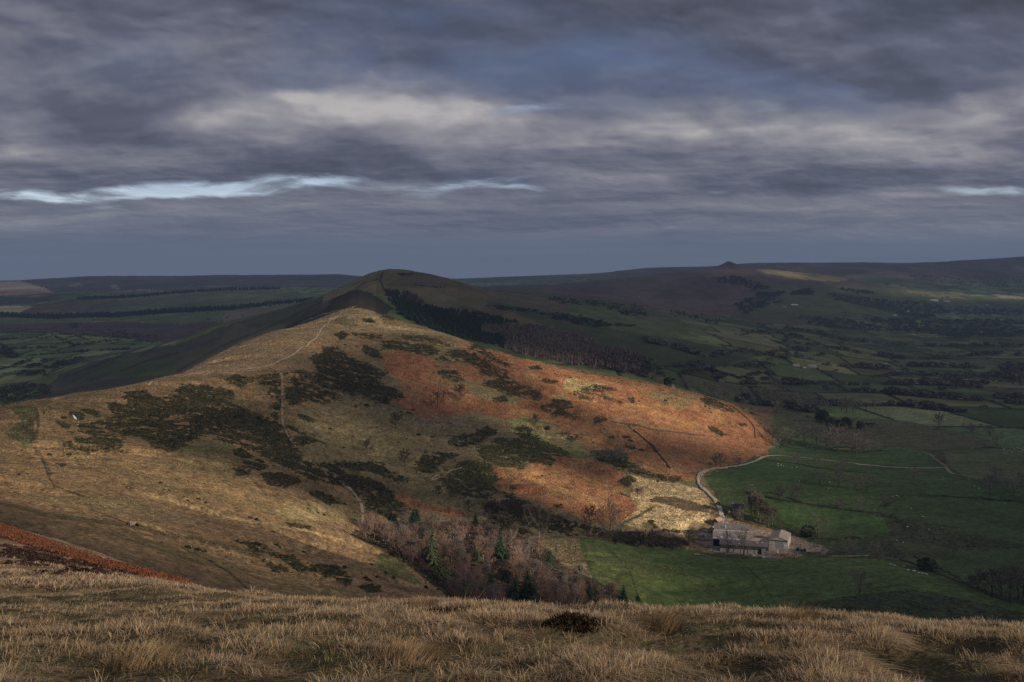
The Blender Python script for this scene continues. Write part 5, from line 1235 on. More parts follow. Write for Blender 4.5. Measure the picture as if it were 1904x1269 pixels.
class Geo:
    def __init__(self): self.v = []; self.f = []
    def box(self, x0, y0, z0, x1, y1, z1):
        b = len(self.v)
        self.v += [(x, y, z) for z in (z0, z1) for y in (y0, y1) for x in (x0, x1)]
        self.f += [tuple(b + i for i in q) for q in ((0, 2, 3, 1), (4, 5, 7, 6), (0, 1, 5, 4), (2, 6, 7, 3), (0, 4, 6, 2), (1, 3, 7, 5))]
        return self
    def poly(self, pts):
        b = len(self.v); self.v += [tuple(p) for p in pts]; self.f.append(tuple(range(b, b + len(pts)))); return self
    def slab(self, a, b_, c, d, th):
        """a quad a b c d given thickness th downwards"""
        k = len(self.v)
        self.v += [tuple(p) for p in (a, b_, c, d)] + [(p[0], p[1], p[2] - th) for p in (a, b_, c, d)]
        self.f += [(k, k + 1, k + 2, k + 3), (k + 7, k + 6, k + 5, k + 4)] + [(k + i, k + 4 + i, k + 4 + (i + 1) % 4, k + (i + 1) % 4) for i in range(4)]
        return self
    def make(self, name, mat, parent=None, **kw):
        me = py_mesh(name, self.v, self.f, mat); me.validate()
        return link(name, me, parent, **kw)
def frame(f, x, y, rz, name, label, cat, ymin=330, sink=0.0, group=None, turn=True):
    g = at(f, x, y, ymin); e = empty(name, (g.x, g.y, g.z - sink), rz - (math.atan2(g.x, g.y) if turn else 0))
    return tag(e, label, cat, group), g
def barn(e, w, d, h, rh, wall, roof, ridge='x', over=.35, z0=-2.6, parts=True):
    """walls with gables and a two-slope roof; footprint x -w/2..w/2, y 0..d"""
    g = Geo(); x0, x1 = -w / 2, w / 2
    if ridge == 'x':
        g.poly([(x0, 0, z0), (x1, 0, z0), (x1, 0, h), (x0, 0, h)]); g.poly([(x1, d, z0), (x0, d, z0), (x0, d, h), (x1, d, h)])
        g.poly([(x0, d, z0), (x0, 0, z0), (x0, 0, h), (x0, d / 2, h + rh), (x0, d, h)]); g.poly([(x1, 0, z0), (x1, d, z0), (x1, d, h), (x1, d / 2, h + rh), (x1, 0, h)])
    else:
        g.poly([(x0, 0, z0), (x1, 0, z0), (x1, 0, h), (0, 0, h + rh), (x0, 0, h)]); g.poly([(x1, d, z0), (x0, d, z0), (x0, d, h), (0, d, h + rh), (x1, d, h)])
        g.poly([(x0, d, z0), (x0, 0, z0), (x0, 0, h), (x0, d, h)]); g.poly([(x1, 0, z0), (x1, d, z0), (x1, d, h), (x1, 0, h)])
    g.make('wall', wall, e)
    r = Geo(); o = over; u = .12
    if ridge == 'x':
        s = rh / (d / 2)
        r.slab((x0 - o, -o, h - o * s + u), (x1 + o, -o, h - o * s + u), (x1 + o, d / 2, h + rh + u), (x0 - o, d / 2, h + rh + u), .1)
        r.slab((x0 - o, d / 2 + .01, h + rh + u), (x1 + o, d / 2 + .01, h + rh + u), (x1 + o, d + o, h - o * s + u), (x0 - o, d + o, h - o * s + u), .1)
    else:
        s = rh / (w / 2)
        r.slab((x0 - o, -o, h - o * s + u), (-.005, -o, h + rh + u), (-.005, d + o, h + rh + u), (x0 - o, d + o, h - o * s + u), .1)
        r.slab((.005, -o, h + rh + u), (x1 + o, -o, h - o * s + u), (x1 + o, d + o, h - o * s + u), (.005, d + o, h + rh + u), .1)
    r.make('roof', roof, e)
def panel(e, name, mat, x0, z0, x1, z1, y=-.05, t=.05):
    return Geo().box(x0, y - t, z0, x1, y, z1).make(name, mat, e)
U = .0692    # metres per unit of the close farm survey

# long low building in front: open bays, pale panels
e, gB = frame(FZ, 812, 604, 0, 'cattle_shed', 'long cattle shed with pale wall panels and an open bay, lowest of the farm buildings', 'barn', 700, -1.1)
WB, HB, DB = 40.0, 5.1, 8.0
g = Geo(); g.poly([(-WB / 2, 0, 2.0), (WB / 2, 0, 2.0), (WB / 2, 0, HB), (-WB / 2, 0, HB)])
g.poly([(WB / 2, 0, -1), (WB / 2, DB, -1), (WB / 2, DB, HB + 2), (WB / 2, 0, HB)]); g.poly([(-WB / 2, DB, -1), (-WB / 2, 0, -1), (-WB / 2, 0, HB), (-WB / 2, DB, HB + 2)])
g.make('wall', M_BOARD, e)
xs = np.linspace(-WB / 2, WB / 2, 8)
for i in range(7):
    if i == 6: continue
    if i == 5:
        panel(e, 'wall_panel', M_PANEL, xs[i] + .25, -2.4, xs[i] + 2.4, 2.0)
        continue
    panel(e, 'wall_panel', M_PANEL, xs[i] + .2, -2.4, xs[i + 1] - .2, 2.05)
panel(e, 'doorway', M_BLACK, xs[5] + 3.2, -2.4, xs[6] - .2, 3.2)
panel(e, 'sliding_door', M_STEEL, xs[6], -2.4, xs[6] + 3.2, 3.6)
for x in xs[:-1]: panel(e, 'post', M_TIMBER, x - .12, -2.4, x + .12, HB - .1, -.12, .12)
panel(e, 'fascia', M_TIMBER, -WB / 2 + .02, 3.3, xs[5], 3.6, -.07, .08)
r = Geo().slab((-WB / 2 - .4, -.5, HB), (WB / 2 + .2, -.5, HB), (WB / 2 + .2, DB, HB + 2.1), (-WB / 2 - .4, DB, HB + 2.1), .12).make('roof', M_ROOFD, e)
def light_on(roof, x, y, w, d, z, slope, mat=M_CLEAR, nm='skylight'):
    Geo().slab((x, y, z(y) + .05), (x + w, y, z(y) + .05), (x + w, y + d, z(y + d) + .05), (x, y + d, z(y + d) + .05), .04).make(nm, mat, roof)
zb = lambda y: HB + (y + .5) * 2.1 / (DB + .5)
for x, y in ((-4.6, 2), (10.4, 5.2), (14.5, 6.2), (-16.5, 4), (0.5, 4.5)): light_on(r, x, y, 1.3, 1.4, zb, 0)
for x in np.linspace(-WB / 2 + 6, WB / 2 - 6, 5): light_on(r, x, -.4, .12, DB, zb, 0, M_TIMBER, 'roof_seam')
# big double barn behind it
e, g_ = frame(FZ, 812, 604, 0, 'main_barn', 'biggest barn with broad grey sheet roof and scattered skylights behind the cattle shed', 'barn', 700, -1.1)
e.location = Vector(e.location) + Matrix.Rotation(e.rotation_euler.z, 3, 'Z') @ Vector((-10.7, 8.6, 0))
barn(e, 30.4, 25.0, 7.2, 3.9, M_PANEL, M_ROOFG, 'x')
ra = e.children[1] if e.children[1].name.startswith('roof') else e.children[0]
za = lambda y: 7.2 + y * 3.9 / 12.5 + .12
for x, y, w, d in ((-10.2, 8.4, 1.3, 1.5), (8.0, 7.0, 1.4, 1.7), (-9.2, 1.6, 2.6, 2.6), (-15, .2, 3.4, 1.6), (-1.2, .2, 4.2, 1.1), (4.0, .2, 3.6, 1.0), (-2.6, 2.2, 1.0, 1.6), (-1.2, 9.2, .9, 1.0), (12.6, 3.4, 1.0, 1.2)): light_on(ra, x, y, w, d, za, 0)
for x, y in ((-11.6, 2.2), (-6.0, 2.0), (-.7, 2.3), (5.6, 2.6)): light_on(ra, x, y, .9, 1.4, za, 0, M_BOARD, 'missing_sheet')
for x in np.linspace(-12.5, 12.5, 9): light_on(ra, x, -.2, .10, 12.5, za, 0, M_ROOFD, 'roof_seam')
panel(e, 'opening', M_BLACK, -15.0, 1.0, -9.0, 6.8)
# rear barn
e, g_ = frame(FZ, 812, 604, 0, 'rear_barn', 'dark roofed barn rising behind the ridge of the biggest barn', 'barn', 700, -1.1)
e.location = Vector(e.location) + Matrix.Rotation(e.rotation_euler.z, 3, 'Z') @ Vector((-10.7, 34.0, 0))
barn(e, 30.0, 15.0, 9.2, 3.0, M_PANEL, M_ROOFD, 'x')
panel(e, 'vent_stack', M_WHITE, -5.2, 9.2, -4.7, 12.6, 1.0, .5)
# yard apron of concrete between barn and gabled shed
# gabled shed on the right
e, gD = frame(FZ, 1247, 545, math.radians(-6), 'gabled_shed', 'gabled shed with corrugated roof and big grey sliding door at the right of the farm', 'barn', 700, -1.1)
barn(e, 15.6, 26.0, 6.0, 2.6, M_PANEL, M_ROOFW, 'y')
panel(e, 'sliding_door', M_STEEL, -2.2, -.5, 4.2, 5.0); panel(e, 'door_sheet', M_WHITE, 4.7, .6, 6.8, 2.9); panel(e, 'gable_boarding', M_BOARD, -7.6, 4.9, 7.6, 6.0, -.05, .06)
rd = [c for c in e.children if c.name.startswith('roof')][0]
for i in range(9):
    y = 1.5 + i * 2.8
    Geo().slab((-7.8, y, 6.15), (-.1, y, 8.72 + .06), (-.1, y + .12, 8.72 + .06), (-7.8, y + .12, 6.15), .03).make('roof_seam', M_ROOFD, rd)
    Geo().slab((.1, y, 8.78), (7.8, y, 6.15), (7.8, y + .12, 6.15), (.1, y + .12, 8.78), .03).make('roof_seam', M_ROOFG, rd)
# feed store between
e, g_ = frame(FZ, 985, 500, 0, 'low_store', 'low flat roofed store with a dark hatch between the long barn and gabled shed', 'shed', 700)
barn(e, 15.0, 10.0, 3.2, .9, M_PANEL, M_ROOFW, 'x'); panel(e, 'hatch', M_BLACK, -1.6, .4, 1.5, 2.6)
# stone house above the lane
e, gE = frame(ZF, 634, 660, math.radians(10), 'stone_house', 'stone farmhouse with dark slate roof and two chimneys beside the tall copse', 'house', 700)
barn(e, 10.4, 8.0, 6.6, 3.2, M_STONE, M_SLATE, 'x', .3)
for x, z in ((-3.6, 3.9), (0, 3.9), (3.6, 3.9), (-3.6, .7), (3.6, .7)):
    wn = panel(e, 'window', M_GLASS, x - .55, z, x + .55, z + 1.5); Geo().box(x - .75, -.16, z - .2, x + .75, -.02, z - .02).make('sill', M_PANEL, wn)
panel(e, 'door', M_BOARD, -.5, -.2, .5, 2.0)
for x, m_ in ((-4.4, M_WHITE), (4.2, M_STONE)):
    c = Geo().box(x - .55, 3.5, 8.6, x + .55, 4.6, 11.8).make('chimney', m_, e); Geo().box(x - .25, 3.8, 11.8, x + .25, 4.3, 12.4).make('chimney_pot', M_BRICK, c)
w_ = Geo().box(-9.2, 1.5, -1, -5.2, 6.5, 4.2).make('wing', M_STONE, e); Geo().slab((-9.5, 1.2, 4.2), (-5.2, 1.2, 4.2), (-5.2, 4, 6), (-9.5, 4, 6), .1).slab((-9.5, 4, 6), (-5.2, 4, 6), (-5.2, 6.8, 4.2), (-9.5, 6.8, 4.2), .1).make('roof', M_SLATE, w_)
# brick barn and slate cottage at the left
e, g_ = frame(FZ, 448, 268, math.radians(-28), 'brick_barn', 'small red brick barn with pale roof where the lane enters the yard', 'barn', 700, -1.1)
barn(e, 6.0, 8.5, 4.0, 2.2, M_BRICK, M_ROOFW, 'y'); panel(e, 'door', M_BLACK, -.9, -.3, .9, 2.4)
e, g_ = frame(FZ, 400, 350, math.radians(-32), 'slate_cottage', 'stone outhouse with blue slate roof and gable facing the yard at the left', 'house', 700)
barn(e, 6.4, 11.0, 3.4, 2.4, M_STONE, M_SLATE, 'y'); panel(e, 'door', M_BLACK, -.6, -.3, .7, 2.0)
rr_ = [c for c in e.children if c.name.startswith('roof')][0]
for i in range(3): Geo().slab((.6, 1 + i * 3.2, 5.75), (2.8, 1 + i * 3.2, 4.1), (2.8, 2.2 + i * 3.2, 4.1), (.6, 2.2 + i * 3.2, 5.75), .04).make('skylight', M_CLEAR, rr_)
for i, (x, y, w, d, h, lab) in enumerate(((250, 400, 5.0, 4.0, 1.6, 'low pale roofed lean-to left of the slate outhouse'), (205, 430, 3.2, 3.0, 1.3, 'tiny pale hut at the far left end of the farm'), (320, 345, 5.5, 2.6, 1.8, 'narrow pale shelter against the straw bank'))):
    e, g_ = frame(FZ, x, y, math.radians(-25), 'lean_to', lab, 'shed', 700); barn(e, w, d, h, .6, M_STONE, M_ROOFW, 'x', .2)
# heaps
def heap(name, label, f, x, y, w, d, h, mat, seed, n=120, cat='heap'):
    g = at(f, x, y, 600); r = np.random.default_rng(seed); G = Geo()
    for i in range(n):
        a, q = r.uniform(0, 6.28), math.sqrt(r.random()); px, py = math.cos(a) * q * w / 2, math.sin(a) * q * d / 2
        z = float(height(g.x + px, g.y + py)) - g.z + h * (1 - q * q) * r.uniform(.4, 1)
        s = r.uniform(.25, .7); G.box(px - s, py - s * r.uniform(.3, 1), z - s, px + s * r.uniform(.6, 2), py + s, z + s * r.uniform(.2, .7))
        k = len(G.v) - 8; R3 = Euler(r.uniform(-.7, .7, 3)).to_matrix(); c = Vector((px, py, z))
        for j in range(8): G.v[k + j] = tuple(R3 @ (Vector(G.v[k + j]) - c) + c)
    o = G.make(name, mat, None, loc=(g.x, g.y, g.z)); return tag(o, label, cat)
heap('log_heap', 'long brown heap of timber and stones in front of the gabled shed', FZ, 1360, 640, 24, 9, 2.0, M_LOG, 1, 170)
heap('rubble_heap', 'pale rubble heap at the front corner of the farmyard', FZ, 1215, 672, 12, 5, 1.2, M_RUBBLE, 2, 70)
heap('stone_heap', 'mossy stone heap on the grass left of the cattle shed', FZ, 360, 530, 7, 5, 2.0, M_STONE, 3, 70)
heap('scrap_heap', 'scatter of scrap at the far right end of the farmyard', FZ, 1660, 610, 18, 9, 1.0, M_TIMBER, 4, 110)
heap('rubble_heap', 'pale rubble by the lean-tos at the left of the yard', FZ, 300, 440, 14, 6, 1.0, M_RUBBLE, 5, 70)
heap('rubble_heap', 'reddish bare earth heap behind the gabled shed', FZ, 1490, 500, 9, 12, 1.0, M_RUBBLE, 6, 60)
# vehicles
def wheels(e, xs, y, r, n='wheel'):
    for x in xs:
        for s in (-1, 1):
            V, Fc = [], []; tube(V, Fc, [np.array([x, s * y - .13, r]), np.array([x, s * y + .13, r])], [r, r], 12)
            V += [np.array([x, s * y - .13, r]), np.array([x, s * y + .13, r])]; k = len(V)
            for j in range(12): Fc.append((j, (j + 1) % 12, k - 2)); Fc.append((12 + j, 12 + (j + 1) % 12, k - 1))
            link(n, py_mesh(n, V, Fc, M_TYRE), e)
def car(f, x, y, rz, name, label, cat, paint_, L=4.3, W=1.75, H=1.45, van=False, sc=1.0):
    e, g_ = frame(f, x, y, rz, name, label, cat, 600); e.scale = (sc,) * 3
    prof = [(-L / 2, .35), (L / 2, .35), (L / 2, .75), (L * .28, .9)] + ([(L * .22, H), (-L / 2 + .05, H), (-L / 2, .9)] if van else [(L * .12, H), (-L * .30, H), (-L * .46, .92), (-L / 2, .85)])
    G = Geo(); n = len(prof)
    G.poly([(a, -W / 2, b) for a, b in prof]); G.poly([(a, W / 2, b) for a, b in reversed(prof)])
    for i in range(n):
        a, b = prof[i], prof[(i + 1) % n]; G.poly([(a[0], W / 2, a[1]), (b[0], W / 2, b[1]), (b[0], -W / 2, b[1]), (a[0], -W / 2, a[1])])
    G.make('body', paint_, e)
    for s in (-1, 1):
        x0, x1 = (L * .05, L * .2) if van else (-L * .28, L * .12)
        Geo().box(x0, s * W / 2 - .02 if s < 0 else W / 2 - .0, .95, x1, s * W / 2 + .0 if s < 0 else W / 2 + .02, H - .15).make('window', M_GLASS, e)
    Geo().poly([(L * .29, -W * .42, .92), (L * .29, W * .42, .92), (L * (.23 if van else .135), W * .4, H - .06), (L * (.23 if van else .135), -W * .4, H - .06)]).make('windscreen', M_GLASS, e)
    wheels(e, (-L * .3, L * .3), W / 2 - .1, .33)
    return e
car(ZF, 308, 422, math.radians(100), 'parked_car', 'silver grey car on the lane below the bracken slope', 'car', M_CAR)
car(ZF, 525, 660, math.radians(60), 'parked_car', 'dark car parked beside the stone house', 'car', M_TYRE)
car(FZ, 522, 255, math.radians(80), 'parked_van', 'small white van parked where the lane enters the yard', 'van', M_WHITE, 4.8, 1.9, 2.1, True)
car(FZ, 1400, 440, math.radians(30), 'parked_car', 'pale grey car behind the gabled shed', 'car', M_CAR)
# yellow tractor on the lane
def tractor(f, x, y, rz, label, paint_, cabm=M_GLASS, sc=1.0):
    e, g_ = frame(f, x, y, rz, 'farm_tractor', label, 'tractor', 600); e.scale = (sc,) * 3
    Geo().box(.1, -.45, .75, 2.2, .45, 1.75).box(-1.2, -.5, .7, .1, .5, 1.3).make('body', paint_, e)
    c = Geo().box(-1.2, -.75, 1.3, .2, .75, 2.6).make('cab', cabm, e); Geo().box(-1.35, -.85, 2.6, .35, .85, 2.75).make('cab_roof', paint_, c)
    wheels(e, (1.75,), .75, .5); wheels(e, (-.75,), .95, .85)
    for s in (-1, 1): Geo().box(-1.5, s * .95 - .25, 1.72, 0, s * .95 + .25, 1.84).make('mudguard', paint_, e)
    return e
tractor(ZF, 452, 568, math.radians(105), 'bright yellow tractor coming down the lane to the farm', M_YELLOW, sc=1.5)
tractor(FZ, 1500, 575, math.radians(20), 'blue tractor by the scrap at the right end of the yard', M_BLUE, sc=1.1)
tractor(FZ, 1570, 590, math.radians(160), 'dark tractor right of the blue one', M_BOARD, sc=1.1)
# trailer trough on the grass
e, g_ = frame(FZ, 217, 632, 0, 'feed_trailer', 'flat pale feed trailer on the grass below the pole', 'trailer', 600)
Geo().box(-2.1, -.9, .5, 2.1, .9, .75).box(-2.1, -.9, .75, 2.1, -.8, 1.1).box(-2.1, .8, .75, 2.1, .9, 1.1).make('bed', M_PANEL, e); wheels(e, (-.5, .6), .8, .35)
Geo().box(2.1, -.05, .5, 3.2, .05, .6).make('drawbar', M_STEEL, e)
for i, (x, y, lab) in enumerate(((940, 636, 'small white trough on the grass before the cattle shed'), (1060, 655, 'white feed tub at the right of the trough'), (90, 550, 'pale trough on the grass at the far left of the farm'), (1240, 600, 'upright pale tank at the corner of the gabled shed'))):
    e, g_ = frame(FZ, x, y, 0, 'trough', lab, 'trough', 600)
    G = Geo(); w, h = ((1.2, .7) if i != 3 else (.8, 2.2)); G.box(-w, -.5, 0, w, -.4, h).box(-w, .4, 0, w, .5, h).box(-w, -.4, 0, -w + .1, .4, h).box(w - .1, -.4, 0, w, .4, h).box(-w + .1, -.4, .05, w - .1, .4, .15)
    G.make('tub', M_WHITE if i != 2 else M_PANEL, e)
    Geo().box(-w * .8, -.35, -.2, -w * .6, .35, .04).box(w * .6, -.35, -.2, w * .8, .35, .04).make('foot', M_STEEL, e)

# ------------------------------------------------------------------ far houses: a few pixels each, walls, roof, windows
def far_house(f, x, y, w, h, label, wall=M_WHITE, roof=M_SLATE, ymin=1650, rz=None, d=None, name='farmhouse', cat='house'):
    g = at(f, x, y, ymin); e = empty(name, (g.x, g.y, g.z), random.uniform(-.5, .5) if rz is None else rz); W = w / f.s / F * g.y; H = h / f.s / F * g.y
    barn(e, W, d or W * .6, H * .62, H * .38, wall, roof, 'x', .3); 
    for q in (-.28, .02, .3): panel(e, 'window', M_GLASS, W * q - .4, H * .2, W * q + .4, H * .2 + 1.2)
    return tag(e, label, cat)
far_house(ZR, 760, 600, 34, 11, 'long pale farm shed in mid valley, left of its pair', M_PANEL, M_STEEL)
far_house(ZR, 838, 602, 42, 11, 'long pale farm shed in mid valley, right of its pair', M_PANEL, M_STEEL)
far_house(ZR, 800, 607, 14, 12, 'white cottage between two long farm sheds in mid valley', M_WHITE, M_SLATE)
far_house(ZR, 1208, 595, 26, 10, 'white roofed farm at the edge of the mid valley wood', M_WHITE, M_STEEL)
far_house(ZR, 1190, 600, 12, 10, 'small grey house left of the white roofed farm', M_PANEL, M_SLATE)
far_house(ZR, 750, 292, 30, 10, 'cluster farm with white walls under the hill woods', M_WHITE, M_SLATE)
far_house(ZR, 700, 300, 16, 8, 'grey barn left of the white farm under the hill woods', M_PANEL, M_SLATE)
far_house(ZR, 1255, 345, 16, 12, 'white villa among dark trees in the far valley', M_WHITE, M_SLATE)
far_house(ZR, 1322, 326, 12, 10, 'orange roofed house above the white villa', M_WHITE, M_BRICK)
far_house(ZR, 1455, 272, 40, 9, 'long white sheds on the far side of the valley', M_WHITE, M_WHITE)
far_house(ZR, 1520, 276, 40, 8, 'low grey shed right of the long white sheds', M_PANEL, M_STEEL)
far_house(ZR, 1695, 430, 10, 9, 'lone white house in the far right woods', M_WHITE, M_SLATE)
far_house(ZR, 1350, 440, 20, 7, 'pale house row at the foot of the valley woods', M_PANEL, M_SLATE)
far_house(ZR, 1720, 292, 12, 7, 'tiny pale house near the right edge, far valley', M_WHITE, M_SLATE)
far_house(ZR, 1860, 424, 9, 10, 'white house at the right edge among woods', M_WHITE, M_SLATE)
far_house(ZR, 1465, 451, 12, 5, 'small pale cottage right of the pale house row', M_PANEL, M_SLATE)
far_house(ZC, 1675, 652, 30, 14, 'grey house half hidden in the trees below the larches', M_PANEL, M_SLATE, 1750)
far_house(ZR, 140, 715, 14, 22, 'grey stone house peeping over the crest of the spur', M_STONE, M_SLATE, 1560)
far_house(NL, 290, 372, 16, 12, 'white house on the floor of the northern valley', M_WHITE, M_SLATE, 1650)
far_house(NL, 225, 352, 26, 16, 'grey stone house left of the white one in the northern valley', M_STONE, M_SLATE, 1650)
# ------------------------------------------------------------------ lanes and paths, laid on the ground
def ribbon(name, label, pts, width, mat, lift=.12, ymin=330, step=4.0, kind='structure', edge=.25):
    P = [ground(p[0], p[1], ymin) for p in pts]
    Q = []
    for a, b in zip(P[:-1], P[1:]):
        n = max(1, int((b - a).length / step))
        for i in range(n): Q.append(a.lerp(b, i / n))
    Q.append(P[-1])
    for _ in range(3):
        Q = [Q[0]] + [(Q[i - 1] + Q[i] * 2 + Q[i + 1]) / 4 for i in range(1, len(Q) - 1)] + [Q[-1]]
    V = []; Fc = []
    for i, q in enumerate(Q):
        d = Q[min(i + 1, len(Q) - 1)] - Q[max(i - 1, 0)]; d.z = 0; d.normalize(); s = Vector((d.y, -d.x, 0))
        w = width * (1 + edge * (vnoise(np.array(i * .6), np.array(3.3), 1) - .5) * 2)
        for t in (-.5, -.17, .17, .5):
            p = q + s * float(w) * t
            V.append((p.x, p.y, float(height(p.x, p.y)) + lift + (.1 if abs(t) < .3 else 0)))
        if i:
            k = i * 4
            for j in range(3): Fc.append((k - 4 + j, k - 3 + j, k + 1 + j, k + j))
    return tag(link(name, py_mesh(name, V, Fc, mat, True)), label, None, None, kind)
M_LANE = simple('lane_surface', (.42, .37, .30), var=.25, scale=.4)
M_TRACK = simple('stony_track', (.27, .215, .155), var=.3, scale=.4)
M_TROD = simple('trodden_path', (.42, .33, .215), var=.3, scale=.4)
lane = ZF("505,715 488,680 478,640 465,590 440,545 400,500 360,458 318,420 290,378 281,340 290,305 318,280 365,257 430,240 540,234 650,220 740,195 800,172 850,146 900,133 1000,130 1200,148 1500,185 1700,207 1904,228")
lane = np.r_[lane, ZB("300,285 450,300 560,308 700,312 800,313 870,310")]
ribbon('lane', 'pale lane curling from the farm round the bracken slope and across the fields', lane, 4.2, M_LANE, .42)
ribbon('track', 'stony track running down from the lane junction', ZB("640,205 720,206 790,222 820,255 855,280 890,298"), 3.2, M_TRACK)
ribbon('track', 'stony track below the lane junction', ZB("885,303 905,330 935,348 980,356 1060,366 1140,372"), 4.2, M_TRACK)
ribbon('path', 'pale ridge path climbing to the top', np.r_[ZL("-60,885 0,874 120,858 300,838 500,805 700,772 850,745 1000,717 1150,700 1300,681 1400,670 1478,661 1560,622 1640,583 1700,543 1750,505"), ZC("2,445 40,405 80,388 130,355 165,330 190,325")], 2.3, M_TROD, .32, 560)
ribbon('path', 'fainter path along the edge of the ridge top', LH("0,530 100,490 250,440 400,400 480,380"), 1.9, M_TROD, .3, 1000)
ribbon('path', 'bare path down through the gorse', ZL("1490,660 1520,680 1560,705 1562,800 1560,930 1572,1000 1620,1080 1642,1110"), 2.4, simple('earth_path', (.30, .20, .125), var=.3, scale=.4), .3, 700)
ribbon('path', 'short pale path dropping to the wood', BC("110,120 150,150 190,185 210,220 218,255 220,300 222,345"), 2.2, M_TROD, .3, 500)
# walls
def wall_line(name, label, pts, h=1.2, w=.6, mat=M_STONE, ymin=330, group=None, cat='wall'):
    P = [ground(p[0], p[1], ymin) for p in pts]; Q = []
    for a, b in zip(P[:-1], P[1:]):
        n = max(1, int((b - a).length / 3.5))
        for i in range(n): Q.append(a.lerp(b, i / n))
    Q.append(P[-1]); V = []; Fc = []
    for i, q in enumerate(Q):
        d = Q[min(i + 1, len(Q) - 1)] - Q[max(i - 1, 0)]; d.z = 0; d.normalize(); s = Vector((d.y, -d.x, 0)) * w / 2
        hh = h * random.uniform(.75, 1.1)
        for sg, z, tp in ((-1, -.3, 1), (-1, hh, .7), (1, hh, .7), (1, -.3, 1)):
            p = q + s * sg * tp; V.append((p.x, p.y, float(height(p.x, p.y)) + z))
        if i:
            k = i * 4
            for j in range(3): Fc.append((k - 4 + j, k - 3 + j, k + 1 + j, k + j))
    return tag(link(name, py_mesh(name, V, Fc, mat)), label, cat, group)
M_WALLD = simple('dark_field_wall', (.075, .062, .046), var=.4, scale=.8)
wall_line('stone_wall', 'dark field wall crossing the bracken from left to right', ZM("800,738 980,770 1280,832 1430,850 1530,858 1840,900"), 1.3, 1.0, M_WALLD)
wall_line('stone_wall', 'dark wall dropping straight down the orange bracken', np.r_[ZM("1005,795 1150,910 1240,990 1330,1080"), ZN("1400,110 1480,210 1570,325")], 1.3, .9, M_WALLD)
wall_line('stone_wall', 'dark wall curving round the rounded end of the spur', PH("1362,757 1385,775 1403,795 1405,815"), 1.3, .8, M_WALLD)
wall_line('stone_wall', 'wall on the upper side of the lane at the bend', ZF("425,545 385,500 350,462 300,425 272,380 264,340 272,300 300,272"), 1.1, .5, M_STONE)
wall_line('stone_wall', 'wall on the field side of the lane at the bend', ZF("330,415 303,375 296,342 304,312 330,288 372,264 430,247 540,242"), 1.1, .5, M_STONE)
wall_line('stone_wall', 'dark wall line across the green fields above the copse', ZF("430,440 560,450 700,465 860,500 1000,525 1150,552 1350,585 1550,610 1720,628 1900,640"), 1.1, .7, M_WALLD)
wall_line('stone_wall', 'dark wall line between the two upper fields', ZF("860,165 960,180 1060,192 1200,212 1350,245 1570,270 1900,300"), .8, .6, M_WALLD)
wall_line('stone_wall', 'pale wall along the field right of the farmyard', ZB("90,868 160,875 270,875 400,872 560,895 640,905"), 1.0, .5, M_STONE)
wall_line('stone_wall', 'dark wall down to the clump at the right edge', ZB("560,890 700,930 830,985 1000,1050 1150,1115 1300,1170"), 1.1, .8, M_WALLD)
wall_line('stone_wall', 'short dark wall climbing the pasture at the right', ZB("455,580 500,535 550,500 600,488 760,490 1000,500 1380,528"), 1.0, .7, M_WALLD)
wall_line('stone_wall', 'stone wall along the top edge of the lower field', ZN("560,905 740,908 860,920 1000,932 1100,958 1300,990 1500,1006 1700,1002"), 1.2, .6, M_WALLD)
wall_line('stone_wall', 'pale stone pen on the left slope beside the track', BL("715,352 725,345 760,345 762,358"), 1.6, .8, M_STONE, 330)
wall_line('stone_wall', 'faint wall along the crest of the second bracken strip', BC("640,90 600,100 620,80 700,50 770,30"), .8, .6, M_TROD, 600)
wall_line('stone_wall', 'wall along the top of the straw bank', ZN("1230,360 1240,352 1340,395 1480,420 1545,432"), 1.0, .6, M_WALLD)
# fence along the ridge path
e = empty('ridge_fence', tuple(ground(200, 735, 560))); base = Vector(e.location)
tag(e, 'post and wire fence along the crest beside the ridge path', 'fence')
fl = ZL("-40,872 0,866 120,850 300,830 500,797 700,764 850,738 1000,711 1150,694 1300,676 1440,664")
FP = [ground(p[0], p[1] + .6, 560) for p in fl]; Q = []
for a, b in zip(FP[:-1], FP[1:]):
    n = max(1, round((b - a).length / 5.5)); Q += [a.lerp(b, i / n) for i in range(n)]
Q = Q[:98]
pm = None
for q in Q:
    z = float(height(q.x, q.y))
    if pm is None:
        G = Geo().box(-.09, -.09, -.3, .09, .09, 1.25); G.poly([(-.09, -.09, 1.25), (.09, -.09, 1.25), (0, 0, 1.36)]); pm = py_mesh('post', G.v, G.f, M_POLE)
    link('post', pm, e, (q.x - base.x, q.y - base.y, z - base.z), random.uniform(-.2, .2))
V = []; Fc = []
for hgt in (.5, .85, 1.15):
    pts = [np.array([q.x - base.x, q.y - base.y, float(height(q.x, q.y)) - base.z + hgt]) for q in Q]; tube(V, Fc, pts, [.012] * len(pts), 3)
link('wire', py_mesh('wire', V, Fc, M_STEEL), e)
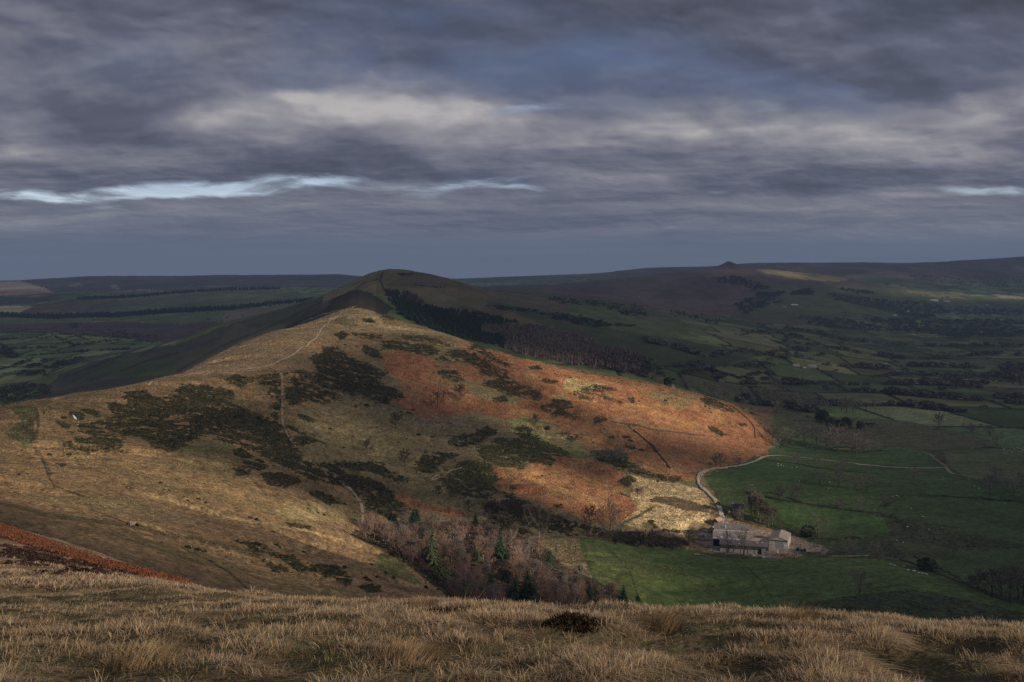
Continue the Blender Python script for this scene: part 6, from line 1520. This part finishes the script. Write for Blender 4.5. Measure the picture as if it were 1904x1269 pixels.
# poles carrying the power line
def pole(f, x, y, h, label, ymin=330, twin=False):
    g = at(f, x, y, ymin); H = max(7.0, h / f.s / F * g.y); e = empty('utility_pole', g, math.radians(20)); tag(e, label, 'pole')
    for s in ((-.9, .9) if twin else (0,)):
        V, Fc = [], []; tube(V, Fc, [np.array([s, 0, -.5]), np.array([s, 0, H])], [.17, .11], 8); link('pole_shaft', py_mesh('pole_shaft', V, Fc, M_POLE), e)
    c = Geo().box(-1.2 if twin else -.75, -.06, H - .55, 1.2 if twin else .75, .06, H - .42).make('crossarm', M_TIMBER, e)
    for s in (-.6, 0, .6):
        V, Fc = [], []; tube(V, Fc, [np.array([s, 0, H - .42]), np.array([s, 0, H - .15])], [.05, .03], 6); link('insulator', py_mesh('insulator', V, Fc, M_BOARD), c)
pole(ZN, 1545, 437, 85, 'pole at the top of the straw bank'); pole(ZN, 1370, 632, 85, 'pole by the pale trees below the straw bank'); pole(ZN, 1812, 1042, 112, 'pole by the feed trailer left of the farm')
pole(ZN, 1470, 812, 70, 'slim pole low on the straw bank, left of its pair'); pole(ZN, 1540, 825, 75, 'slim pole low on the straw bank, right of its pair'); pole(ZM, 1145, 300, 55, 'pole breaking the skyline of the bracken spur', 1400)
pole(ZM, 1848, 458, 85, 'pale pole at the dark patch near the end of the spur', 1300); pole(ZM, 1765, 938, 100, 'pole on the bracken beside the cross wall'); pole(ZM, 1612, 1162, 112, 'pole on the dull bracken above the lane')
pole(ZM, 1315, 345, 40, 'faint pole over the crest of the spur', 1500); pole(ZM, 1668, 425, 48, 'short pole over the crest near the olive grass', 1500)
pole(ZR, 366, 803, 38, 'pole in the dark gorse near the spur end'); pole(ZF, 720, 1262, 112, 'twin pole with crossarm in the lower green field', 330, True); pole(ZF, 407, 1005, 55, 'short pole on the grass left of the cattle shed')
pole(ZB, 48, 1122, 118, 'pole on the rough strip above the grass brow'); pole(ZB, 630, 1168, 92, 'pole in the brown scrub above the grass brow'); pole(BC, 772, 88, 66, 'pole on the olive gorse above the shaded hollow')
pole(ZL, 1145, 842, 46, 'weathered pole standing in the biggest gorse thicket'); pole(ZC, 213, 1150, 80, 'leaning pole on the mid slope under the thicket'); pole(ZC, 248, 1172, 40, 'short post right of the leaning pole'); pole(ZF, 1305, 1236, 40, 'thin pole near the round tree in the lower field')
# sheep
def sheep_mesh():
    V, Fc = [], []
    tube(V, Fc, [np.array(p) for p in ((-.62, 0, .62), (-.55, 0, .64), (-.3, 0, .68), (.1, 0, .68), (.4, 0, .70), (.52, 0, .72), (.62, 0, .78), (.72, 0, .84), (.82, 0, .78), (.92, 0, .70), (.95, 0, .68))], [.05, .22, .31, .33, .29, .22, .14, .12, .12, .08, .02], 10)
    for x in (-.38, .32):
        for y in (-.15, .15): tube(V, Fc, [np.array([x, y, .62]), np.array([x - .03, y, .3]), np.array([x, y, -.02])], [.10, .055, .04], 6)
    for y in (-1, 1): tube(V, Fc, [np.array([.76, y * .08, .86]), np.array([.74, y * .22, .85])], [.04, .015], 5)
    tube(V, Fc, [np.array([-.6, 0, .66]), np.array([-.68, 0, .45])], [.05, .03], 5)
    return py_mesh('sheep', V, Fc, M_WOOL, True)
SHEEP = sheep_mesh()
def sheep(f, spots, label, group=None, ymin=330, sc=1.35):
    for s in spots.split():
        x, y = [float(v) for v in s.split(',')]; g = at(f, x, y, ymin)
        tag(link('sheep', SHEEP, None, (g.x, g.y, g.z + .02), random.uniform(0, 6.28), (sc, sc, sc)), label, 'sheep', group)
sheep(ZB, " ".join(f"{a:.0f},{b:.0f}" for a, b in zip(R.uniform(1245, 1386, 26), R.uniform(183, 230, 26))), 'white sheep in the big flock beside the far right field edge', 'flock at the far right')
sheep(ZB, "537,932 560,939 621,945 647,969 680,973 690,976 715,986 735,988 752,991 767,997", 'white sheep in the line along the lower field hedge', 'sheep in line along the hedge')
sheep(ZB, "642,692 780,708 865,699 575,778 615,791 740,626 665,574", 'white sheep near the brown stream scrub', 'sheep near the stream scrub')
sheep(ZB, "588,498 548,499 575,492", 'white sheep by the wall in mid pasture', 'sheep by the mid wall')
sheep(ZF, "985,226 1030,233 1105,244 1150,240 985,206 1010,222", 'white sheep in the small group under the pale lane', 'group under the lane')
sheep(ZF, "1172,364 1427,428 1680,401 1437,372", 'white sheep scattered among the four pasture trees', 'sheep among the pasture trees')
sheep(ZB, "1070,432 1100,446", 'white sheep below the right hand track', 'pair below the track')
# walkers on the ridge
def person(x, y, rz, coat, legs, label, ymin=560, f=NL, sc=1.0, hat=None):
    g = at(f, x, y, ymin)
    me = bpy.data.meshes.new('person'); bm = bmesh.new()
    pts = [(0, 0, .95), (0, 0, 1.2), (0, 0, 1.42), (0, 0, 1.52), (0, .02, 1.66), (0, .02, 1.76), (.1, 0, .9), (.13, .10, .5), (.13, .02, .08), (.13, .16, .03), (-.1, 0, .9), (-.13, -.08, .5), (-.13, -.24, .10), (-.13, -.10, .03), (.2, 0, 1.38), (.27, -.06, 1.12), (.25, .08, .90), (-.2, 0, 1.38), (-.27, .06, 1.12), (-.25, .16, .92)]
    rad = [.15, .15, .15, .06, .10, .07, .10, .065, .045, .04, .10, .065, .045, .04, .07, .05, .035, .07, .05, .035]
    ed = [(0, 1), (1, 2), (2, 3), (3, 4), (4, 5), (0, 6), (6, 7), (7, 8), (8, 9), (0, 10), (10, 11), (11, 12), (12, 13), (2, 14), (14, 15), (15, 16), (2, 17), (17, 18), (18, 19)]
    for p in pts: bm.verts.new(p)
    bm.verts.ensure_lookup_table()
    for a, b in ed: bm.edges.new((bm.verts[a], bm.verts[b]))
    bm.to_mesh(me); bm.free()
    o = bpy.data.objects.new('person', me); COL.objects.link(o)
    md = o.modifiers.new('skin', 'SKIN'); md.use_smooth_shade = True
    for v, r_ in zip(me.skin_vertices[0].data, rad): v.radius = (r_, r_)
    me.skin_vertices[0].data[0].use_root = True
    o.modifiers.new('sub', 'SUBSURF').levels = 1
    dgx = bpy.context.evaluated_depsgraph_get(); m2 = bpy.data.meshes.new_from_object(o.evaluated_get(dgx)); o.modifiers.clear(); o.data = m2
    for m_ in (coat, legs, M_SKIN): m2.materials.append(m_)
    for p in m2.polygons:
        z = p.center.z; x_ = abs(p.center.x)
        p.material_index = 1 if z < .92 and x_ < .21 else (2 if z > 1.53 or (z < .95 and x_ >= .21) else 0)
    o.location = (g.x, g.y, float(height(g.x, g.y)) + .02); o.rotation_euler = (0, 0, rz); o.scale = (sc,) * 3
    h_ = Geo().box(-.09, -.07, 1.70, .09, .09, 1.79).make('hair', hat or M_BOARD, o)
    return tag(o, label, 'person')
M_COATR = simple('red_coat', (.30, .05, .04), var=.15); M_COATW = simple('pale_coat', (.62, .60, .56), var=.1); M_COATK = simple('dark_coat', (.02, .022, .03), var=.2)
person(795, 350, .4, M_COATK, M_BOARD, 'walker in black at the right of the group of four on the ridge path')
person(757, 356, .5, M_BOARD, M_BOARD, 'walker in grey second from the right in the group of four')
person(735, 360, .3, M_COATK, M_BOARD, 'walker in dark clothes second from the left in the group of four')
person(720, 362, .6, M_COATR, M_BOARD, 'walker in dull red at the left of the group of four')
person(1755, 188, .3, M_COATK, M_COATK, 'walker in black beside a companion in a pale coat on the ridge path')
person(1735, 190, .2, M_COATW, M_BOARD, 'walker in a pale coat next to one in black')
person(1520, 222, .2, M_COATW, M_BOARD, 'lone walker in a pale coat on the ridge path above the gorse')
person(240, 408, .2, M_COATK, M_BOARD, 'lone dark walker at the left end of the ridge path')
person(1136, 700, .2, M_COATK, M_BOARD, 'lone walker on the level stretch of the ridge path', f=ZL)
person(1500, 640, .2, M_COATK, M_BOARD, 'lone walker starting up the climb of the ridge path', f=ZL)
person(170, 330, .2, M_COATK, M_BOARD, 'walker at the top of the near ridge, left of two', f=ZC, ymin=1000)
person(196, 327, .2, M_BOARD, M_BOARD, 'walker at the top of the near ridge, right of two', f=ZC, ymin=1000)
# last patch of snow on the slope
g = at(NL, 825, 575, 560); V = []; Fc = []
for i in range(10):
    for s in (-1, 1):
        x = g.x - 2.6 + i * .58; w = .8 * math.sin(math.pi * (i + .4) / 9.8) * random.uniform(.7, 1.1); y = g.y + 1.6 - i * .33 + s * w
        V.append((x, y, float(height(x, y)) + .25))
    if i: k = 2 * i; Fc.append((k - 2, k, k + 1, k - 1))
tag(link('snow_patch', py_mesh('snow_patch', V, Fc, simple('old_snow', (.80, .80, .82), var=.06, scale=.8), True)), 'small white patch of old snow beside the gorse on the left slope', 'snow')
for f, x, y, lab in ((BL, 1367, 90, 'white stone lying under gorse on the mid slope'), (NL, 860, 655, 'pale boulder between the gorse clumps on the left slope')):
    g = at(f, x, y, 400); V, Fc = bush_proto(900, 40, .6); o = link('boulder', py_mesh('boulder', V, [tuple(q) for q in Fc], M_PANEL), None, (g.x, g.y, g.z), 0, (1.2, .8, .7)); tag(o, lab, 'boulder')
# ------------------------------------------------------------------ foreground: tussock grass blade by blade
BROW = lambda px: np.interp(px, [-300, 0, 200, 330, 480, 640, 820, 1000, 1300, 1600, 1904, 2300], [60, 45, 38, 30, 21, 14, 11.8, 11, 10.5, 10, 9.6, 9.2])
def blades(n, ymin, seed, far=1.3, pxr=(-520, 2430), pw=.9):
    r = np.random.default_rng(seed)
    px = r.uniform(pxr[0], pxr[1], n); Y = ymin * (BROW(px) * far / ymin) ** (r.random(n) ** pw); X = (px - CX) / F * Y
    return X, Y
def grass(name, label, X, Y, L0, Wd, seed, hue=None):
    r = np.random.default_rng(seed); n = len(X)
    Z = height(X, Y) - .015
    tus = fbm(X / .62, Y / .72, 3, 1); big = fbm(X / 1.9, Y / 1.9, 3, 5); gr = fbm(X / 1.2, Y / 1.2, 3, 9); left = sstep(1150, 100, CX + X / Y * F) * sstep(10.5, 6.5, Y)
    r0 = np.random.default_rng(seed + 5); _h = sstep(.53, .64, fbm(X / .5 + 7, Y / .42, 3, 12)); kp = r0.random(len(X)) > .04 * _h; X, Y, Z, tus, big, gr, left = [q[kp] for q in (X, Y, Z, tus, big, gr, left)]; n = len(X)
    t = sstep(.38, .62, tus * .75 + big * .25); hole = sstep(.53, .64, fbm(X / .5 + 7, Y / .42, 3, 12)) * (.35 + .65 * sstep(.58, .40, tus))
    L = L0 * (.46 + .95 * t) * (.75 + .5 * big) * (1 - .40 * hole) * np.clip((Y / 6) ** -.25, .6, 1.1) * r.uniform(.6, 1.25, n)
    # lean: out of the tussock, and downwind to the left-front
    gxn = fbm((X + .05) / .62, Y / .72, 3, 1) - tus; gyn = fbm(X / .62, (Y + .05) / .72, 3, 1) - tus
    ang = r.uniform(0, 2 * math.pi, n)
    lx = -gxn * 7.0 + .8 + 1.35 * np.cos(ang) + .5 * (fbm(X / 4, Y / 4, 2, 2) - .5); ly = -gyn * 7.0 - .15 + 1.35 * np.sin(ang)
    bend = r.uniform(.35, 1.15, n)
    lx *= bend; ly *= bend
    green = np.clip(sstep(.44, .60, gr) * .85 + left * sstep(.30, .5, gr) * .95, 0, 1) * (1 - t * .7)
    green = np.clip(green + .6 * hole, 0, .95); pick = r.random(n) < green
    tone = r.uniform(.55, 1.35, n)
    straw = np.array([[.50, .36, .22]]); brown = np.array([[.29, .185, .112]]); grn = np.array([[.075, .098, .036]]); grey = np.array([[.38, .30, .21]])
    u = r.random((n, 1)); base = np.where(u < .5, straw, np.where(u < .78, brown, grey))
    base = np.where(pick[:, None], grn, base) * tone[:, None] * (.30 + .95 * t[:, None]) * (1 - .45 * hole[:, None])  # hollows: greener grass, with their shade also put into the blade colour
    pale = (r.random(n) < .035)[:, None]; base = np.where(pale, np.array([[.50, .38, .22]]), base)
    L = np.where(pick, L * .6, L); L = np.where(pale[:, 0], L * 1.25, L)
    W = Wd * r.uniform(.6, 1.4, n) * (Y / 6) ** .6
    sx = np.cos(ang + 1.57); sy = np.sin(ang + 1.57)
    # blades broad-side toward any direction
    V = np.zeros((n, 7, 3), np.float32); C = np.ones((n, 7, 4), np.float32)
    for i, (f_, w_) in enumerate(((0, 1), (.36, .85), (.7, .55))):
        h = np.sqrt(np.clip(f_ * (2 - f_ * .75), 0, 2)) / 1.12 if False else f_
        up = L * f_ * (1 - .55 * f_ * np.clip(np.hypot(lx, ly), 0, 1.5)); ox = lx * L * f_ ** 1.7; oy = ly * L * f_ ** 1.7
        for s in (0, 1):
            q = (s * 2 - 1) * W * w_ * .5
            V[:, i * 2 + s] = np.stack([X + ox + sx * q, Y + oy + sy * q, Z + up], -1)
        C[:, i * 2:i * 2 + 2, :3] = (base * (.30 + .85 * f_))[:, None, :]
    up = L * (1 - .6 * np.clip(np.hypot(lx, ly), 0, 1.5)); V[:, 6] = np.stack([X + lx * L, Y + ly * L, Z + up], -1); C[:, 6, :3] = base * 1.2
    idx = (np.arange(n) * 7)[:, None]
    Fc = np.concatenate([np.concatenate([idx + 0, idx + 1, idx + 3, idx + 2], 1), np.concatenate([idx + 2, idx + 3, idx + 5, idx + 4], 1), np.concatenate([idx + 4, idx + 5, idx + 6, idx + 6], 1)])
    # last piece of each blade is a triangle: drop the doubled corner
    quads = Fc[:2 * n]; tris = np.concatenate([idx + 4, idx + 5, idx + 6], 1)
    me = bpy.data.meshes.new(name); Vf = V.reshape(-1, 3)
    me.vertices.add(len(Vf)); me.vertices.foreach_set('co', Vf.ravel())
    loops = np.concatenate([quads.ravel(), tris.ravel()]).astype(np.int32); me.loops.add(len(loops)); me.loops.foreach_set('vertex_index', loops)
    st = np.concatenate([np.arange(0, 8 * n, 4), 8 * n + np.arange(0, 3 * n, 3)]).astype(np.int32); me.polygons.add(3 * n); me.polygons.foreach_set('loop_start', st)
    try: me.polygons.foreach_set('loop_total', np.concatenate([np.full(2 * n, 4), np.full(n, 3)]).astype(np.int32))
    except Exception: pass
    a = me.attributes.new('tint', 'FLOAT_COLOR', 'POINT'); a.data.foreach_set('color', C.ravel())
    me.update(calc_edges=True); me.materials.append(M_GRASS)
    return tag(link(name, me), label, 'grass', None, 'stuff')
X, Y = blades(560000, 4.2, 11)
grass('tussock_grass', 'dry wind-bent tussock grass covering the brow in front', X, Y, .080, .0040, 21)
STRIP = '-200,280 0,345 100,375 250,430 450,505 650,560 850,610 990,645 1060,672 880,645 720,620 600,600 500,565 380,525 200,475 60,430 0,412 -200,350'
n_ = 190000; px = np.random.default_rng(12).uniform(-520, 620, n_); Y = 22 * (150 / 22) ** np.random.default_rng(13).random(n_); X = (px - CX) / F * Y; _pp = HY + (EYE - height(X, Y)) / Y * F; k = (_pp > 985) & ~inside(BL(STRIP), px, _pp) & (R.random(n_) < np.where((Y > 40), sstep(.40, .60, fbm(X / 4, Y / 4, 3, 3)), 1))
grass('tussock_grass', 'paler grass on the left shoulder of the brow', X[k], Y[k], .20, .012, 22)
def tussocks(name, label, n, per, ymin, seed, w0=.0034, L0=.105):
    """grass fountains: blades springing outward from one root, thrown over by the wind"""
    r = np.random.default_rng(seed)
    px = r.uniform(-520, 2430, n); Y = ymin * (BROW(px) * 1.1 / ymin) ** r.random(n); X = (px - CX) / F * Y
    keep = (fbm(X / 2.2, Y / 2.2, 3, 8) + .25 * (r.random(n) - .5) > .44); X, Y = X[keep], Y[keep]; n = len(X)
    sz = r.uniform(.6, 1.35, n); hue = r.random(n)
    i = np.repeat(np.arange(n), per); m_ = len(i)
    a = r.uniform(0, 6.283, m_); q = r.random(m_) ** .6 * .10 * sz[i]
    x = X[i] + np.cos(a) * q; y = Y[i] + np.sin(a) * q; z = height(x, y) - .02
    out = r.uniform(.5, 1.9, m_); L = L0 * sz[i] * r.uniform(.55, 1.15, m_)
    lx = np.cos(a) * out + .38 + r.normal(0, .2, m_); ly = np.sin(a) * out - .1 + r.normal(0, .2, m_)
    base = np.where(hue[i][:, None] < .55, np.array([[.52, .38, .235]]), np.where(hue[i][:, None] < .82, np.array([[.36, .235, .14]]), np.array([[.15, .165, .07]]))) * r.uniform(.55, 1.3, (m_, 1))
    W = w0 * (Y[i] / 6) ** .6 * r.uniform(.6, 1.4, m_)
    V = np.zeros((m_, 7, 3), np.float32); C = np.ones((m_, 7, 4), np.float32)
    sx, sy = -np.sin(a + r.normal(0, .9, m_)), np.cos(a)
    for k, (f_, w_) in enumerate(((0, 1), (.4, .85), (.75, .5))):
        hy = np.hypot(lx, ly); up = L * (f_ - .55 * f_ * f_ * np.clip(hy, 0, 1.5)); ox = lx * L * f_ ** 1.5; oy = ly * L * f_ ** 1.5
        for s_ in (0, 1):
            d = (s_ * 2 - 1) * W * w_ * .5; V[:, k * 2 + s_] = np.stack([x + ox + sx * d, y + oy + sy * d, z + up], -1)
        C[:, k * 2:k * 2 + 2, :3] = (base * (.22 + 1.0 * f_))[:, None, :]
    V[:, 6] = np.stack([x + lx * L, y + ly * L, z + L * (1 - .6 * np.clip(np.hypot(lx, ly), 0, 1.5))], -1); C[:, 6, :3] = base * 1.2
    idx = (np.arange(m_) * 7)[:, None]; T = np.concatenate([idx + 0, idx + 1, idx + 3, idx + 0, idx + 3, idx + 2, idx + 2, idx + 3, idx + 5, idx + 2, idx + 5, idx + 4, idx + 4, idx + 5, idx + 6], 1).reshape(-1, 3)
    return tag(link(name, np_mesh(name, V.reshape(-1, 3), T, [M_GRASS], {'tint': ('POINT', 'FLOAT_COLOR', C.reshape(-1, 4))})), label, 'grass', None, 'stuff')
tussocks('tussock_grass', 'pale tussocks thrown over by the wind all over the brow', 2300, 80, 4.2, 77)
# bracken strip on the left shoulder
n = 30000; Y = R.uniform(62, 175, n); px = R.uniform(-80, 360, n); X = (px - CX) / F * Y; pp = HY + (EYE - height(X, Y)) / Y * F
strip = BL("-200,280 0,345 100,375 250,430 450,505 650,560 850,610 990,645 1060,672 880,645 720,620 600,600 500,565 380,525 200,475 60,430 0,412 -200,350")
k = inside(strip, px, pp); P = np.c_[X[k], Y[k], height(X[k], Y[k])]
print('bracken fronds', k.sum())
if k.sum() > 10:
    hb = R.uniform(.12, .28, len(P)); V, Fq, C = scatter_mesh(PROTO, P, hb * R.uniform(.6, .9, len(P)), hb, np.array([[.165, .066, .037]]) * R.uniform(.82, 1.18, (len(P), 1)), R, .2)
    tag(link('dead_bracken', np_mesh('dead_bracken', V, Fq, [M_LEAF], {'tint': ('POINT', 'FLOAT_COLOR', C)})), 'strip of rust red dead bracken on the left shoulder', 'bracken', None, 'stuff')
# heather patches on the left shoulder
P = []
for s in ("0,500 80,490 200,510 340,540 400,570 250,555 120,530 0,530", "430,545 500,560 530,590 450,572", "535,598 610,600 605,618 545,616", "630,600 690,605 660,616", "1105,664 1175,672 1150,682 1100,676", "100,560 190,565 180,578 110,576", "0,410 50,425 40,440 0,435", "200,480 280,490 250,500", "400,625 440,628 430,645 390,640", "370,595 500,605 450,612", "30,455 80,460 40,475 0,470", "120,490 180,492 150,502"):
    pl = BL(s)
    for px, py in poly_pts(pl, max(8, int((pl.max(0) - pl.min(0)).prod() * .05))):
        g = ground(px, py, 36, 190)
        for q in range(2):
            x, y = g.x + random.gauss(0, .5), g.y + random.gauss(0, .8); P.append((x, y, float(height(x, y))))
P = np.array(P); hb = R.uniform(.08, .22, len(P))
V, Fq, C = scatter_mesh(PROTO, P, hb * 1.1, hb, np.array([[.050, .030, .026]]) * R.uniform(.5, 1.4, (len(P), 1)), R, .4)
tag(link('heather', np_mesh('heather', V, Fq, [M_LEAF], {'tint': ('POINT', 'FLOAT_COLOR', C)})), 'dark heather patches on the left shoulder of the brow', 'heather', None, 'stuff')
# the dark heather clump on the brow
def sprig_clump(name, label, g, w, h, n, seed, col, cat='bush'):
    r = np.random.default_rng(seed); V = []; Fc = []; C = []
    for i in range(n):
        a = r.uniform(0, 6.28); q = math.sqrt(r.random()); bx, by = math.cos(a) * q * w / 2, math.sin(a) * q * w * .3
        L = h * (1 - .55 * q * q) * r.uniform(.6, 1.1); d = np.array([bx / w * 1.2 + r.normal(0, .22), by / w * 1.2 + r.normal(0, .22), 1.0]); d /= np.linalg.norm(d)
        o = np.array([bx, by, float(height(g.x + bx, g.y + by)) - g.z - .03]); t = r.uniform(.5, 1.5)
        for k in range(7):
            p = o + d * L * (.25 + .75 * k / 6) + r.normal(0, .006, 3); s = r.uniform(.008, .015); u = r.normal(0, 1, 3); u /= np.linalg.norm(u); v = np.cross(u, d)
            b = len(V); V += [p - u * s, p + v * s * .6, p + u * s + d * s * 1.6, p - v * s * .6]; Fc.append((b, b + 1, b + 2, b + 3)); C += [tuple(np.array(col) * t * r.uniform(.6, 1.4)) + (1,)] * 4
        sd = np.array([.002, 0, 0]); b = len(V); V += [o - sd, o + sd, o + d * L]; Fc.append((b, b + 1, b + 2)); C += [(.05, .035, .025, 1)] * 3
    me = bpy.data.meshes.new(name); me.from_pydata([tuple(v) for v in V], [], Fc); a = me.attributes.new('tint', 'FLOAT_COLOR', 'POINT'); a.data.foreach_set('color', np.array(C, np.float32).ravel()); me.materials.append(M_LEAF); me.update()
    return tag(link(name, me, None, g), label, cat)
sprig_clump('heather_bush', 'dark brown heather clump on the brow below the fir wood', ground(1062, 1168, 4, 60), .42, .13, 900, 31, (.030, .022, .015))
sprig_clump('heather_bush', 'low dark heather clump half sunk in grass left of centre on the brow', ground(815, 1143, 4, 60), .5, .09, 420, 32, (.040, .026, .018))
# rush tuft standing above the brow
def rush(name, label, g, w, L, n, seed, col):
    r = np.random.default_rng(seed); V = []; Fc = []; C = []
    for i in range(n):
        a = r.uniform(0, 6.28); q = math.sqrt(r.random()); o = np.array([math.cos(a) * q * w, math.sin(a) * q * w, 0]); o[2] = float(height(g.x + o[0], g.y + o[1])) - g.z - .03
        d = np.array([o[0] / w * .35 + .25 + r.normal(0, .16), o[1] / w * .35 + r.normal(0, .16), 1]); d /= np.linalg.norm(d); l = L * r.uniform(.55, 1.1); s = np.array([-math.sin(a), math.cos(a), 0]) * .0022
        m_ = o + d * l * .55; e_ = m_ + (d + np.array([.3, 0, -.15])) * l * .5; b = len(V); V += [o - s, o + s, m_ + s * .8, m_ - s * .8, e_]; Fc += [(b, b + 1, b + 2, b + 3), (b + 3, b + 2, b + 4)]
        t = r.uniform(.6, 1.4); C += [tuple(np.array(col) * t * k) + (1,) for k in (.5, .5, 1, 1, 1.2)]
    me = bpy.data.meshes.new(name); me.from_pydata([tuple(v) for v in V], [], Fc); a = me.attributes.new('tint', 'FLOAT_COLOR', 'POINT'); a.data.foreach_set('color', np.array(C, np.float32).ravel()); me.materials.append(M_GRASS); me.update()
    return tag(link(name, me, None, g), label, 'grass tuft')
rush('rush_tuft', 'tall reddish rush tuft breaking the brow right of the heather clump', ground(1225, 1168, 4, 60), .19, .24, 420, 41, (.22, .15, .085))
rush('rush_tuft', 'thin stalks of tall grass on the brow below the dark wood', ground(870, 1134, 4, 60), .16, .30, 26, 42, (.26, .18, .10))
rush('rush_tuft', 'loose tall stalks on the brow below the right tail of the wood', ground(1075, 1140, 4, 60), .18, .28, 30, 43, (.26, .18, .10))
rush('rush_tuft', 'yellow tussock at the brow left of the dark wood', ground(785, 1134, 4, 60), .18, .20, 300, 44, (.30, .20, .10))
rush('rush_tuft', 'orange brown tussock on the brow below the small pole', ground(1485, 1156, 4, 60), .18, .21, 300, 45, (.29, .195, .105))
rush('rush_tuft', 'big pale tussock low in the left foreground', ground(265, 1225, 4, 30), .26, .17, 800, 46, (.38, .27, .15))
rush('rush_tuft', 'pale tussock in the lower middle of the grass', ground(760, 1225, 4, 30), .22, .16, 600, 47, (.34, .23, .13))
# ------------------------------------------------------------------ final ground colours
rgb[:] = np.clip(rgb, .004, .8)
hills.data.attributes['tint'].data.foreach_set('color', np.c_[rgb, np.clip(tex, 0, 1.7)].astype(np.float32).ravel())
hills.data.update()
